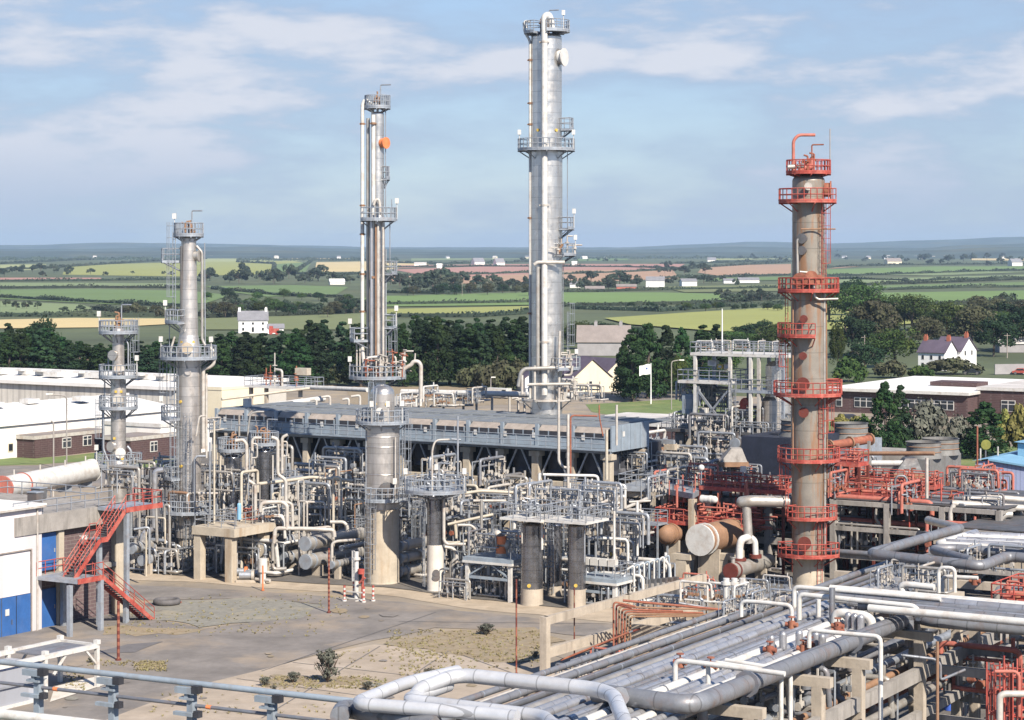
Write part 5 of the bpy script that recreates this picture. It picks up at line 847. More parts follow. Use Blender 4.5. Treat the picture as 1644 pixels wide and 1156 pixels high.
# ---------------- individual pipes seen in the photo ----------------
PL = [(207, 'pale', 3.2, [(378, 708), (390, 706), (396, 713), (396, 770), (410, 778), (410, 832)], 'white pipe stepping down in front of the twin tanks'), (207, 'pale', 2.8, [(420, 703), (408, 703), (405, 708), (405, 765)], 'short white pipe hooked between the twin tanks'), (206, 'pale', 3.2, [(436, 702), (446, 705), (446, 762), (459, 770), (459, 812)], 'white stepped pipe right of the twin tanks'), (206, 'pale', 2.8, [(462, 698), (453, 702), (453, 760)], 'short hooked white pipe right of the twin tanks'),
 (206, 'pale', 1.4, [(405, 735), (413, 735), (413, 713), (406, 712)], 'thin square pipe loop between the twin tanks'), (206, 'pale', 1.4, [(453, 733), (461, 732), (461, 709), (454, 709)], 'thin square pipe loop right of the twin tanks'), (208, 'creampipe', 3, [(414, 777), (460, 772), (500, 766), (566, 772)], 'long cream pipe arching below the fan bank columns'), (203, 'pale', 3.6, [(418, 822), (419, 808), (432, 806), (454, 806), (461, 812), (461, 850)], 'fat white pipe looping over the stacked exchangers'), (204, 'pale', 3, [(455, 806), (469, 808), (470, 845)], 'second white pipe beside the looping one'),
 (203, 'pale', 3.6, [(440, 872), (442, 848), (500, 849), (536, 851), (537, 862)], 'white header pipe directly above the stacked exchangers'), (204, 'pale', 3, [(500, 849), (530, 846), (535, 856), (535, 865)], 'white elbow pipe at the upper right exchanger'), (203, 'pale', 3, [(530, 838), (552, 838), (558, 845), (558, 854)], 'white bent pipe above the long exchanger'), (203, 'silver', 3, [(438, 900), (438, 872), (446, 868)], 'grey pipe dropping left of the stacked exchangers'), (203, 'silver', 3.4, [(437, 905), (440, 914), (460, 913)], 'low grey pipe bend left of the stacked exchangers'),
 (201, 'white', 3, [(567, 955), (567, 884)], 'upright white post of the fire monitor'), (202, 'pale', 2.6, [(533, 905), (533, 873), (540, 869), (578, 866)], 'pale pipe over the slim exchanger'), (208, 'pale', 1.8, [(488, 860), (488, 806), (522, 806), (522, 860)], 'thin white square pipe loop above the exchangers'), (209, 'pale', 1.6, [(496, 826), (517, 826), (517, 838)], 'small thin pipe loop above the exchangers'), (209, 'pale', 2, [(528, 785), (528, 840)], 'thin upright pipe above the long exchanger'), (209, 'pale', 2.2, [(548, 788), (548, 838), (540, 841)], 'upright pale pipe right of the square loop'),
 (196, 'pale', 2.4, [(735, 843), (756, 843), (764, 850), (764, 880)], 'pale pipe bending down beside the blue-grey table'), (197, 'silver', 2.6, [(773, 885), (773, 803)], 'upright pale pipe behind the blue-grey table'), (203, 'pale', 2.6, [(760, 804), (812, 804)], 'level pale pipe behind the pedestal vessel'), (204, 'creampipe', 2.8, [(746, 792), (772, 788), (880, 794)], 'long cream pipe level with the pedestal vessel platform'), (201, 'creampipe', 2.6, [(719, 842), (773, 830), (792, 826)], 'sloping cream pipe right of the pedestal vessel'), (196, 'pale', 3, [(714, 878), (727, 880), (733, 888), (733, 905)], 'pale pipe bend low beside the pedestal vessel'),
 (196, 'silver', 3.6, [(727, 960), (727, 900), (735, 897)], 'grey pump riser between pedestal vessel and table'), (190, 'white', 2.4, [(958, 814), (986, 817), (986, 925)], 'white portal pipe in front of the short dark vessel'), (192, 'white', 2.8, [(1023, 892), (1023, 805)], 'upright white pipe left of the red pipework'), (192, 'pale', 2, [(1010, 806), (1045, 804)], 'short level pipe crossing the upright white pipe'), (191, 'white', 2.6, [(968, 864), (1005, 866), (1008, 872), (1008, 905)], 'white elbow pipe in front of the grey pump row'),
 (196, 'pale', 2.6, [(912, 815), (912, 665)], 'very tall thin pale pipe in front of the fan bank'), (197, 'rust', 1.6, [(959, 668), (916, 667), (916, 766)], 'thin rust-red pipe beside the very tall pale pipe'), (197, 'rust', 1.2, [(968, 700), (962, 668), (962, 650)], 'short rust-red vent pipe at the fan bank corner'), (197, 'pale', 2.4, [(897, 640), (897, 742), (905, 751), (915, 750)], 'pale pipe hooked left of the tall thin pipe'), (197, 'creampipe', 2.6, [(974, 770), (974, 690)], 'upright cream pipe at the right end of fan bank'), (199, 'pale', 2.2, [(990, 650), (990, 715)], 'short upright pale pipe at the end of the fan bank'),
 (196, 'galv', 1.8, [(735, 785), (735, 668)], 'thin upright pole above the pedestal vessel platform'), (215, 'galv', 1.6, [(740, 706), (725, 705)], 'tiny stub pipe above the pedestal vessel'), (194, 'white', 2.8, [(830, 808), (866, 800), (866, 762), (868, 760)], 'white leg pipe left under the white portal'), (194, 'white', 2.6, [(872, 762), (960, 764), (960, 800)], 'white portal pipe above the platform vessels'), (194, 'galv', 2.2, [(975, 800), (988, 812), (990, 822)], 'white slanting pipe right of the white portal'), (193, 'pale', 3, [(950, 812), (1003, 795), (1003, 822)], 'pale pipe crossing right of the white portal'),
 (195, 'pale', 3.2, [(944, 842), (1040, 800)], 'long pale pipe sloping behind the white portal'), (196, 'silver', 2.6, [(252, 870), (250, 790), (262, 785)], 'silver riser beside the second grey column'), (205, 'pale', 1.8, [(315, 700), (320, 668), (330, 668)], 'thin cream hooked pipe left of the twin tanks'), (203, 'creampipe', 1.8, [(344, 840), (344, 675)], 'thin tan upright pipe left of the twin tanks'), (203, 'galv', 1.8, [(337, 838), (337, 710)], 'thin grey upright pipe left of the twin tanks'), (212, 'silver', 2, [(384, 666), (384, 700)], 'thin upright pipe above the left twin tank'),
 (205, 'pale', 2, [(318, 792), (350, 792)], 'short level pipe right of the second column'), (204, 'galv', 2.2, [(215, 850), (240, 846), (240, 905)], 'grey pipe portal beside the red stair'), (208, 'silver', 2.4, [(224, 915), (224, 760)], 'upright tan pipe behind the red stair')]
for d, m_, r_, px_, lb in PL: dpipe(d, px_, r_*.92, m_, lb, bend=.35, n=8)
for i in range(8):   # row of hooped pipes
    u = 1012+i*8; dpipe(188+i*.5, [(u-8, 992-i*3), (u-8, 916-i*2), (u+6, 907-i*2.4), (u+6, 985-i*3)], 1.7, 'bluegrey' if i % 2 else 'white', 'hooped pipe in the row right of the steel table', group='row of hooped pipes by the wall', bend=.3)
for i in range(6): p = D(1040+i*9, 955+i, 189+i*.3); p.z = 0; r = thing('control_cabinet', 'small grey cabinet standing below the hooped pipes', 'cabinet', p, 'grey cabinets below the hooped pipes'); MB().box(p+V((0, 0, 1.3)), (.42, .4, 1.5), RZ).build('case', 'darkgrey', r); MB().box(p+V((0, 0, 1.5))-BX*.22, (.3, .03, .4), RZ).build('dial_face', 'pale', r); MB().box(p+V((0, 0, .27)), (.2, .2, .55), RZ).build('stand', 'galv', r)
# ---------------- steel tower with decks ----------------
O = D(1112, 700, 238); O.z = 0; sx = S(238); zz = lambda v: CH-(v-HV)/sx
tw = thing('steel_tower', 'open grey steel tower with decks left of rusty column', 'steel tower', O); UA = lambda u: (lambda x: ((x*O.y-O.x)/(.848+.53*x)))((u-CU)/F)
def tdeck(u0, u1, v, dp, m='white'): a0, a1 = UA(u0), UA(u1); P0 = O+AX*a0; d_ = MB().slab([p[:2] for p in rect(P0, a1-a0, dp)], zz(v)-.3, zz(v)).build('deck', m, tw); MB().rail([p+V((0, 0, zz(v))) for p in rect(P0, a1-a0, dp)], r=.045, post=1.2, closed=True).build('railing', 'galv', d_)
tdeck(1108, 1262, 566, 5); tdeck(1088, 1172, 611, 5); tdeck(1174, 1240, 623, 4.6, 'grey'); tdeck(1062, 1275, 690, 7, 'darkgrey')
for u, m_, vt in ((1115, 'white', 566), (1171, 'white', 556), (1204, 'white', 566), (1217, 'pale', 566), (1256, 'grey', 566)):
    for b_ in (.2, 4.6): MB().beam(O+AX*UA(u)+BX*b_, O+AX*UA(u)+BX*b_+V((0, 0, zz(vt)-.3)), .32).build('post', m_ if b_ < 1 else 'grey', tw)
k = MB(); X = lambda u, v, b_=.2: O+AX*UA(u)+BX*b_+V((0, 0, zz(v)))
for a, b_ in (((1116, 690), (1168, 625)), ((1118, 625), (1168, 690)), ((1120, 620), (1113, 690))): k.beam(X(*a), X(*b_), .22)
k.beam(X(1165, 690, 4.6), X(1116, 620, 4.6), .2); k.build('brace', 'galv', tw)
k = MB(); k.beam(X(1085, 750), X(1112, 700), .5).beam(X(1150, 745), X(1118, 700), .45).beam(X(1205, 750), X(1160, 700), .45); k.build('brace', 'concrete_tan', tw)
for u in (1085, 1130, 1200, 1262): MB().box(O+AX*UA(u)+BX*1+V((0, 0, zz(692)/2)), (.8, .8, zz(692)-.1), RZ).build('post', 'concrete_grey', tw)
ladder(tw, X(1247, 690).x, X(1247, 690, -.4).y, zz(690), zz(565), 300, 'galv'); ladder(tw, X(1175, 690).x, X(1175, 690, -.3).y, zz(690), zz(611), 250, 'galv')
r = thing('silver_vessel', 'pale silver vessel standing inside the steel tower', 'vessel', O+AX*UA(1230)+BX*2.4); c_ = r.location; MB().lathe(c_[:2], [(1.15, zz(690)), (1.15, zz(625)), (1.1, zz(625)), (1.1, zz(585)), (.8, zz(579)), (0, zz(577))], 26).build('shell', 'clad_bright', r); MB().lathe(c_[:2], [(1.5, zz(690)), (1.5, zz(640)), (1.15, zz(634))], 26).build('jacket', 'clad', r)
r = thing('lightning_mast', 'tall thin pale mast on top of the steel tower', 'mast', X(1158, 558)); MB().rod(X(1158, 562), X(1158, 495), .09, 6, .05).build('mast', 'whiterender', r); MB().rod(X(1158, 562), X(1158, 560), .25, 8).build('foot', 'galv', r)
for u, v, w, h, mm, lb in [(1099, 650, 1.5, 2.1, 'bluegrey', 'blue-grey cabinet left of the steel tower'), (1137, 583, 1.0, .6, 'white', 'white box hanging under tower top deck'), (1150, 588, .6, .45, 'yellow', 'small yellow box under the tower top deck'), (1161, 588, .7, .6, 'creampipe', 'cream box under the tower top deck'), (1122, 660, .8, .6, 'white', 'white box behind the tower cross brace')]:
    b_ = 1.2; p = X(u, v, b_); rr = thing('equipment_box', lb, 'box', p-V((0, 0, h/2))); MB().box(p, (w, .7, h), RZ).build('case', mm, rr); MB().box(p-BX*.37, (w*.6, .03, h*.5), RZ).build('cover', 'galv', rr)
r = thing('wheel_guard', 'bright red half-round guard inside the steel tower', 'guard', X(1188, 657, 1)); b = MB(); p = X(1188, 657, 1); n = 12; vs = [p+AX*(.68*cos(pi*i/n))+V((0, 0, 1.35*sin(pi*i/n))) for i in range(n+1)]; b.add(vs+[q+BX*.5 for q in vs], [tuple(range(n+1)), tuple(range(n+1, 2*n+2))[::-1]]+[(i, i+1, n+2+i, n+1+i) for i in range(n)]); b.build('guard', 'red', r); MB().box(p+V((0, 0, -.35))+BX*.2, (1.5, .5, .6), RZ).build('base', 'white', r)
for i, (u0, v0, u1, v1) in enumerate([(1208, 632, 1218, 640), (1190, 600, 1204, 590)]): single('process_pipe', MB().tube([X(u0, v0, .8), X(u1, v0, .8), X(u1, v1, .8)], .14, 8), 'pale', 'short pale pipe inside the steel tower', 'pipe')
# fittings on the tower decks
# ---------------- dark cooler block and hoods ----------------
def plenum(label, u0, u1, vt, vb, d, dp, m, name='air_cooler', rings=(), rm='ringgrey', rail_m=None, legs=True):
    z1, z0 = CH-(vt-HV)/S(d), CH-(vb-HV)/S(d); P0 = D(u0, vb, d); P0.z = 0; x = (u1-CU)/F; a1 = (x*P0.y-P0.x)/(.848+.53*x); r = thing(name, label, 'air cooler', P0); MB().slab([p[:2] for p in rect(P0, a1, dp)], z0, z1).build('plenum', m, r)
    for (fa, fb_, rr) in rings:
        c_ = P0+AX*a1*fa+BX*dp*fb_; q = MB().lathe(c_[:2], [(rr*1.12, z1), (rr, z1+.5), (rr, z1+1.5), (rr*1.06, z1+1.6), (rr*.97, z1+1.6), (rr*.93, z1+.3), (0, z1+.3)], 30).build('fan_ring', rm, r); k = MB(); [k.lathe(c_[:2], [(rr*1.01, z1+h_), (rr*1.04, z1+h_+.05), (rr*1.01, z1+h_+.1)], 30) for h_ in (.55, 1.1)]; k.build('band', 'rustbrown', q)
        k = MB(); [k.beam(V((c_.x, c_.y, z1+.8)), V((c_.x+rr*.85*cos(t*pi/2+.3), c_.y+rr*.85*sin(t*pi/2+.3), z1+.8)), .4, .05) for t in range(4)]; k.build('fan', 'grey', q)
    if legs:
        for a in (.3, a1-.3):
            for b_ in (.3, dp-.3): MB().beam(P0+AX*a+BX*b_, P0+AX*a+BX*b_+V((0, 0, z0)), .45).build('leg', 'concrete_grey', r)
    return r, P0, a1, z0, z1
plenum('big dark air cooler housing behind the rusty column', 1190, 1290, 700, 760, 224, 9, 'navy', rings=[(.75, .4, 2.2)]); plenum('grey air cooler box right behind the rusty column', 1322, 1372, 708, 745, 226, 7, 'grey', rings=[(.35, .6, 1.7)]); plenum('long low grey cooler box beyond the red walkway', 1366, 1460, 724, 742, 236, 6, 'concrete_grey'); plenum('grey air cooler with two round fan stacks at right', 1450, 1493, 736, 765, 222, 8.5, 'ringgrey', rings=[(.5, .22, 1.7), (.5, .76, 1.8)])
def hood(label, u0, u1, vt, vb, d, m='concrete_grey'):
    s_ = S(d); z1, z0 = CH-(vt-HV)/s_, CH-(vb-HV)/s_; A_ = D(u0, vb, d); B_ = D(u1, vb, d); w = B_.x-A_.x; r = thing('fan_hood', label, 'hood', (A_.x, A_.y, z0)); b = MB(); q = [(0, 0), (w, 0), (w, 3), (0, 3)]; T_ = [(w*.42, .6), (w*.82, .6), (w*.82, 2.2), (w*.42, 2.2)]
    b.add([(A_.x+x, A_.y+y, z0) for x, y in q]+[(A_.x+x, A_.y+y, z1) for x, y in T_], [(3, 2, 1, 0), (4, 5, 6, 7)]+[(i, (i+1) % 4, 4+(i+1) % 4, 4+i) for i in range(4)]); b.build('hood', m, r); MB().slab([(A_.x-.1, A_.y-.1), (B_.x+.1, A_.y-.1), (B_.x+.1, A_.y+3.1), (A_.x-.1, A_.y+3.1)], z0-.45, z0-.01).build('rim', 'rustbrown', r)
    for x, y in q: MB().beam((A_.x+x*.9+.1, A_.y+y*.9+.1, 0), (A_.x+x*.9+.1, A_.y+y*.9+.1, z0-.45), .2).build('leg', 'grey', r)
hood('grey tapered fan hood left of the rusty column', 1157, 1200, 721, 742, 214); hood('dark tapered fan hood beyond the right red walkway', 1437, 1482, 737, 760, 214, 'darkgrey')
r = exch('tan horizontal drum beyond the right red walkway', 1378, 757, 222, 7, 4.5, 'silver', name='horizontal_tank', hm='silver', dirv=AX, nozz=False); r['category'] = 'tank'
pipe([D(1330, 716, 212), D(1398, 705, 216)], .42, 'rust', 'thick rusty pipe lying above the grey cooler boxes', n=14, flanges=[.02, .5, .98], fm='rustbrown'); pipe([D(1372, 728, 212), D(1500, 728, 208)], .2, 'rustbrown', 'long thin rusty pipe in front of the fan stacks'); pipe([D(1400, 744, 216), D(1450, 744, 215)], .3, 'white', 'short bright white pipe among the cooler boxes')
for u, v0, v1 in ((1377, 712, 745), (1395, 708, 750)): single('pipe_support', MB().beam(D(u, v0, 214), D(u, v1, 214), .25), 'silver', 'upright support under the thick rusty pipe', 'support', 'supports of the thick rusty pipe')
# blue sheeted buildings, right edge
O = D(1566, 742, 236); O.z = 0; r = thing('blue_warehouse', 'lavender-blue sheeted warehouse at the right edge', 'building', O); zt = CH-(741-HV)/S(236); X = lambda a, b_, z: O+AX*a+BX*b_+V((0, 0, z)); w = 34
b = MB(); b.add([X(0, 0, 0), X(w, 0, 0), X(w, 0, zt-3.4), X(1.5, 0, zt+.2), X(0, 0, zt)], [(0, 1, 2, 3, 4)]).add([X(0, 0, 0), X(0, 26, 0), X(0, 26, zt), X(0, 0, zt)], [(3, 2, 1, 0)]).add([X(0, 26, 0), X(w, 26, 0), X(w, 26, zt-3.4), X(1.5, 26, zt+.2), X(0, 26, zt)], [(4, 3, 2, 1, 0)]).add([X(w, 0, 0), X(w, 26, 0), X(w, 26, zt-3.4), X(w, 0, zt-3.4)], [(0, 1, 2, 3)]); b.build('wall', 'bluesheet', r)
b = MB(); b.add([X(1.5, -.3, zt+.4), X(w+.3, -.3, zt-3.2), X(w+.3, 26.3, zt-3.2), X(1.5, 26.3, zt+.4), X(-.3, -.3, zt+.1), X(-.3, 26.3, zt+.1)], [(0, 1, 2, 3), (4, 0, 3, 5)]).add([X(1.5, -.3, zt+.2), X(w+.3, -.3, zt-3.4), X(w+.3, -.3, zt-3.2), X(1.5, -.3, zt+.4)], [(0, 1, 2, 3)]); rf = b.build('roof', 'blueroof', r)
b = MB(); b.add([X(2.5, 6, zt+.3), X(2.5, 6, zt+1.6), X(w, 6, zt-.2), X(w, 6, zt-3.1)], [(3, 2, 1, 0)]).add([X(2.2, 5.6, zt+1.75), X(w, 5.6, zt-.05), X(w, 20, zt-.05), X(2.2, 20, zt+1.75)], [(0, 1, 2, 3)]).add([X(2.5, 6, zt+.3), X(2.5, 20, zt+.3), X(2.5, 20, zt+1.6), X(2.5, 6, zt+1.6)], [(3, 2, 1, 0)]); b.build('raised_roof', 'blueroof', rf)
r = thing('round_sign', 'green round-topped sign board beyond the blue warehouse', 'sign', D(1583, 722, 245)); p = D(1583, 714, 245); MB().rod(p+V((0, .1, 0)), p, .55, 14).build('board', 'leafyellow', r); MB().beam(V((p.x, p.y+.15, p.z-3)), V((p.x, p.y+.15, p.z)), .1).build('post', 'galv', r)
for u, v in ((1574, 720), (1602, 717)): single('vent_post', MB().rod(D(u, v, 240), D(u, v+25, 240), .1, 6), 'pale', 'thin pale post by the blue warehouse roof', 'post', 'pale posts by the blue warehouse')
single('mast', MB().rod(D(1569, 684, 235), D(1569, 760, 235), .1, 6), 'rust', 'thin rusty mast left of the blue warehouse', 'mast'); 
# ---------------- red walkways ----------------
def redwalk(label, u0, u1, v, d, dp, m='red', extra=True, seed=0, low=0):
    z = CH-(v-HV)/S(d); P0 = D(u0, v, d); P0.z = 0; x = (u1-CU)/F; a1 = (x*P0.y-P0.x)/(.848+.53*x); r = deck('red_walkway', label, rect(P0, a1, dp), z, m, 'red', th=.35); r.location.z = z-.35
    n = max(2, int(a1/4))
    for i in range(n+1):
        for b_ in (.2, dp-.2): MB().beam(P0+AX*(a1*i/n)+BX*b_+V((0, 0, low)), P0+AX*(a1*i/n)+BX*b_+V((0, 0, z-.35)), .22).build('leg', 'darkred' if low == 0 else 'red', r)
    if extra:
        R_ = random.Random(seed); b = MB(); b2 = MB()
        for i in range(int(a1*1.6)):
            q = P0+AX*R_.uniform(.3, a1-.3)+BX*R_.uniform(.2, dp-.2)+V((0, 0, z)); h = R_.uniform(.4, 1.5); t_ = b if R_.random() < .6 else b2; t_.rod(q, q+V((0, 0, h)), .09, 5); t_.rod(q+V((0, 0, h*.6)), q+V((0, 0, h*.6+.14)), .24, 8); t_.rod(q+V((0, 0, h)), q+AX*R_.uniform(-1.2, 1.2)+V((0, 0, h)), .08, 5)
        b.build('valve_pipework', 'redpale', r); b2.build('valve_pipework', 'rust', r)
        k = MB(); [k.rod(P0+AX*.2+BX*(dp*f_)+V((0, 0, z+.25)), P0+AX*(a1-.2)+BX*(dp*f_)+V((0, 0, z+.25)), .13, 8) for f_ in (.3, .6)]; k.build('pipe_run', 'redpale', r)
    return r, P0, a1, z
redwalk('red railed walkway left of the rusty column', 1122, 1256, 780, 209, 2.6, seed=1); redwalk('long red railed walkway right of rusty column', 1334, 1470, 792, 206, 3.2, seed=2); redwalk('upper red walkway below the right cooler boxes', 1356, 1500, 772, 213, 2.2, seed=3); redwalk('red railed platform by the blue warehouse', 1535, 1590, 772, 218, 3.5, seed=4); redwalk('short red walkway at the end of right fan stacks', 1495, 1530, 812, 203, 2.6, seed=5); redwalk('small red stair landing right of the rusty column', 1340, 1378, 742, 208, 2.4, seed=6)
redwalk('small red gangway at the left end of the gantry', 1046, 1062, 850, 210, 3, seed=7, low=3)
r, P0, a1, z = redwalk('red pipework gantry above the white-ended tank', 1052, 1190, 834, 208, 7, seed=8, low=4)
b = MB(); R_ = random.Random(77)
for i in range(210):
    q = P0+AX*R_.uniform(0, a1)+BX*R_.uniform(0, 7)+V((0, 0, z+R_.uniform(-1, 1.6))); dr = R_.choice([AX, BX, BX, V((0, 0, 1))]); b.rod(q, q+dr*R_.uniform(.8, 3), R_.choice([.06, .09, .13]), 6)
b.build('pipe_web', 'redpale', r)
for i in range(9): d = 208+i*.9; dpipe(d, [(1060+i*6, 836-i*2.4, d), (1185+i*4, 818-i*3.2, d+8)], 1.6, R_.choice(['red', 'redpale', 'rustbrown', 'pale']), 'thin pipe slanting across the red pipework gantry', group='thin pipes over the red gantry')
r = exch('small white capped drum above the red pipework gantry', 1128, 801, 205, 6.5, 1.2, 'white', name='white_drum', hm='white', legs=False, nozz=False, dirv=AX); r['category'] = 'drum'
for u, v, lb in ((1126, 751, 'round white lamp at the left end of red walkway'), (1193, 753, 'square white floodlight over the red walkway')):
    p = D(u, v, 207); r = thing('floodlight', lb, 'light', p-V((0, 0, 1.4))); MB().rod(p-V((0, 0, 1.5)), p, .06, 6).build('stem', 'galv', r); (MB().ball(p, .3) if u < 1150 else MB().box(p, (.5, .35, .5))).build('lamp_head', 'white', r)
plenum('added dark block standing in for shade behind the beige overhead pipe', 1196, 1256, 800, 905, 213, 5, 'darksteel', name='shade_block', legs=False)  # added block; its near-black colour stands in for deep shade here
# grey bridge left of the red walkway
z = CH-(776-HV)/S(215); q = [D(993, 775, 213), D(1055, 765, 222), D(1125, 781, 210), D(1112, 790, 206), D(1050, 778, 212)]; r = thing('grey_bridge', 'grey steel bridge sloping from fan bank to red walkway', 'walkway', V((q[0].x, q[0].y, 0)))
MB().slab([p[:2] for p in (q[0], q[1], q[2], q[3], q[4])], z-.5, z).build('deck', 'grey', r); k = MB(); k.rail([V((*p[:2], z)) for p in (q[0], q[4], q[3])], r=.045).rail([V((*p[:2], z)) for p in (q[0], q[1], q[2])], r=.045); k.build('railing', 'galv', r)
for p in (q[0], q[4], q[3], q[1]): MB().box(V((p.x, p.y, (z-.5)/2)), (.6, .6, z-.5), RZ).build('post', 'concrete_tan', r)
# concrete frames under the right-hand pipework
def shade_slab(p, a, b_, z): p = V((p.x, p.y, 0)); tr = [o for o in SC.objects if o.name.startswith('concrete_trestle')][-1]; MB().slab([q[:2] for q in rect(p-AX*.3+BX*.6, a+.6, b_)], z-.1, z).build('floor', 'darkgrey', tr)  # slab added over a frame to keep sunlight out of it
frame('concrete_trestle', 'multi-storey concrete frame right of the rusty column', D(1338, 930, 203)-V((0, 0, D(1338, 930, 203).z)), 3, 5.2, 3, 5, [2.4, 4.9, 7.2], 'concrete_grey', .5, .4)
shade_slab(D(1338, 930, 203), 15.6, 15, 7.32)
frame('concrete_trestle', 'concrete frame under the fan stacks at far right', D(1530, 930, 190)-V((0, 0, D(1530, 930, 190).z)), 2, 5.5, 3, 6, [3, 6.2], 'concrete_grey', .5, .4)
shade_slab(D(1530, 930, 190), 11, 18, 6.32)
frame('concrete_trestle', 'concrete frame between fan bank and red gantry', D(1000, 900, 214)-V((0, 0, D(1000, 900, 214).z)), 2, 4.6, 2, 5, [2.6, 5.0, 7.0], 'concrete_tan', .6, .7)
frame('concrete_trestle', 'dark concrete frame behind the white-ended tank', D(1110, 930, 212)-V((0, 0, D(1110, 930, 212).z)), 3, 4, 2, 5, [3.2, 6.6], 'concrete_grey', .6, .6)
shade_slab(D(1110, 930, 212), 12, 10, 6.72)
frame('concrete_trestle', 'concrete pipe frame in front of the fan bank, right half', G(-21.5, -7.5), 4, 5, 1, 5, [2.6, 4.9], 'concrete_tan', .5, .45)
frame('concrete_trestle', 'concrete pipe frame in front of the fan bank, left half', G(-43, -7.5), 4, 5, 1, 5, [2.6, 4.9], 'concrete_tan', .5, .45)
PR = [(202, 'silver', 2.4, [(1468, 780), (1468, 806), (1460, 811), (1412, 812), (1406, 818), (1406, 834), (1413, 842), (1413, 884)], 'tan zigzag pipe right of the rusty column'), (203, 'pipegrey', 2, [(1442, 826), (1437, 818), (1437, 770), (1441, 764), (1452, 764), (1456, 770), (1456, 800)], 'grey hooped pipe in front of the right walkway'), (202, 'pale', 2.8, [(1488, 735), (1488, 800)], 'upright white pipe before the dark fan hood'), (201, 'red', 1.4, [(1460, 794), (1460, 866)], 'thin red upright pipe in the right frame, left one of two'), (201, 'red', 1.4, [(1511, 770), (1511, 845)], 'thin red upright pipe in the right frame, right one of two'), (203, 'silver', 2, [(1376, 905), (1376, 838)], 'upright grey pipe pair on the right concrete frame, first'), (203, 'silver', 2, [(1367, 905), (1367, 838)], 'upright grey pipe on the right concrete frame, second'),
 (198, 'pale', 5.5, [(1528, 808), (1660, 817)], 'long pale level pipe at the right edge, lower'), (201, 'pale', 5, [(1545, 801), (1600, 799), (1660, 804)], 'long pale level pipe at the right edge, upper'), (197, 'pale', 4, [(1532, 810), (1526, 820), (1526, 846)], 'pale pipe elbow dropping at the right platform'), (196, 'silver', 6, [(1607, 860), (1607, 832), (1614, 826), (1625, 826)], 'beige elbow pipe at the right edge'), (205, 'silver', 2, [(1330, 838), (1366, 838)], 'short tan pipe on the right concrete frame')]
for d, m_, r_, px_, lb in PR: dpipe(d, px_, r_, m_, lb, bend=.4, n=8)
for i, (u, w_, m_) in enumerate([(1340, 5, 'lawn'), (1358, 3, 'red'), (1376, 6, 'redpale'), (1400, 4, 'leafgrey'), (1348, 4, 'leafyellow')]):
    p = D(u, 803, 207); r = thing('oil_drum', 'coloured drum under the long red walkway', 'drum', p-V((0, 0, .5)), 'coloured drums under the red walkway'); MB().rod(p-V((0, 0, .5)), p+V((0, 0, .5)), .32, 12).build('drum_shell', m_, r); MB().rod(p+V((0, 0, .5)), p+V((0, 0, .54)), .34, 12).build('lid', m_, r)
# ---------------- pipework clusters (header with branches and valves) ----------------
def manifold(seed, m, vm, w=4.2, h=2.6):
    R_ = random.Random(seed); r = thing('pipe_manifold', '', 'pipework', (0, 0, -300)); o = V((0, 0, -300)); b = MB(); c_ = MB(); e = []
    b.tube([o+V((-w/2, 0, .2)), o+V((-w/2, 0, h)), o+V((w/2, 0, h)), o+V((w/2, .3, h*.3))], .15, 8); b.tube([o+V((-w/2+.5, .5, 0)), o+V((-w/2+.5, .5, h*.72)), o+V((w/2-.5, .5, h*.72)), o+V((w/2-.5, .5, h*1.2))], .11, 7); b.tube([o+V((-w*.3, -.5, .45)), o+V((w*.6, -.5, .45)), o+V((w*.6, 1.4, .45))], .13, 7); b.build('header', m, r)
    for i in range(6):
        x = -w/2+.4+i*(w-.8)/5+R_.uniform(-.15, .15); y = R_.uniform(-.5, .6); hh = h*R_.uniform(.5, 1.15); c_.rod(o+V((x, y, 0)), o+V((x, y, hh)), .06, 5); c_.rod(o+V((x, y, hh*.9)), o+V((x+R_.uniform(-.7, .7), y+.3, hh*.9)), .06, 5); e.append(MB().rod(o+V((x, y, hh*.4)), o+V((x, y, hh*.4+.3)), .2, 8).rod(o+V((x, y-.34, hh*.45)), o+V((x, y, hh*.45)), .04, 4).rod(o+V((x, y-.36, hh*.45)), o+V((x, y-.32, hh*.45)), .22, 10)); c_.rod(o+V((x, y, hh*.8)), o+V((x, y, hh*.8+.08)), .17, 8)
    c_.build('branch', 'pale' if seed % 2 else 'galv', r); [q_.build('valve', vm, r) for q_ in e]
    s_ = MB(); [s_.beam(o+V((x, .9, 0)), o+V((x, .9, h*.9)), .1) for x in (-w/2, 0, w/2)]; s_.beam(o+V((-w/2, .9, h*.9)), o+V((w/2, .9, h*.9)), .12); s_.build('support', 'galv', r); return r
MF = [manifold(i, m_, v_) for i, (m_, v_) in enumerate([('pale', 'galv'), ('galv', 'pale'), ('white', 'rustbrown'), ('silver', 'galv'), ('redpale', 'rust'), ('pipegrey', 'pale'), ('creampipe', 'rust')])]; mused = set()
def place_m(k, p, rz, sc, where):
    lb = f"{['pale','grey','white','silver','reddish','dark grey','cream'][k]} valve pipework {where}"
    if k in mused: o = dup(MF[k], p, rz, sc, lb)
    else: o = MF[k]; mused.add(k); o.location = p; o.rotation_euler = (0, 0, rz); o.scale = (sc, sc, sc); o['label'] = lb
    o['group'] = 'pipework clusters of the plant'
R0 = random.Random(31)
def zone(n, u0, u1, v0, v1, d0, d1, ks, where, zlist=(0,), sc=(.8, 1.3)):
    for i in range(n):
        u = u0+(u1-u0)*(i+R0.random())/n; d = R0.uniform(d0, d1)
        if v0 is None: p = D(u, 500, d); p.z = R0.choice(zlist)
        else: p = D(u, R0.uniform(v0, v1), d)
        place_m(R0.choice(ks), p, RZ+R0.choice([0, 0, pi/2, pi]), R0.uniform(*sc), where)
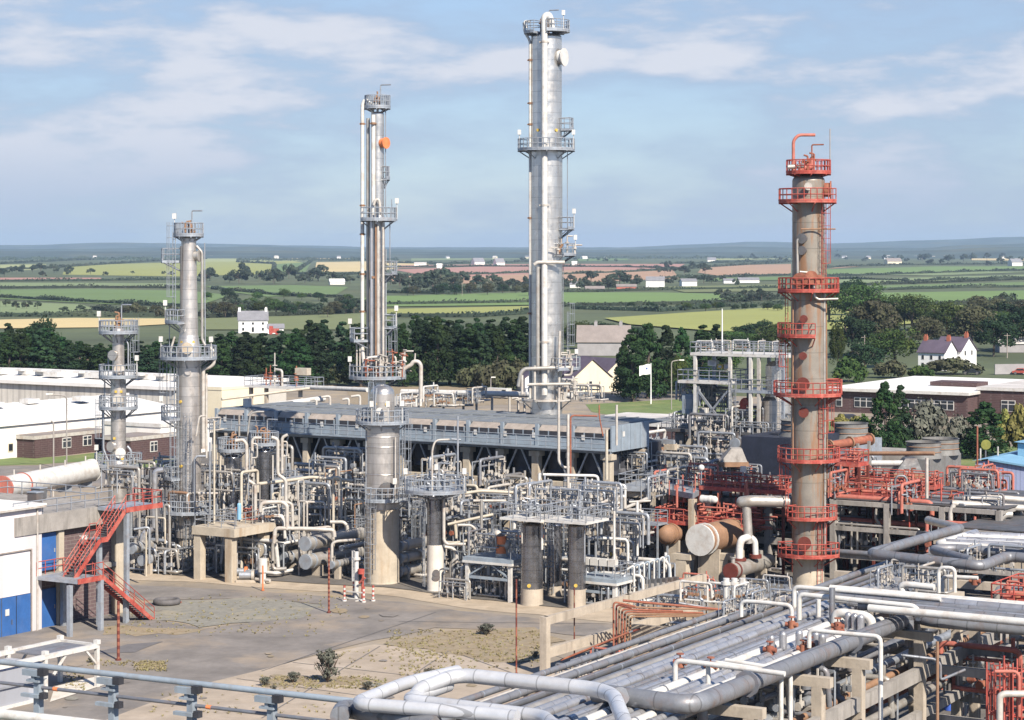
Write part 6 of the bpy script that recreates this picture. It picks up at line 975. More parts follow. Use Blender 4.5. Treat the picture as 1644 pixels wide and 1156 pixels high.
zone(7, 225, 300, None, 0, 206, 216, [0, 1, 3, 5], 'at the foot of the second column', (0, 0, 2.6)); zone(5, 385, 428, None, 0, 201, 208, [0, 1, 2, 3], 'left of the stacked exchangers', (0, 0, 2.4)); zone(5, 370, 450, None, 0, 205, 210, [0, 2, 4], 'on the white-edged platform', (4.8,), (.4, .55)); zone(8, 460, 590, None, 0, 213, 224, [0, 1, 3, 6], 'behind the stacked exchangers', (0, 2.6, 4.9)); zone(2, 560, 580, None, 0, 201, 206, [1, 3], 'by the slim exchanger', (0,), (.5, .7))
zone(8, 645, 690, None, 0, 203, 222, [0, 3, 1, 6], 'right of the broad vessel', (0, 2.6, 4.9)); zone(10, 715, 830, None, 0, 205, 224, [0, 3, 6, 1], 'in front of the fan bank centre', (0, 2.6, 4.9)); zone(8, 720, 840, None, 0, 191, 200, [1, 3, 0], 'around the blue-grey table', (0,), (.6, 1)); zone(5, 760, 830, 880, 886, 191, 196, [1, 5], 'on top of the blue-grey table', sc=(.45, .65)); zone(10, 860, 1000, None, 0, 194, 206, [1, 2, 0], 'among the platform vessels', (0, 0, 4.0, 6.2), (.7, 1.1))
zone(8, 840, 990, 815, 828, 189, 198, [1, 2, 0, 1], 'on the platforms above the dark vessels', sc=(.55, .9)); zone(5, 925, 1000, None, 0, 186, 191, [1, 2], 'under the front steel table', (0,), (.6, .9)); zone(6, 985, 1032, None, 0, 188, 205, [1, 2, 3], 'right of the dark vessels', (0, 2.6, 4.5)); zone(9, 985, 1120, None, 0, 222, 236, [0, 2, 1], 'between the fan bank and steel tower', (0, 3, 6, 8)); zone(7, 1085, 1270, 684, 688, 236, 242, [1, 0, 3], 'on the lower deck of steel tower', sc=(.6, 1)); zone(5, 1110, 1255, 563, 565, 239, 242, [2, 0], 'on the top deck of steel tower', sc=(.35, .5))
zone(5, 1095, 1165, 640, 660, 239, 242, [1, 3], 'inside the steel tower', sc=(.6, .9)); zone(8, 1340, 1450, None, 0, 204, 222, [5, 3, 4, 6], 'inside the right concrete frame', (0, 2.4, 4.9, 7.3)); zone(7, 1450, 1600, None, 0, 196, 214, [5, 4, 3], 'under the right fan stacks', (0, 3, 6.2)); zone(5, 1100, 1260, None, 0, 212, 220, [5, 4], 'behind the white-ended tank', (0, 3.2, 6.6)); zone(6, 1540, 1600, 776, 812, 205, 216, [4, 4, 5], 'on the red platform by blue warehouse', sc=(.6, 1)); zone(6, 860, 960, 636, 652, 240, 250, [0, 2], 'behind the fan bank, right of tallest tower', sc=(.5, .8)); zone(5, 640, 800, 645, 655, 240, 246, [0, 2], 'behind the fan bank roof', sc=(.45, .7)); zone(5, 335, 470, 685, 700, 236, 240, [0, 1], 'above the left end of fan bank', sc=(.5, .7))
zone(5, 340, 480, None, 0, 215, 228, [1, 3, 5], 'behind the twin tanks', (0, 2.6, 4.9)); zone(3, 1095, 1150, None, 0, 192, 196, [5, 4], 'below the white-ended tank', (0,), (.4, .6))
# tall thin uprights and ladders standing among the units
for i in range(70):
    u = R0.choice([R0.uniform(200, 345), R0.uniform(385, 585), R0.uniform(640, 990), R0.uniform(640, 850), R0.uniform(1000, 1110)]); d = R0.uniform(203, 226) if u < 1000 else R0.uniform(215, 232); q = D(u, 500, d); q.z = 0; h = R0.uniform(3.5, 9.5); m_ = R0.choice(['pale', 'galv', 'pale', 'silver', 'creampipe', 'rustbrown']); w = R0.choice([.06, .09, .14]); sgn = R0.choice([-1, 1]); dr = R0.choice([AX, BX])*sgn*R0.uniform(.6, 2.5)
    pipe([q, q+V((0, 0, h)), q+dr+V((0, 0, h)), q+dr+V((0, 0, h-R0.uniform(.5, 2.5)))], w, m_, f"tall thin {'pale' if m_ == 'pale' else 'brown' if 'rust' in m_ else 'cream' if 'cream' in m_ else 'grey'} hooked upright among the pipework", name='upright_pipe', group='tall thin uprights among the units', n=6)
zone(12, 430, 590, None, 0, 213, 224, [0, 1, 3, 6, 0], 'below the left half of fan bank', (0, 2.6, 4.9, 4.9), (.8, 1.2)); zone(16, 640, 860, None, 0, 204, 222, [0, 1, 3, 6, 1], 'below the middle of fan bank', (0, 2.6, 4.9, 4.9), (.8, 1.2)); zone(8, 300, 400, None, 0, 208, 222, [1, 3, 5, 0], 'beside the concrete table', (0, 2.6, 5), (.7, 1)); zone(8, 195, 290, None, 0, 206, 220, [1, 3, 5, 0], 'between the two grey columns', (0, 2.6, 5, 7.4), (.7, 1)); zone(8, 1000, 1110, 745, 790, 216, 232, [1, 2, 5, 0], 'around the grey bridge', sc=(.6, 1)); zone(8, 1330, 1520, 795, 820, 206, 216, [4, 4, 5], 'along the long red walkway', sc=(.6, .9)); zone(6, 1120, 1260, 775, 800, 210, 218, [4, 5], 'under the left red walkway', sc=(.6, .9)); zone(10, 1090, 1260, 690, 740, 232, 244, [5, 1], 'beneath the steel tower deck', sc=(.7, 1.1))
zone(10, 1046, 1110, None, 0, 209, 220, [4, 1, 5, 3], 'left of the brown round-ended tank', (0, 2.6, 5, 6.5), (.7, 1)); zone(9, 1200, 1262, None, 0, 208, 213, [4, 5, 5], 'beside the foot of the rusty column', (0, 3, 5.8), (.6, .9)); zone(12, 990, 1110, None, 0, 212, 226, [1, 3, 5, 0], 'beneath the grey bridge', (0, 2.6, 5.2), (.8, 1.1)); zone(10, 300, 450, None, 0, 206, 216, [1, 0, 3], 'around the twin dark tanks', (0, 5, 7.2), (.6, .9)); zone(12, 640, 850, None, 0, 205, 216, [1, 0, 6, 3], 'between pedestal vessel and the platform vessels', (2.6, 4.9, 6.4), (.6, .9))
zone(14, 430, 590, None, 0, 214, 230, [5, 1, 3], 'deep under the left half of fan bank', (0, 2.6, 4.9, 7.2), (.9, 1.2)); zone(18, 640, 1000, None, 0, 210, 228, [5, 1, 3, 5], 'deep under the right half of fan bank', (0, 2.6, 4.9, 7.2), (.9, 1.2)); zone(10, 1340, 1520, None, 0, 204, 218, [5, 3, 5], 'deep in the right concrete frame', (0, 2.4, 4.9), (.8, 1.1))
for i, (u, d, z) in enumerate([(262, 210, 5.2), (345, 214, 4.0), (480, 214, 5.4), (545, 212, 3.4), (662, 206, 5.6), (730, 206, 4.6), (790, 207, 5.8), (830, 210, 3.4), (1005, 206, 4.8), (1035, 216, 6.6), (905, 205, 7.6), (700, 214, 7.4), (570, 216, 6.6), (420, 216, 7.4)]):
    q = D(u, 500, d); q.z = 0; r = deck('access_platform', 'small railed access platform with ladder among the pipework', rect(q, R0.uniform(2, 3.4), R0.uniform(1.4, 2.2)), z, 'grey', 'galv', th=.15, legs=.14, group='small access platforms'); ladder(r, (q+AX*.6).x, (q+AX*.6-BX*.25).y, 0, z+1, 260, 'galv', cage=z > 5)
p = D(384, 834, 201.5); r = thing('gas_bottle', 'pale blue bottle standing on the concrete table', 'bottle', p); MB().rod(p, p+V((0, 0, 1.3)), .2, 10).ball(p+V((0, 0, 1.3)), .2, 10, 6).build('shell', 'blueroof', r); MB().rod(p+V((0, 0, 1.4)), p+V((0, 0, 1.75)), .09, 6).build('neck', 'galv', r)
# pipes through the front frames
for i in range(22):
    half = i % 2; a0 = (-43, -21.5)[half]+R0.uniform(0, 2); a1 = a0+R0.uniform(13, 19); z = R0.choice([2.6, 4.9])+.15; bb = -7.4+R0.uniform(0, 5); mm = R0.choice(['pale', 'pale', 'creampipe', 'galv', 'silver']); r_ = R0.choice([.09, .12, .18])
    pipe([G(a0, bb, z-1.5), G(a0, bb, z+r_), G(a1, bb, z+r_), G(a1, bb, z-1)], r_, mm, f"{'cream' if mm=='creampipe' else 'pale' if mm=='pale' else 'grey'} pipe lying on the front pipe frame, {'right' if half else 'left'} half", name='header_pipe', group='pipes on the front pipe frames')
for i in range(16):
    z = R0.choice([2.4, 4.9, 7.2])+.2; O = D(1338, 930, 203); O.z = 0; bb = R0.uniform(-.3, 14); a1 = R0.uniform(8, 15.6); mm = R0.choice(['silver', 'rustbrown', 'pipegrey', 'redpale', 'pipedark']); pipe([O+AX*-.5+BX*bb+V((0, 0, z)), O+AX*a1+BX*bb+V((0, 0, z)), O+AX*a1+BX*bb+V((0, 0, z-1.4))], R0.choice([.1, .16, .24]), mm, f"{'red' if 'red' in mm else 'brown' if 'rust' in mm else 'grey'} pipe lying in the right concrete frame", name='header_pipe', group='pipes in the right concrete frame')
# ---------------- left: warehouses, hut, sheeted building, deck with tank, red stair ----------------
def skylights(root, O, dx, dy, n, L_, w, z, slope=0):
    for i in range(n):
        a = L_*(i+.5)/n+R0.uniform(-.6, .6); p = O+dx*a+dy*R0.uniform(w*.3, w*.7); MB().box(p+V((0, 0, z+.45)), (2.2, 1.4, .7), RZ).box(p+V((0, 0, z+.85)), (1.9, 1.0, .25), RZ).build('roof_vent', 'white', root)
R0 = random.Random(14)
O = D(0, 738, 317.6)-BX*14; O.z = 0; w1 = thing('warehouse', 'long white warehouse with pale roof behind the brown hut', 'warehouse', O); LW = 53; X = lambda b_, a, z: O+BX*b_-AX*a+V((0, 0, z))
b = MB(); b.add([X(0, 0, 0), X(LW, 0, 0), X(LW, 26, 0), X(0, 26, 0), X(0, 0, 4.9), X(LW, 0, 4.9), X(LW, 26, 4.9), X(0, 26, 4.9), X(0, 13, 6.6), X(LW, 13, 6.6)], [(0, 1, 5, 4), (1, 2, 6, 9, 5), (2, 3, 7, 6), (3, 0, 4, 8, 7)]); b.build('wall', 'whitewall', w1)
b = MB(); 
for (a0, z0, a1, z1) in ((-.3, 4.85, 13, 6.65), (13, 6.65, 26.3, 4.85)): b.add([X(-.3, a0, z0+.06), X(LW+.4, a0, z0+.06), X(LW+.4, a1, z1+.06), X(-.3, a1, z1+.06)], [(0, 1, 2, 3)])
b.beam(X(-.3, -.3, 4.85), X(LW+.4, -.3, 4.85), .2, .3); rf = b.build('roof', 'roofwhite', w1); k = MB()
for i in range(14): k.beam(X(3+i*3.8, .5, 5.05), X(3+i*3.8, 12.8, 6.76), .35, .06)
k.build('rooflight_strip', 'whiterender', rf)
for i in range(6): MB().box(X(6+i*8.5, 9.5+R0.uniform(-2, 2), 6.9), (1.8, 2.4, .7), RZ).build('roof_vent', 'white', rf)
for b_, w, h, z in ((3, 1.2, 1.6, 1.8), (15.5, 1.0, 1.2, 1.6), (17.6, 1.1, 1.9, 1.3), (44, 3, .7, 2.6)): f_ = MB().beam(X(b_, -.06, z), X(b_+w, -.06, z), .1, h).build('window', 'creamwall', w1); MB().beam(X(b_+.1, -.12, z), X(b_+w-.1, -.12, z), .04, h-.2).build('pane', 'glass', f_)
O2 = D(281, 640, 372); O2.z = 0; w2 = thing('warehouse', 'taller corrugated warehouse with white roof and vents, farther back', 'warehouse', O2); X2 = lambda a, b_, z: O2-AX*a+BX*b_+V((0, 0, z))
b = MB().slab([X2(0, 0, 0)[:2], X2(62, 0, 0)[:2], X2(62, 30, 0)[:2], X2(0, 30, 0)[:2]], 0, 6.7); b.build('wall', 'corrug', w2); b = MB(); b.add([X2(-.4, -.5, 6.9), X2(62, -.5, 6.9), X2(62, 15, 7.9), X2(-.4, 15, 7.9), X2(-.4, 30.4, 6.9), X2(62, 30.4, 6.9)], [(0, 1, 2, 3), (3, 2, 5, 4), (0, 3, 4)]).beam(X2(-.4, -.5, 6.65), X2(62, -.5, 6.65), .3, .55).beam(X2(-.4, -.5, 6.65), X2(-.4, 30, 6.65), .3, .55); rf = b.build('roof', 'roofwhite', w2)
for i in range(12): s_ = R0.uniform(1.6, 4.2); MB().box(X2(4+i*4.6, R0.uniform(4, 9), 7.9), (s_, 2, .9), RZ).box(X2(4+i*4.6, 6, 8.35), (s_*.7, 1.4, .4), RZ).build('roof_vent', 'white', rf)
o = D(356, 660, 366); o.z = 0; prism_building('cream_annexe', 'plain cream annexe at the right end of the white warehouses', 'building', [o-AX*8.2, o, o+BX*12, o-AX*8.2+BX*12], 7, 'creamwall', 'roofwhite', over=.1, fascia='creamwall')
o = D(165, 720, 326); o.z = 0; prism_building('gable_shed', 'white gabled shed between small and second columns', 'shed', [o, o+AX*11, o+AX*11+BX*12, o+BX*12], 4.6, 'whitewall', 'roofwhite', over=.2)
def hut(label, u0, v0, L_, wd, h, wins):
    o = P(u0, v0); r = prism_building('brick_hut', label, 'hut', [o-AX*wd, o, o+BX*L_, o+BX*L_-AX*wd], h, 'brickbrown', 'barnroof', over=.25, fascia='pale'); strip_windows(r, o, BX, AX, wins, 1.1, 2.6, 2)
    return r
hut('dark brown brick hut with white windows in front of warehouse', 56, 737, 14.5, 5, 3.0, [(5.5, 7.3), (9.8, 11.6)]); hut('second dark brown hut between small and second columns', 210, 742, 14, 5, 3.2, [(4, 5.5)])
# sheeted building with blue doors
C0 = P(67, 1012); b1 = thing('sheeted_building', 'pinkish white sheeted building with blue doors at left edge', 'building', C0); ZB = 9.85; X = lambda t, a, z=0: C0+BX*t+AX*a+V((0, 0, z))
b = MB(); dz0, dz1, dt0, dt1 = 3.05, 6.5, -16, -1.15
b.slab([X(-22, -16)[:2], X(0, -16)[:2], X(0, -.25)[:2], X(-22, -.25)[:2]], 0, ZB-.02); b.beam(X(-22, -.125, (ZB+dz1)/2), X(0, -.125, (ZB+dz1)/2), .25, ZB-dz1).beam(X(dt1, -.125, dz1/2), X(0, -.125, dz1/2), .25, dz1); b.build('wall', 'pinksheet', b1)
MB().slab([X(-22.3, -16)[:2], X(.25, -16)[:2], X(.25, .3)[:2], X(-22.3, .3)[:2]], ZB, ZB+.12).build('roof', 'roofwhite', b1); MB().beam(X(-22, -.18, (dz0+dz1)/2), X(dt1, -.18, (dz0+dz1)/2), .1, dz1-dz0-.06).build('panel', 'pinksheet', b1); MB().beam(X(-22, -.06, dz1), X(dt1+.1, -.06, dz1), .16, .1).beam(X(dt1+.05, -.06, 0), X(dt1+.05, -.06, dz1), .16, .1).build('trim', 'deadwood', b1)
d_ = MB(); d_.beam(X(-22, -.14, dz0/2), X(dt1, -.14, dz0/2), .12, dz0); d_ = d_.build('blue_door', 'bluedoor', b1)
MB().beam(X(-3.9, -.05, 1.9), X(-3.5, -.05, 1.9), .04, .5).build('notice', 'white', d_); MB().beam(X(-5.8, -.05, 2.2), X(-5.0, -.05, 2.2), .04, .35).beam(X(-5.8, -.05, 1.6), X(-5.1, -.05, 1.6), .04, .4).build('notice', 'pale', d_); MB().beam(X(-3.2, -.05, 1.3), X(-3.2, -.05, .9), .06, .06).beam(X(-4.3, -.06, 0.03), X(-4.3, -.06, dz0), .04, .04).build('handle', 'darkgrey', d_)
for t_ in (-8.2, -6.2, -2.7): MB().beam(X(t_, -.07, .05), X(t_, -.07, dz0), .03, .05).build('door_joint', 'navy', d_)
MB().rod(X(-.55, .08, 0), X(-.55, .08, ZB-.1), .07, 8).build('downpipe', 'pale', b1); MB().beam(X(-22, .32, ZB-.08), X(.1, .32, ZB-.08), .16, .16).build('gutter', 'pale', b1)
# concrete deck structure to its right
W0 = C0; LT = (P(195, 985)-C0).dot(BX); X = lambda t, a, z=0: W0+BX*t+AX*a+V((0, 0, z)); ZT = 9.1
cs = thing('deck_building', 'brick building with stained concrete beam behind the red stair', 'building', W0)
MB().slab([X(-2, -14)[:2], X(LT-.9, -14)[:2], X(LT-.9, -.5)[:2], X(-2, -.5)[:2]], 0, ZT-1.45).build('wall', 'brickpurple', cs); MB().slab([X(-3, -14.3)[:2], X(LT+.25, -14.3)[:2], X(LT+.25, .12)[:2], X(-3, .12)[:2]], ZT-1.45, ZT).build('beam', 'concrete_grey', cs)
MB().box(X(LT-.4, -.45, (ZT-1.45)/2), (.95, .9, ZT-1.45), RZ).build('post', 'concrete_tan', cs); MB().box(X(2.35, -.3, (ZT-1.45)/2), (.35, .6, ZT-1.45), RZ).build('post', 'concrete_tan', cs)
for z0, z1 in ((.05, 3.1), (4.55, 7.5)): d_ = MB().beam(X(.2, -.42, (z0+z1)/2), X(2.0, -.42, (z0+z1)/2), .1, z1-z0).build('blue_door', 'bluedoor', cs); MB().beam(X(1.8, -.34, (z0+z1)/2-.1), X(1.8, -.34, (z0+z1)/2+.2), .06, .05).build('handle', 'pale', d_)
MB().beam(X(0, -.2, 4.2), X(LT-.9, -.2, 4.2), .6, .35).build('beam', 'concrete_grey', cs); MB().rail([X(-3, -.1, ZT), X(LT-1.2, -.1, ZT)], r=.045, post=1.5).build('railing', 'galv', cs); MB().rail([X(LT, -3, ZT), X(LT, -13, ZT), X(-3, -13, ZT)], r=.045).build('railing', 'galv', cs)
single('wall_lamp', MB().rod(X(4.4, -.1, 6.9), X(4.4, .4, 6.9), .05, 6).box(X(4.4, .45, 6.85), (.4, .4, .3)), 'white', 'small white lamp on brick wall beside the red stair', 'lamp')
for t_, a_ in ((5.5, -6), (8, -8)): r = thing('deck_box', 'dark box standing on the concrete deck', 'box', X(t_, a_, ZT), 'dark boxes on the deck'); MB().box(X(t_, a_, ZT+.45), (1.0, .8, .8), RZ).build('case', 'darkgrey', r); MB().box(X(t_, a_, ZT+.9), (1.1, .9, .08), RZ).build('lid', 'grey', r)
# red stair
st = thing('steel_stair', 'bright red steel stair in two flights on grey legs', 'stair', X(3.5, 1.5)); ZL = CH-(919-HV)/S(177.5); SA = 1.9; SW = 1.15
LO = X(0, SA); pv_ = lambda u, v, a: vplane(u, v, X(0, a), BX)
def tz(u, v, a): p = pv_(u, v, a); return (p-X(0, a)).dot(BX), p.z
tU, zU = tz(206, 801, SA+SW); tl0, _ = tz(103, 925, SA+SW); tr1, _ = tz(146, 922, SA+SW); tF, zF = tz(228, 988, SA+SW)
def flight(t0, z0, t1, z1, a0, n, side_m='red'):
    f = thing('x', None, None) if 0 else None; b = MB()
    for a in (a0, a0+SW): b.beam(X(t0, a, z0-.12), X(t1, a, z1-.12), .08, .34)
    fl = b.build('flight', side_m, st); k = MB()
    for i in range(n): s_ = (i+.5)/n; k.box(X(t0+(t1-t0)*s_, a0+SW/2, z0+(z1-z0)*s_), (SW-.1, .26, .05), RZ)
    k.build('tread', 'darkgrey', fl); h = MB()
    for a in (a0, a0+SW):
        for g in (1.0, .55): h.rod(X(t0, a, z0+g), X(t1, a, z1+g), .035, 4)
        for i in range(6): s_ = i/5; h.rod(X(t0+(t1-t0)*s_, a, z0+(z1-z0)*s_), X(t0+(t1-t0)*s_, a, z0+(z1-z0)*s_+1), .03, 4)
    h.build('handrail', 'red', fl)
tm, zm = tz(168, 864, SA+SW)
flight(tl0+1.2, ZL, tm-.5, zm, SA, 13); flight(tm+.3, zm, tU-.3, ZT, SA, 13); flight(tr1, ZL, tF, 0.05, SA+SW+.15, 22)
def land(t0, t1, a0, a1, z, rail_pts): d_ = MB().slab([X(t0, a0)[:2], X(t1, a0)[:2], X(t1, a1)[:2], X(t0, a1)[:2]], z-.28, z).build('landing', 'grey', st); MB().slab([X(t0, a1-.02)[:2], X(t1, a1-.02)[:2], X(t1, a1+.06)[:2], X(t0, a1+.06)[:2]], z-.3, z+.1).build('edge', 'red', d_); h = MB(); [h.rail([X(*p, z) for p in q], r=.035, post=1.1) for q in rail_pts]; h.build('railing', 'red', d_)
land(-.6, tr1, -.1, SA+SW+1.3, ZL, [[(-.6, -.0), (2.4, .0), (2.4, SA-.1)], [(tl0+1, SA+SW+1.3), (tr1, SA+SW+1.3)]]); land(tm-.5, tm+.3, SA-.05, SA+SW+.05, zm, [[(tm-.5, SA), (tm+.3, SA)]]); land(tU-.4, LT+1.2, -.2, SA+SW+.1, ZT, [[(LT+1.2, 0), (LT+1.2, SA+SW)], [(tU-.3, SA+SW), (LT+1.2, SA+SW)]])
for (t_, a_, z_) in [(tz(112, 1010, SA+SW+1.2)[0], SA+SW+1.2, ZL-.28), (tr1-.2, SA+SW+1.2, ZL-.28), (tr1-.2, 0.3, ZL-.28), (tm, SA+SW/2, zm-.28), (tU-.1, SA+SW-.1, ZT-.28), (tz(193, 1000, SA+SW)[0], SA+SW+.6, 2.6)]: MB().beam(X(t_, a_, 0), X(t_, a_, z_), .34).build('leg', 'grey', st)
# big white horizontal tank on the deck, and odds and ends
exch_p = D(4, 784, 196)
wt = thing('horizontal_tank', 'long white horizontal tank lying on the deck at left edge', 'tank', exch_p-V((0, 0, 1.6))); e0 = D(148, 771, 212); dv = (e0-exch_p); dv.z = 0; e0 = exch_p+dv; e0.z = exch_p.z
MB().rod(exch_p, e0, 1.0, 24).rod(e0-dv.normalized()*.15, e0+dv.normalized()*.02, 1.08, 24).build('drum_shell', 'white', wt); MB().rod(exch_p-dv.normalized()*.25, exch_p, 1.12, 24).rod(exch_p+dv*.2, exch_p+dv*.21, 1.06, 24).build('flange', 'redpale', wt)
for f_ in (.12, .4, .68, .92):
    q = exch_p+dv*f_; MB().box(q-V((0, 0, 1.0)), (.3, 1.5, .9), RZ).build('saddle', 'grey', wt); MB().rod(q+V((0, 0, .95)), q+V((0, 0, 1.45)), .08, 6).build('lug', 'pale', wt)
for i in range(4): q = exch_p+dv*(.1+.25*i)-V((0, 0, 1.3)); MB().beam(V((q.x, q.y, ZT)), q, .25).build('leg', 'grey', wt)
r = thing('pipe_gear', 'rusty pipe gear beneath the left end of the white tank', 'pipework', exch_p-V((0, 0, 2.2))); b = MB(); q = exch_p+dv*.1-V((0, 0, 1.9)); b.rod(q, q+dv*.45, .22, 8).rod(q+AX, q+AX+dv*.4, .16, 8); [b.rod(q+dv*(.1*i)+AX*.5, q+dv*(.1*i)+AX*.5+V((0, 0, .9)), .12, 6) for i in range(5)]; b.build('pipe_run', 'pale', r); MB().rod(q+dv*.3+V((0, 0, -.2)), q+dv*.42+V((0, 0, -.2)), .4, 10).build('valve', 'orange', r)
# tyre, poles, barrier
p = P(268, 970, .12); t = MB(); n = 30
for k in range(10): pass
R1_, r1_ = .98, .24; vs = [(p.x+(R1_+r1_*.75*cos(2*pi*j/10))*cos(2*pi*i/n), p.y+(R1_+r1_*.75*cos(2*pi*j/10))*sin(2*pi*i/n), p.z+r1_+r1_*sin(2*pi*j/10)) for i in range(n) for j in range(10)]
t.add(vs, [(i*10+j, ((i+1) % n)*10+j, ((i+1) % n)*10+(j+1) % 10, i*10+(j+1) % 10) for i in range(n) for j in range(10)], True); single('tyre', t, 'rubber', 'large old tyre lying flat on the yard', 'tyre'); q = P(283, 967, .14); single('rusty_plate', MB().slab([(q.x-.5, q.y-.3), (q.x+.5, q.y-.35), (q.x+.4, q.y+.3), (q.x-.4, q.y+.3)], .14, .2), 'rust', 'small rusty plate lying beside the old tyre', 'plate')
def stripy(u, v0, v1, w, label, name='striped_pole', m1='darkred', m2='rust', n=16, cat='pole', group=None, d=None):
    p = P(u, v1, .1) if d is None else D(u, v1, d); h = (v1-v0)/S(p.y); r = thing(name, label, cat, p, group); a = MB(); b = MB()
    for i in range(n): (a if i % 2 else b).rod(p+V((0, 0, h*i/n)), p+V((0, 0, h*(i+1)/n)), w, 8)
    a.rod(p, p+V((0, 0, .12)), w*2, 8); a.build('dark_band', m1, r); b.build('light_band', m2, r); return r
stripy(190, 965, 1060, .11, 'rusty red striped pole on the yard near dark patch'); stripy(528, 880, 984, .08, 'thin red striped pole in front of the slim exchanger', n=30); stripy(829, 930, 1083, .06, 'tall thin rusty pole in front of the dark vessels', m2='rust', n=10); stripy(922, 944, 1062, .05, 'tall thin rusty pole near the concrete beams', m2='rustbrown', n=10); stripy(422, 908, 948, .07, 'short orange pole in front of the pump pipework', m1='orange', m2='orange', n=6)
for u, v0, v1 in ((553, 940, 965), (584, 942, 967), (599, 940, 965), (568, 934, 958)): stripy(u, v0, v1, .1, 'red and white striped post of monitor barrier', 'barrier_post', 'white', 'red', 7, 'post', 'striped posts around the fire monitor')
p = P(572, 962, .1); r = thing('fire_monitor', 'white fire monitor base with red valve inside striped posts', 'fire monitor', p); MB().beam(p-AX*1.0, p+AX*.9, .12, .12).beam(p-AX*1.0+V((0, 0, .6)), p+AX*.9+V((0, 0, .6)), .1, .1).beam(p+AX*.9, p+AX*.6-BX*1, .12, .12).build('frame', 'white', r); MB().rod(p+AX*.3+BX*.5, p+AX*.3+BX*.5+V((0, 0, 2.2)), .12, 8).rod(p+AX*.3+V((0, 0, 1.4)), p+AX*.9+V((0, 0, 1.9)), .1, 6).rod(p+AX*.5+V((0, 0, 2.2)), p+AX*.5+V((0, 0, 2.6)), .3, 8).build('valve', 'red', r); MB().rod(p-AX*.2+BX*.3, p-AX*.2+BX*.3+V((0, 0, 4.0)), .2, 10).rod(p-AX*.2+BX*.3+V((0, 0, 3.3)), p-AX*.2+BX*.3+V((0, 0, 3.5)), .35, 10).build('riser', 'white', r)
p = P(410, 905, .1); r = thing('white_column_pump', 'stout white pump column beside the orange pole', 'pump', P(422, 938)); p = r.location; MB().rod(p, p+V((0, 0, 2.0)), .28, 12).rod(p+V((0, 0, 1.1)), p+V((0, 0, 2.3)), .42, 12).build('casing', 'white', r); MB().rod(p+V((0, 0, .4))-AX*.8, p+V((0, 0, .4))+AX*.8, .16, 8).build('nozzle', 'pale', r)
for u, v in ((395, 936), (405, 933), (384, 930)): p = P(u, v); r = thing('pump', 'grey pump on a low frame left of the stacked exchangers', 'pump', p, 'pumps by the exchangers'); MB().rod(p+V((-.6, 0, .7)), p+V((.5, 0, .7)), .33, 12).build('motor', 'galv', r); MB().rod(p+V((.5, 0, .7)), p+V((.75, 0, .7)), .45, 12).build('casing', 'orange' if u == 384 else 'pale', r); MB().box(p+V((0, 0, .15)), (1.8, .7, .3)).build('base', 'concrete', r)
# white skid container bottom left
Ck = P(-8, 1144); X = lambda t, a, z=0: Ck+BX*t+AX*a+V((0, 0, z)); r = thing('skid_container', 'white framed skid container with grey sides, bottom left', 'container', Ck); hc = 2.9; lc = 9.5
MB().slab([X(-3, -3.2)[:2], X(lc-5, -3.2)[:2], X(lc-5, 0)[:2], X(-3, 0)[:2]], .25, hc-.35).build('side_panel', 'greysheet', r); b = MB()
for t_ in (-3, lc-5, lc): [b.beam(X(t_, a, 0), X(t_, a, hc), .26) for a in (.08, -3.3)]
for t_ in (-3, lc): b.beam(X(t_, -3.3, hc), X(t_, .08, hc), .26)
for a in (.08, -3.3): b.beam(X(-3, a, hc), X(lc, a, hc), .3); b.beam(X(-3, a, .15), X(lc-5, a, .15), .26); b.beam(X(lc-4.2, a, hc-1.3), X(lc-3, a, hc-.1), .14); b.beam(X(lc, a, hc-1.3), X(lc-1.2, a, hc-.1), .14)
for t_ in (-3, lc-5, lc): [b.box(X(t_, a, hc+.25), (.35, .35, .3), RZ) for a in (.08, -3.3)]
b.build('frame', 'white', r); MB().slab([X(lc-4.6, -3.0)[:2], X(lc-.3, -3.0)[:2], X(lc-.3, -.2)[:2], X(lc-4.6, -.2)[:2]], hc-.1, hc+.02).build('top_panel', 'pipegrey', r); k = MB(); [k.rail([X(-3, -.1, 1.2), X(lc-5, -.1, 1.2)], h=.9, r=.03) for _ in (0,)]; k.beam(X(-3, .2, 1.5), X(lc-5, .2, 1.5), .05, .08); k.build('trim', 'galv', r)
MB().rod(X(-2, -1.6, hc-.3), X(-2, -1.6, hc+1.0), .9, 14).build('hatch', 'white', r); MB().rod(X(.3, -1.2, hc-.3), X(.3, -1.2, hc+.8), .3, 8).rod(X(1.1, -1.6, hc-.3), X(1.1, -1.6, hc+.7), .25, 8).build('vent', 'rust', r)
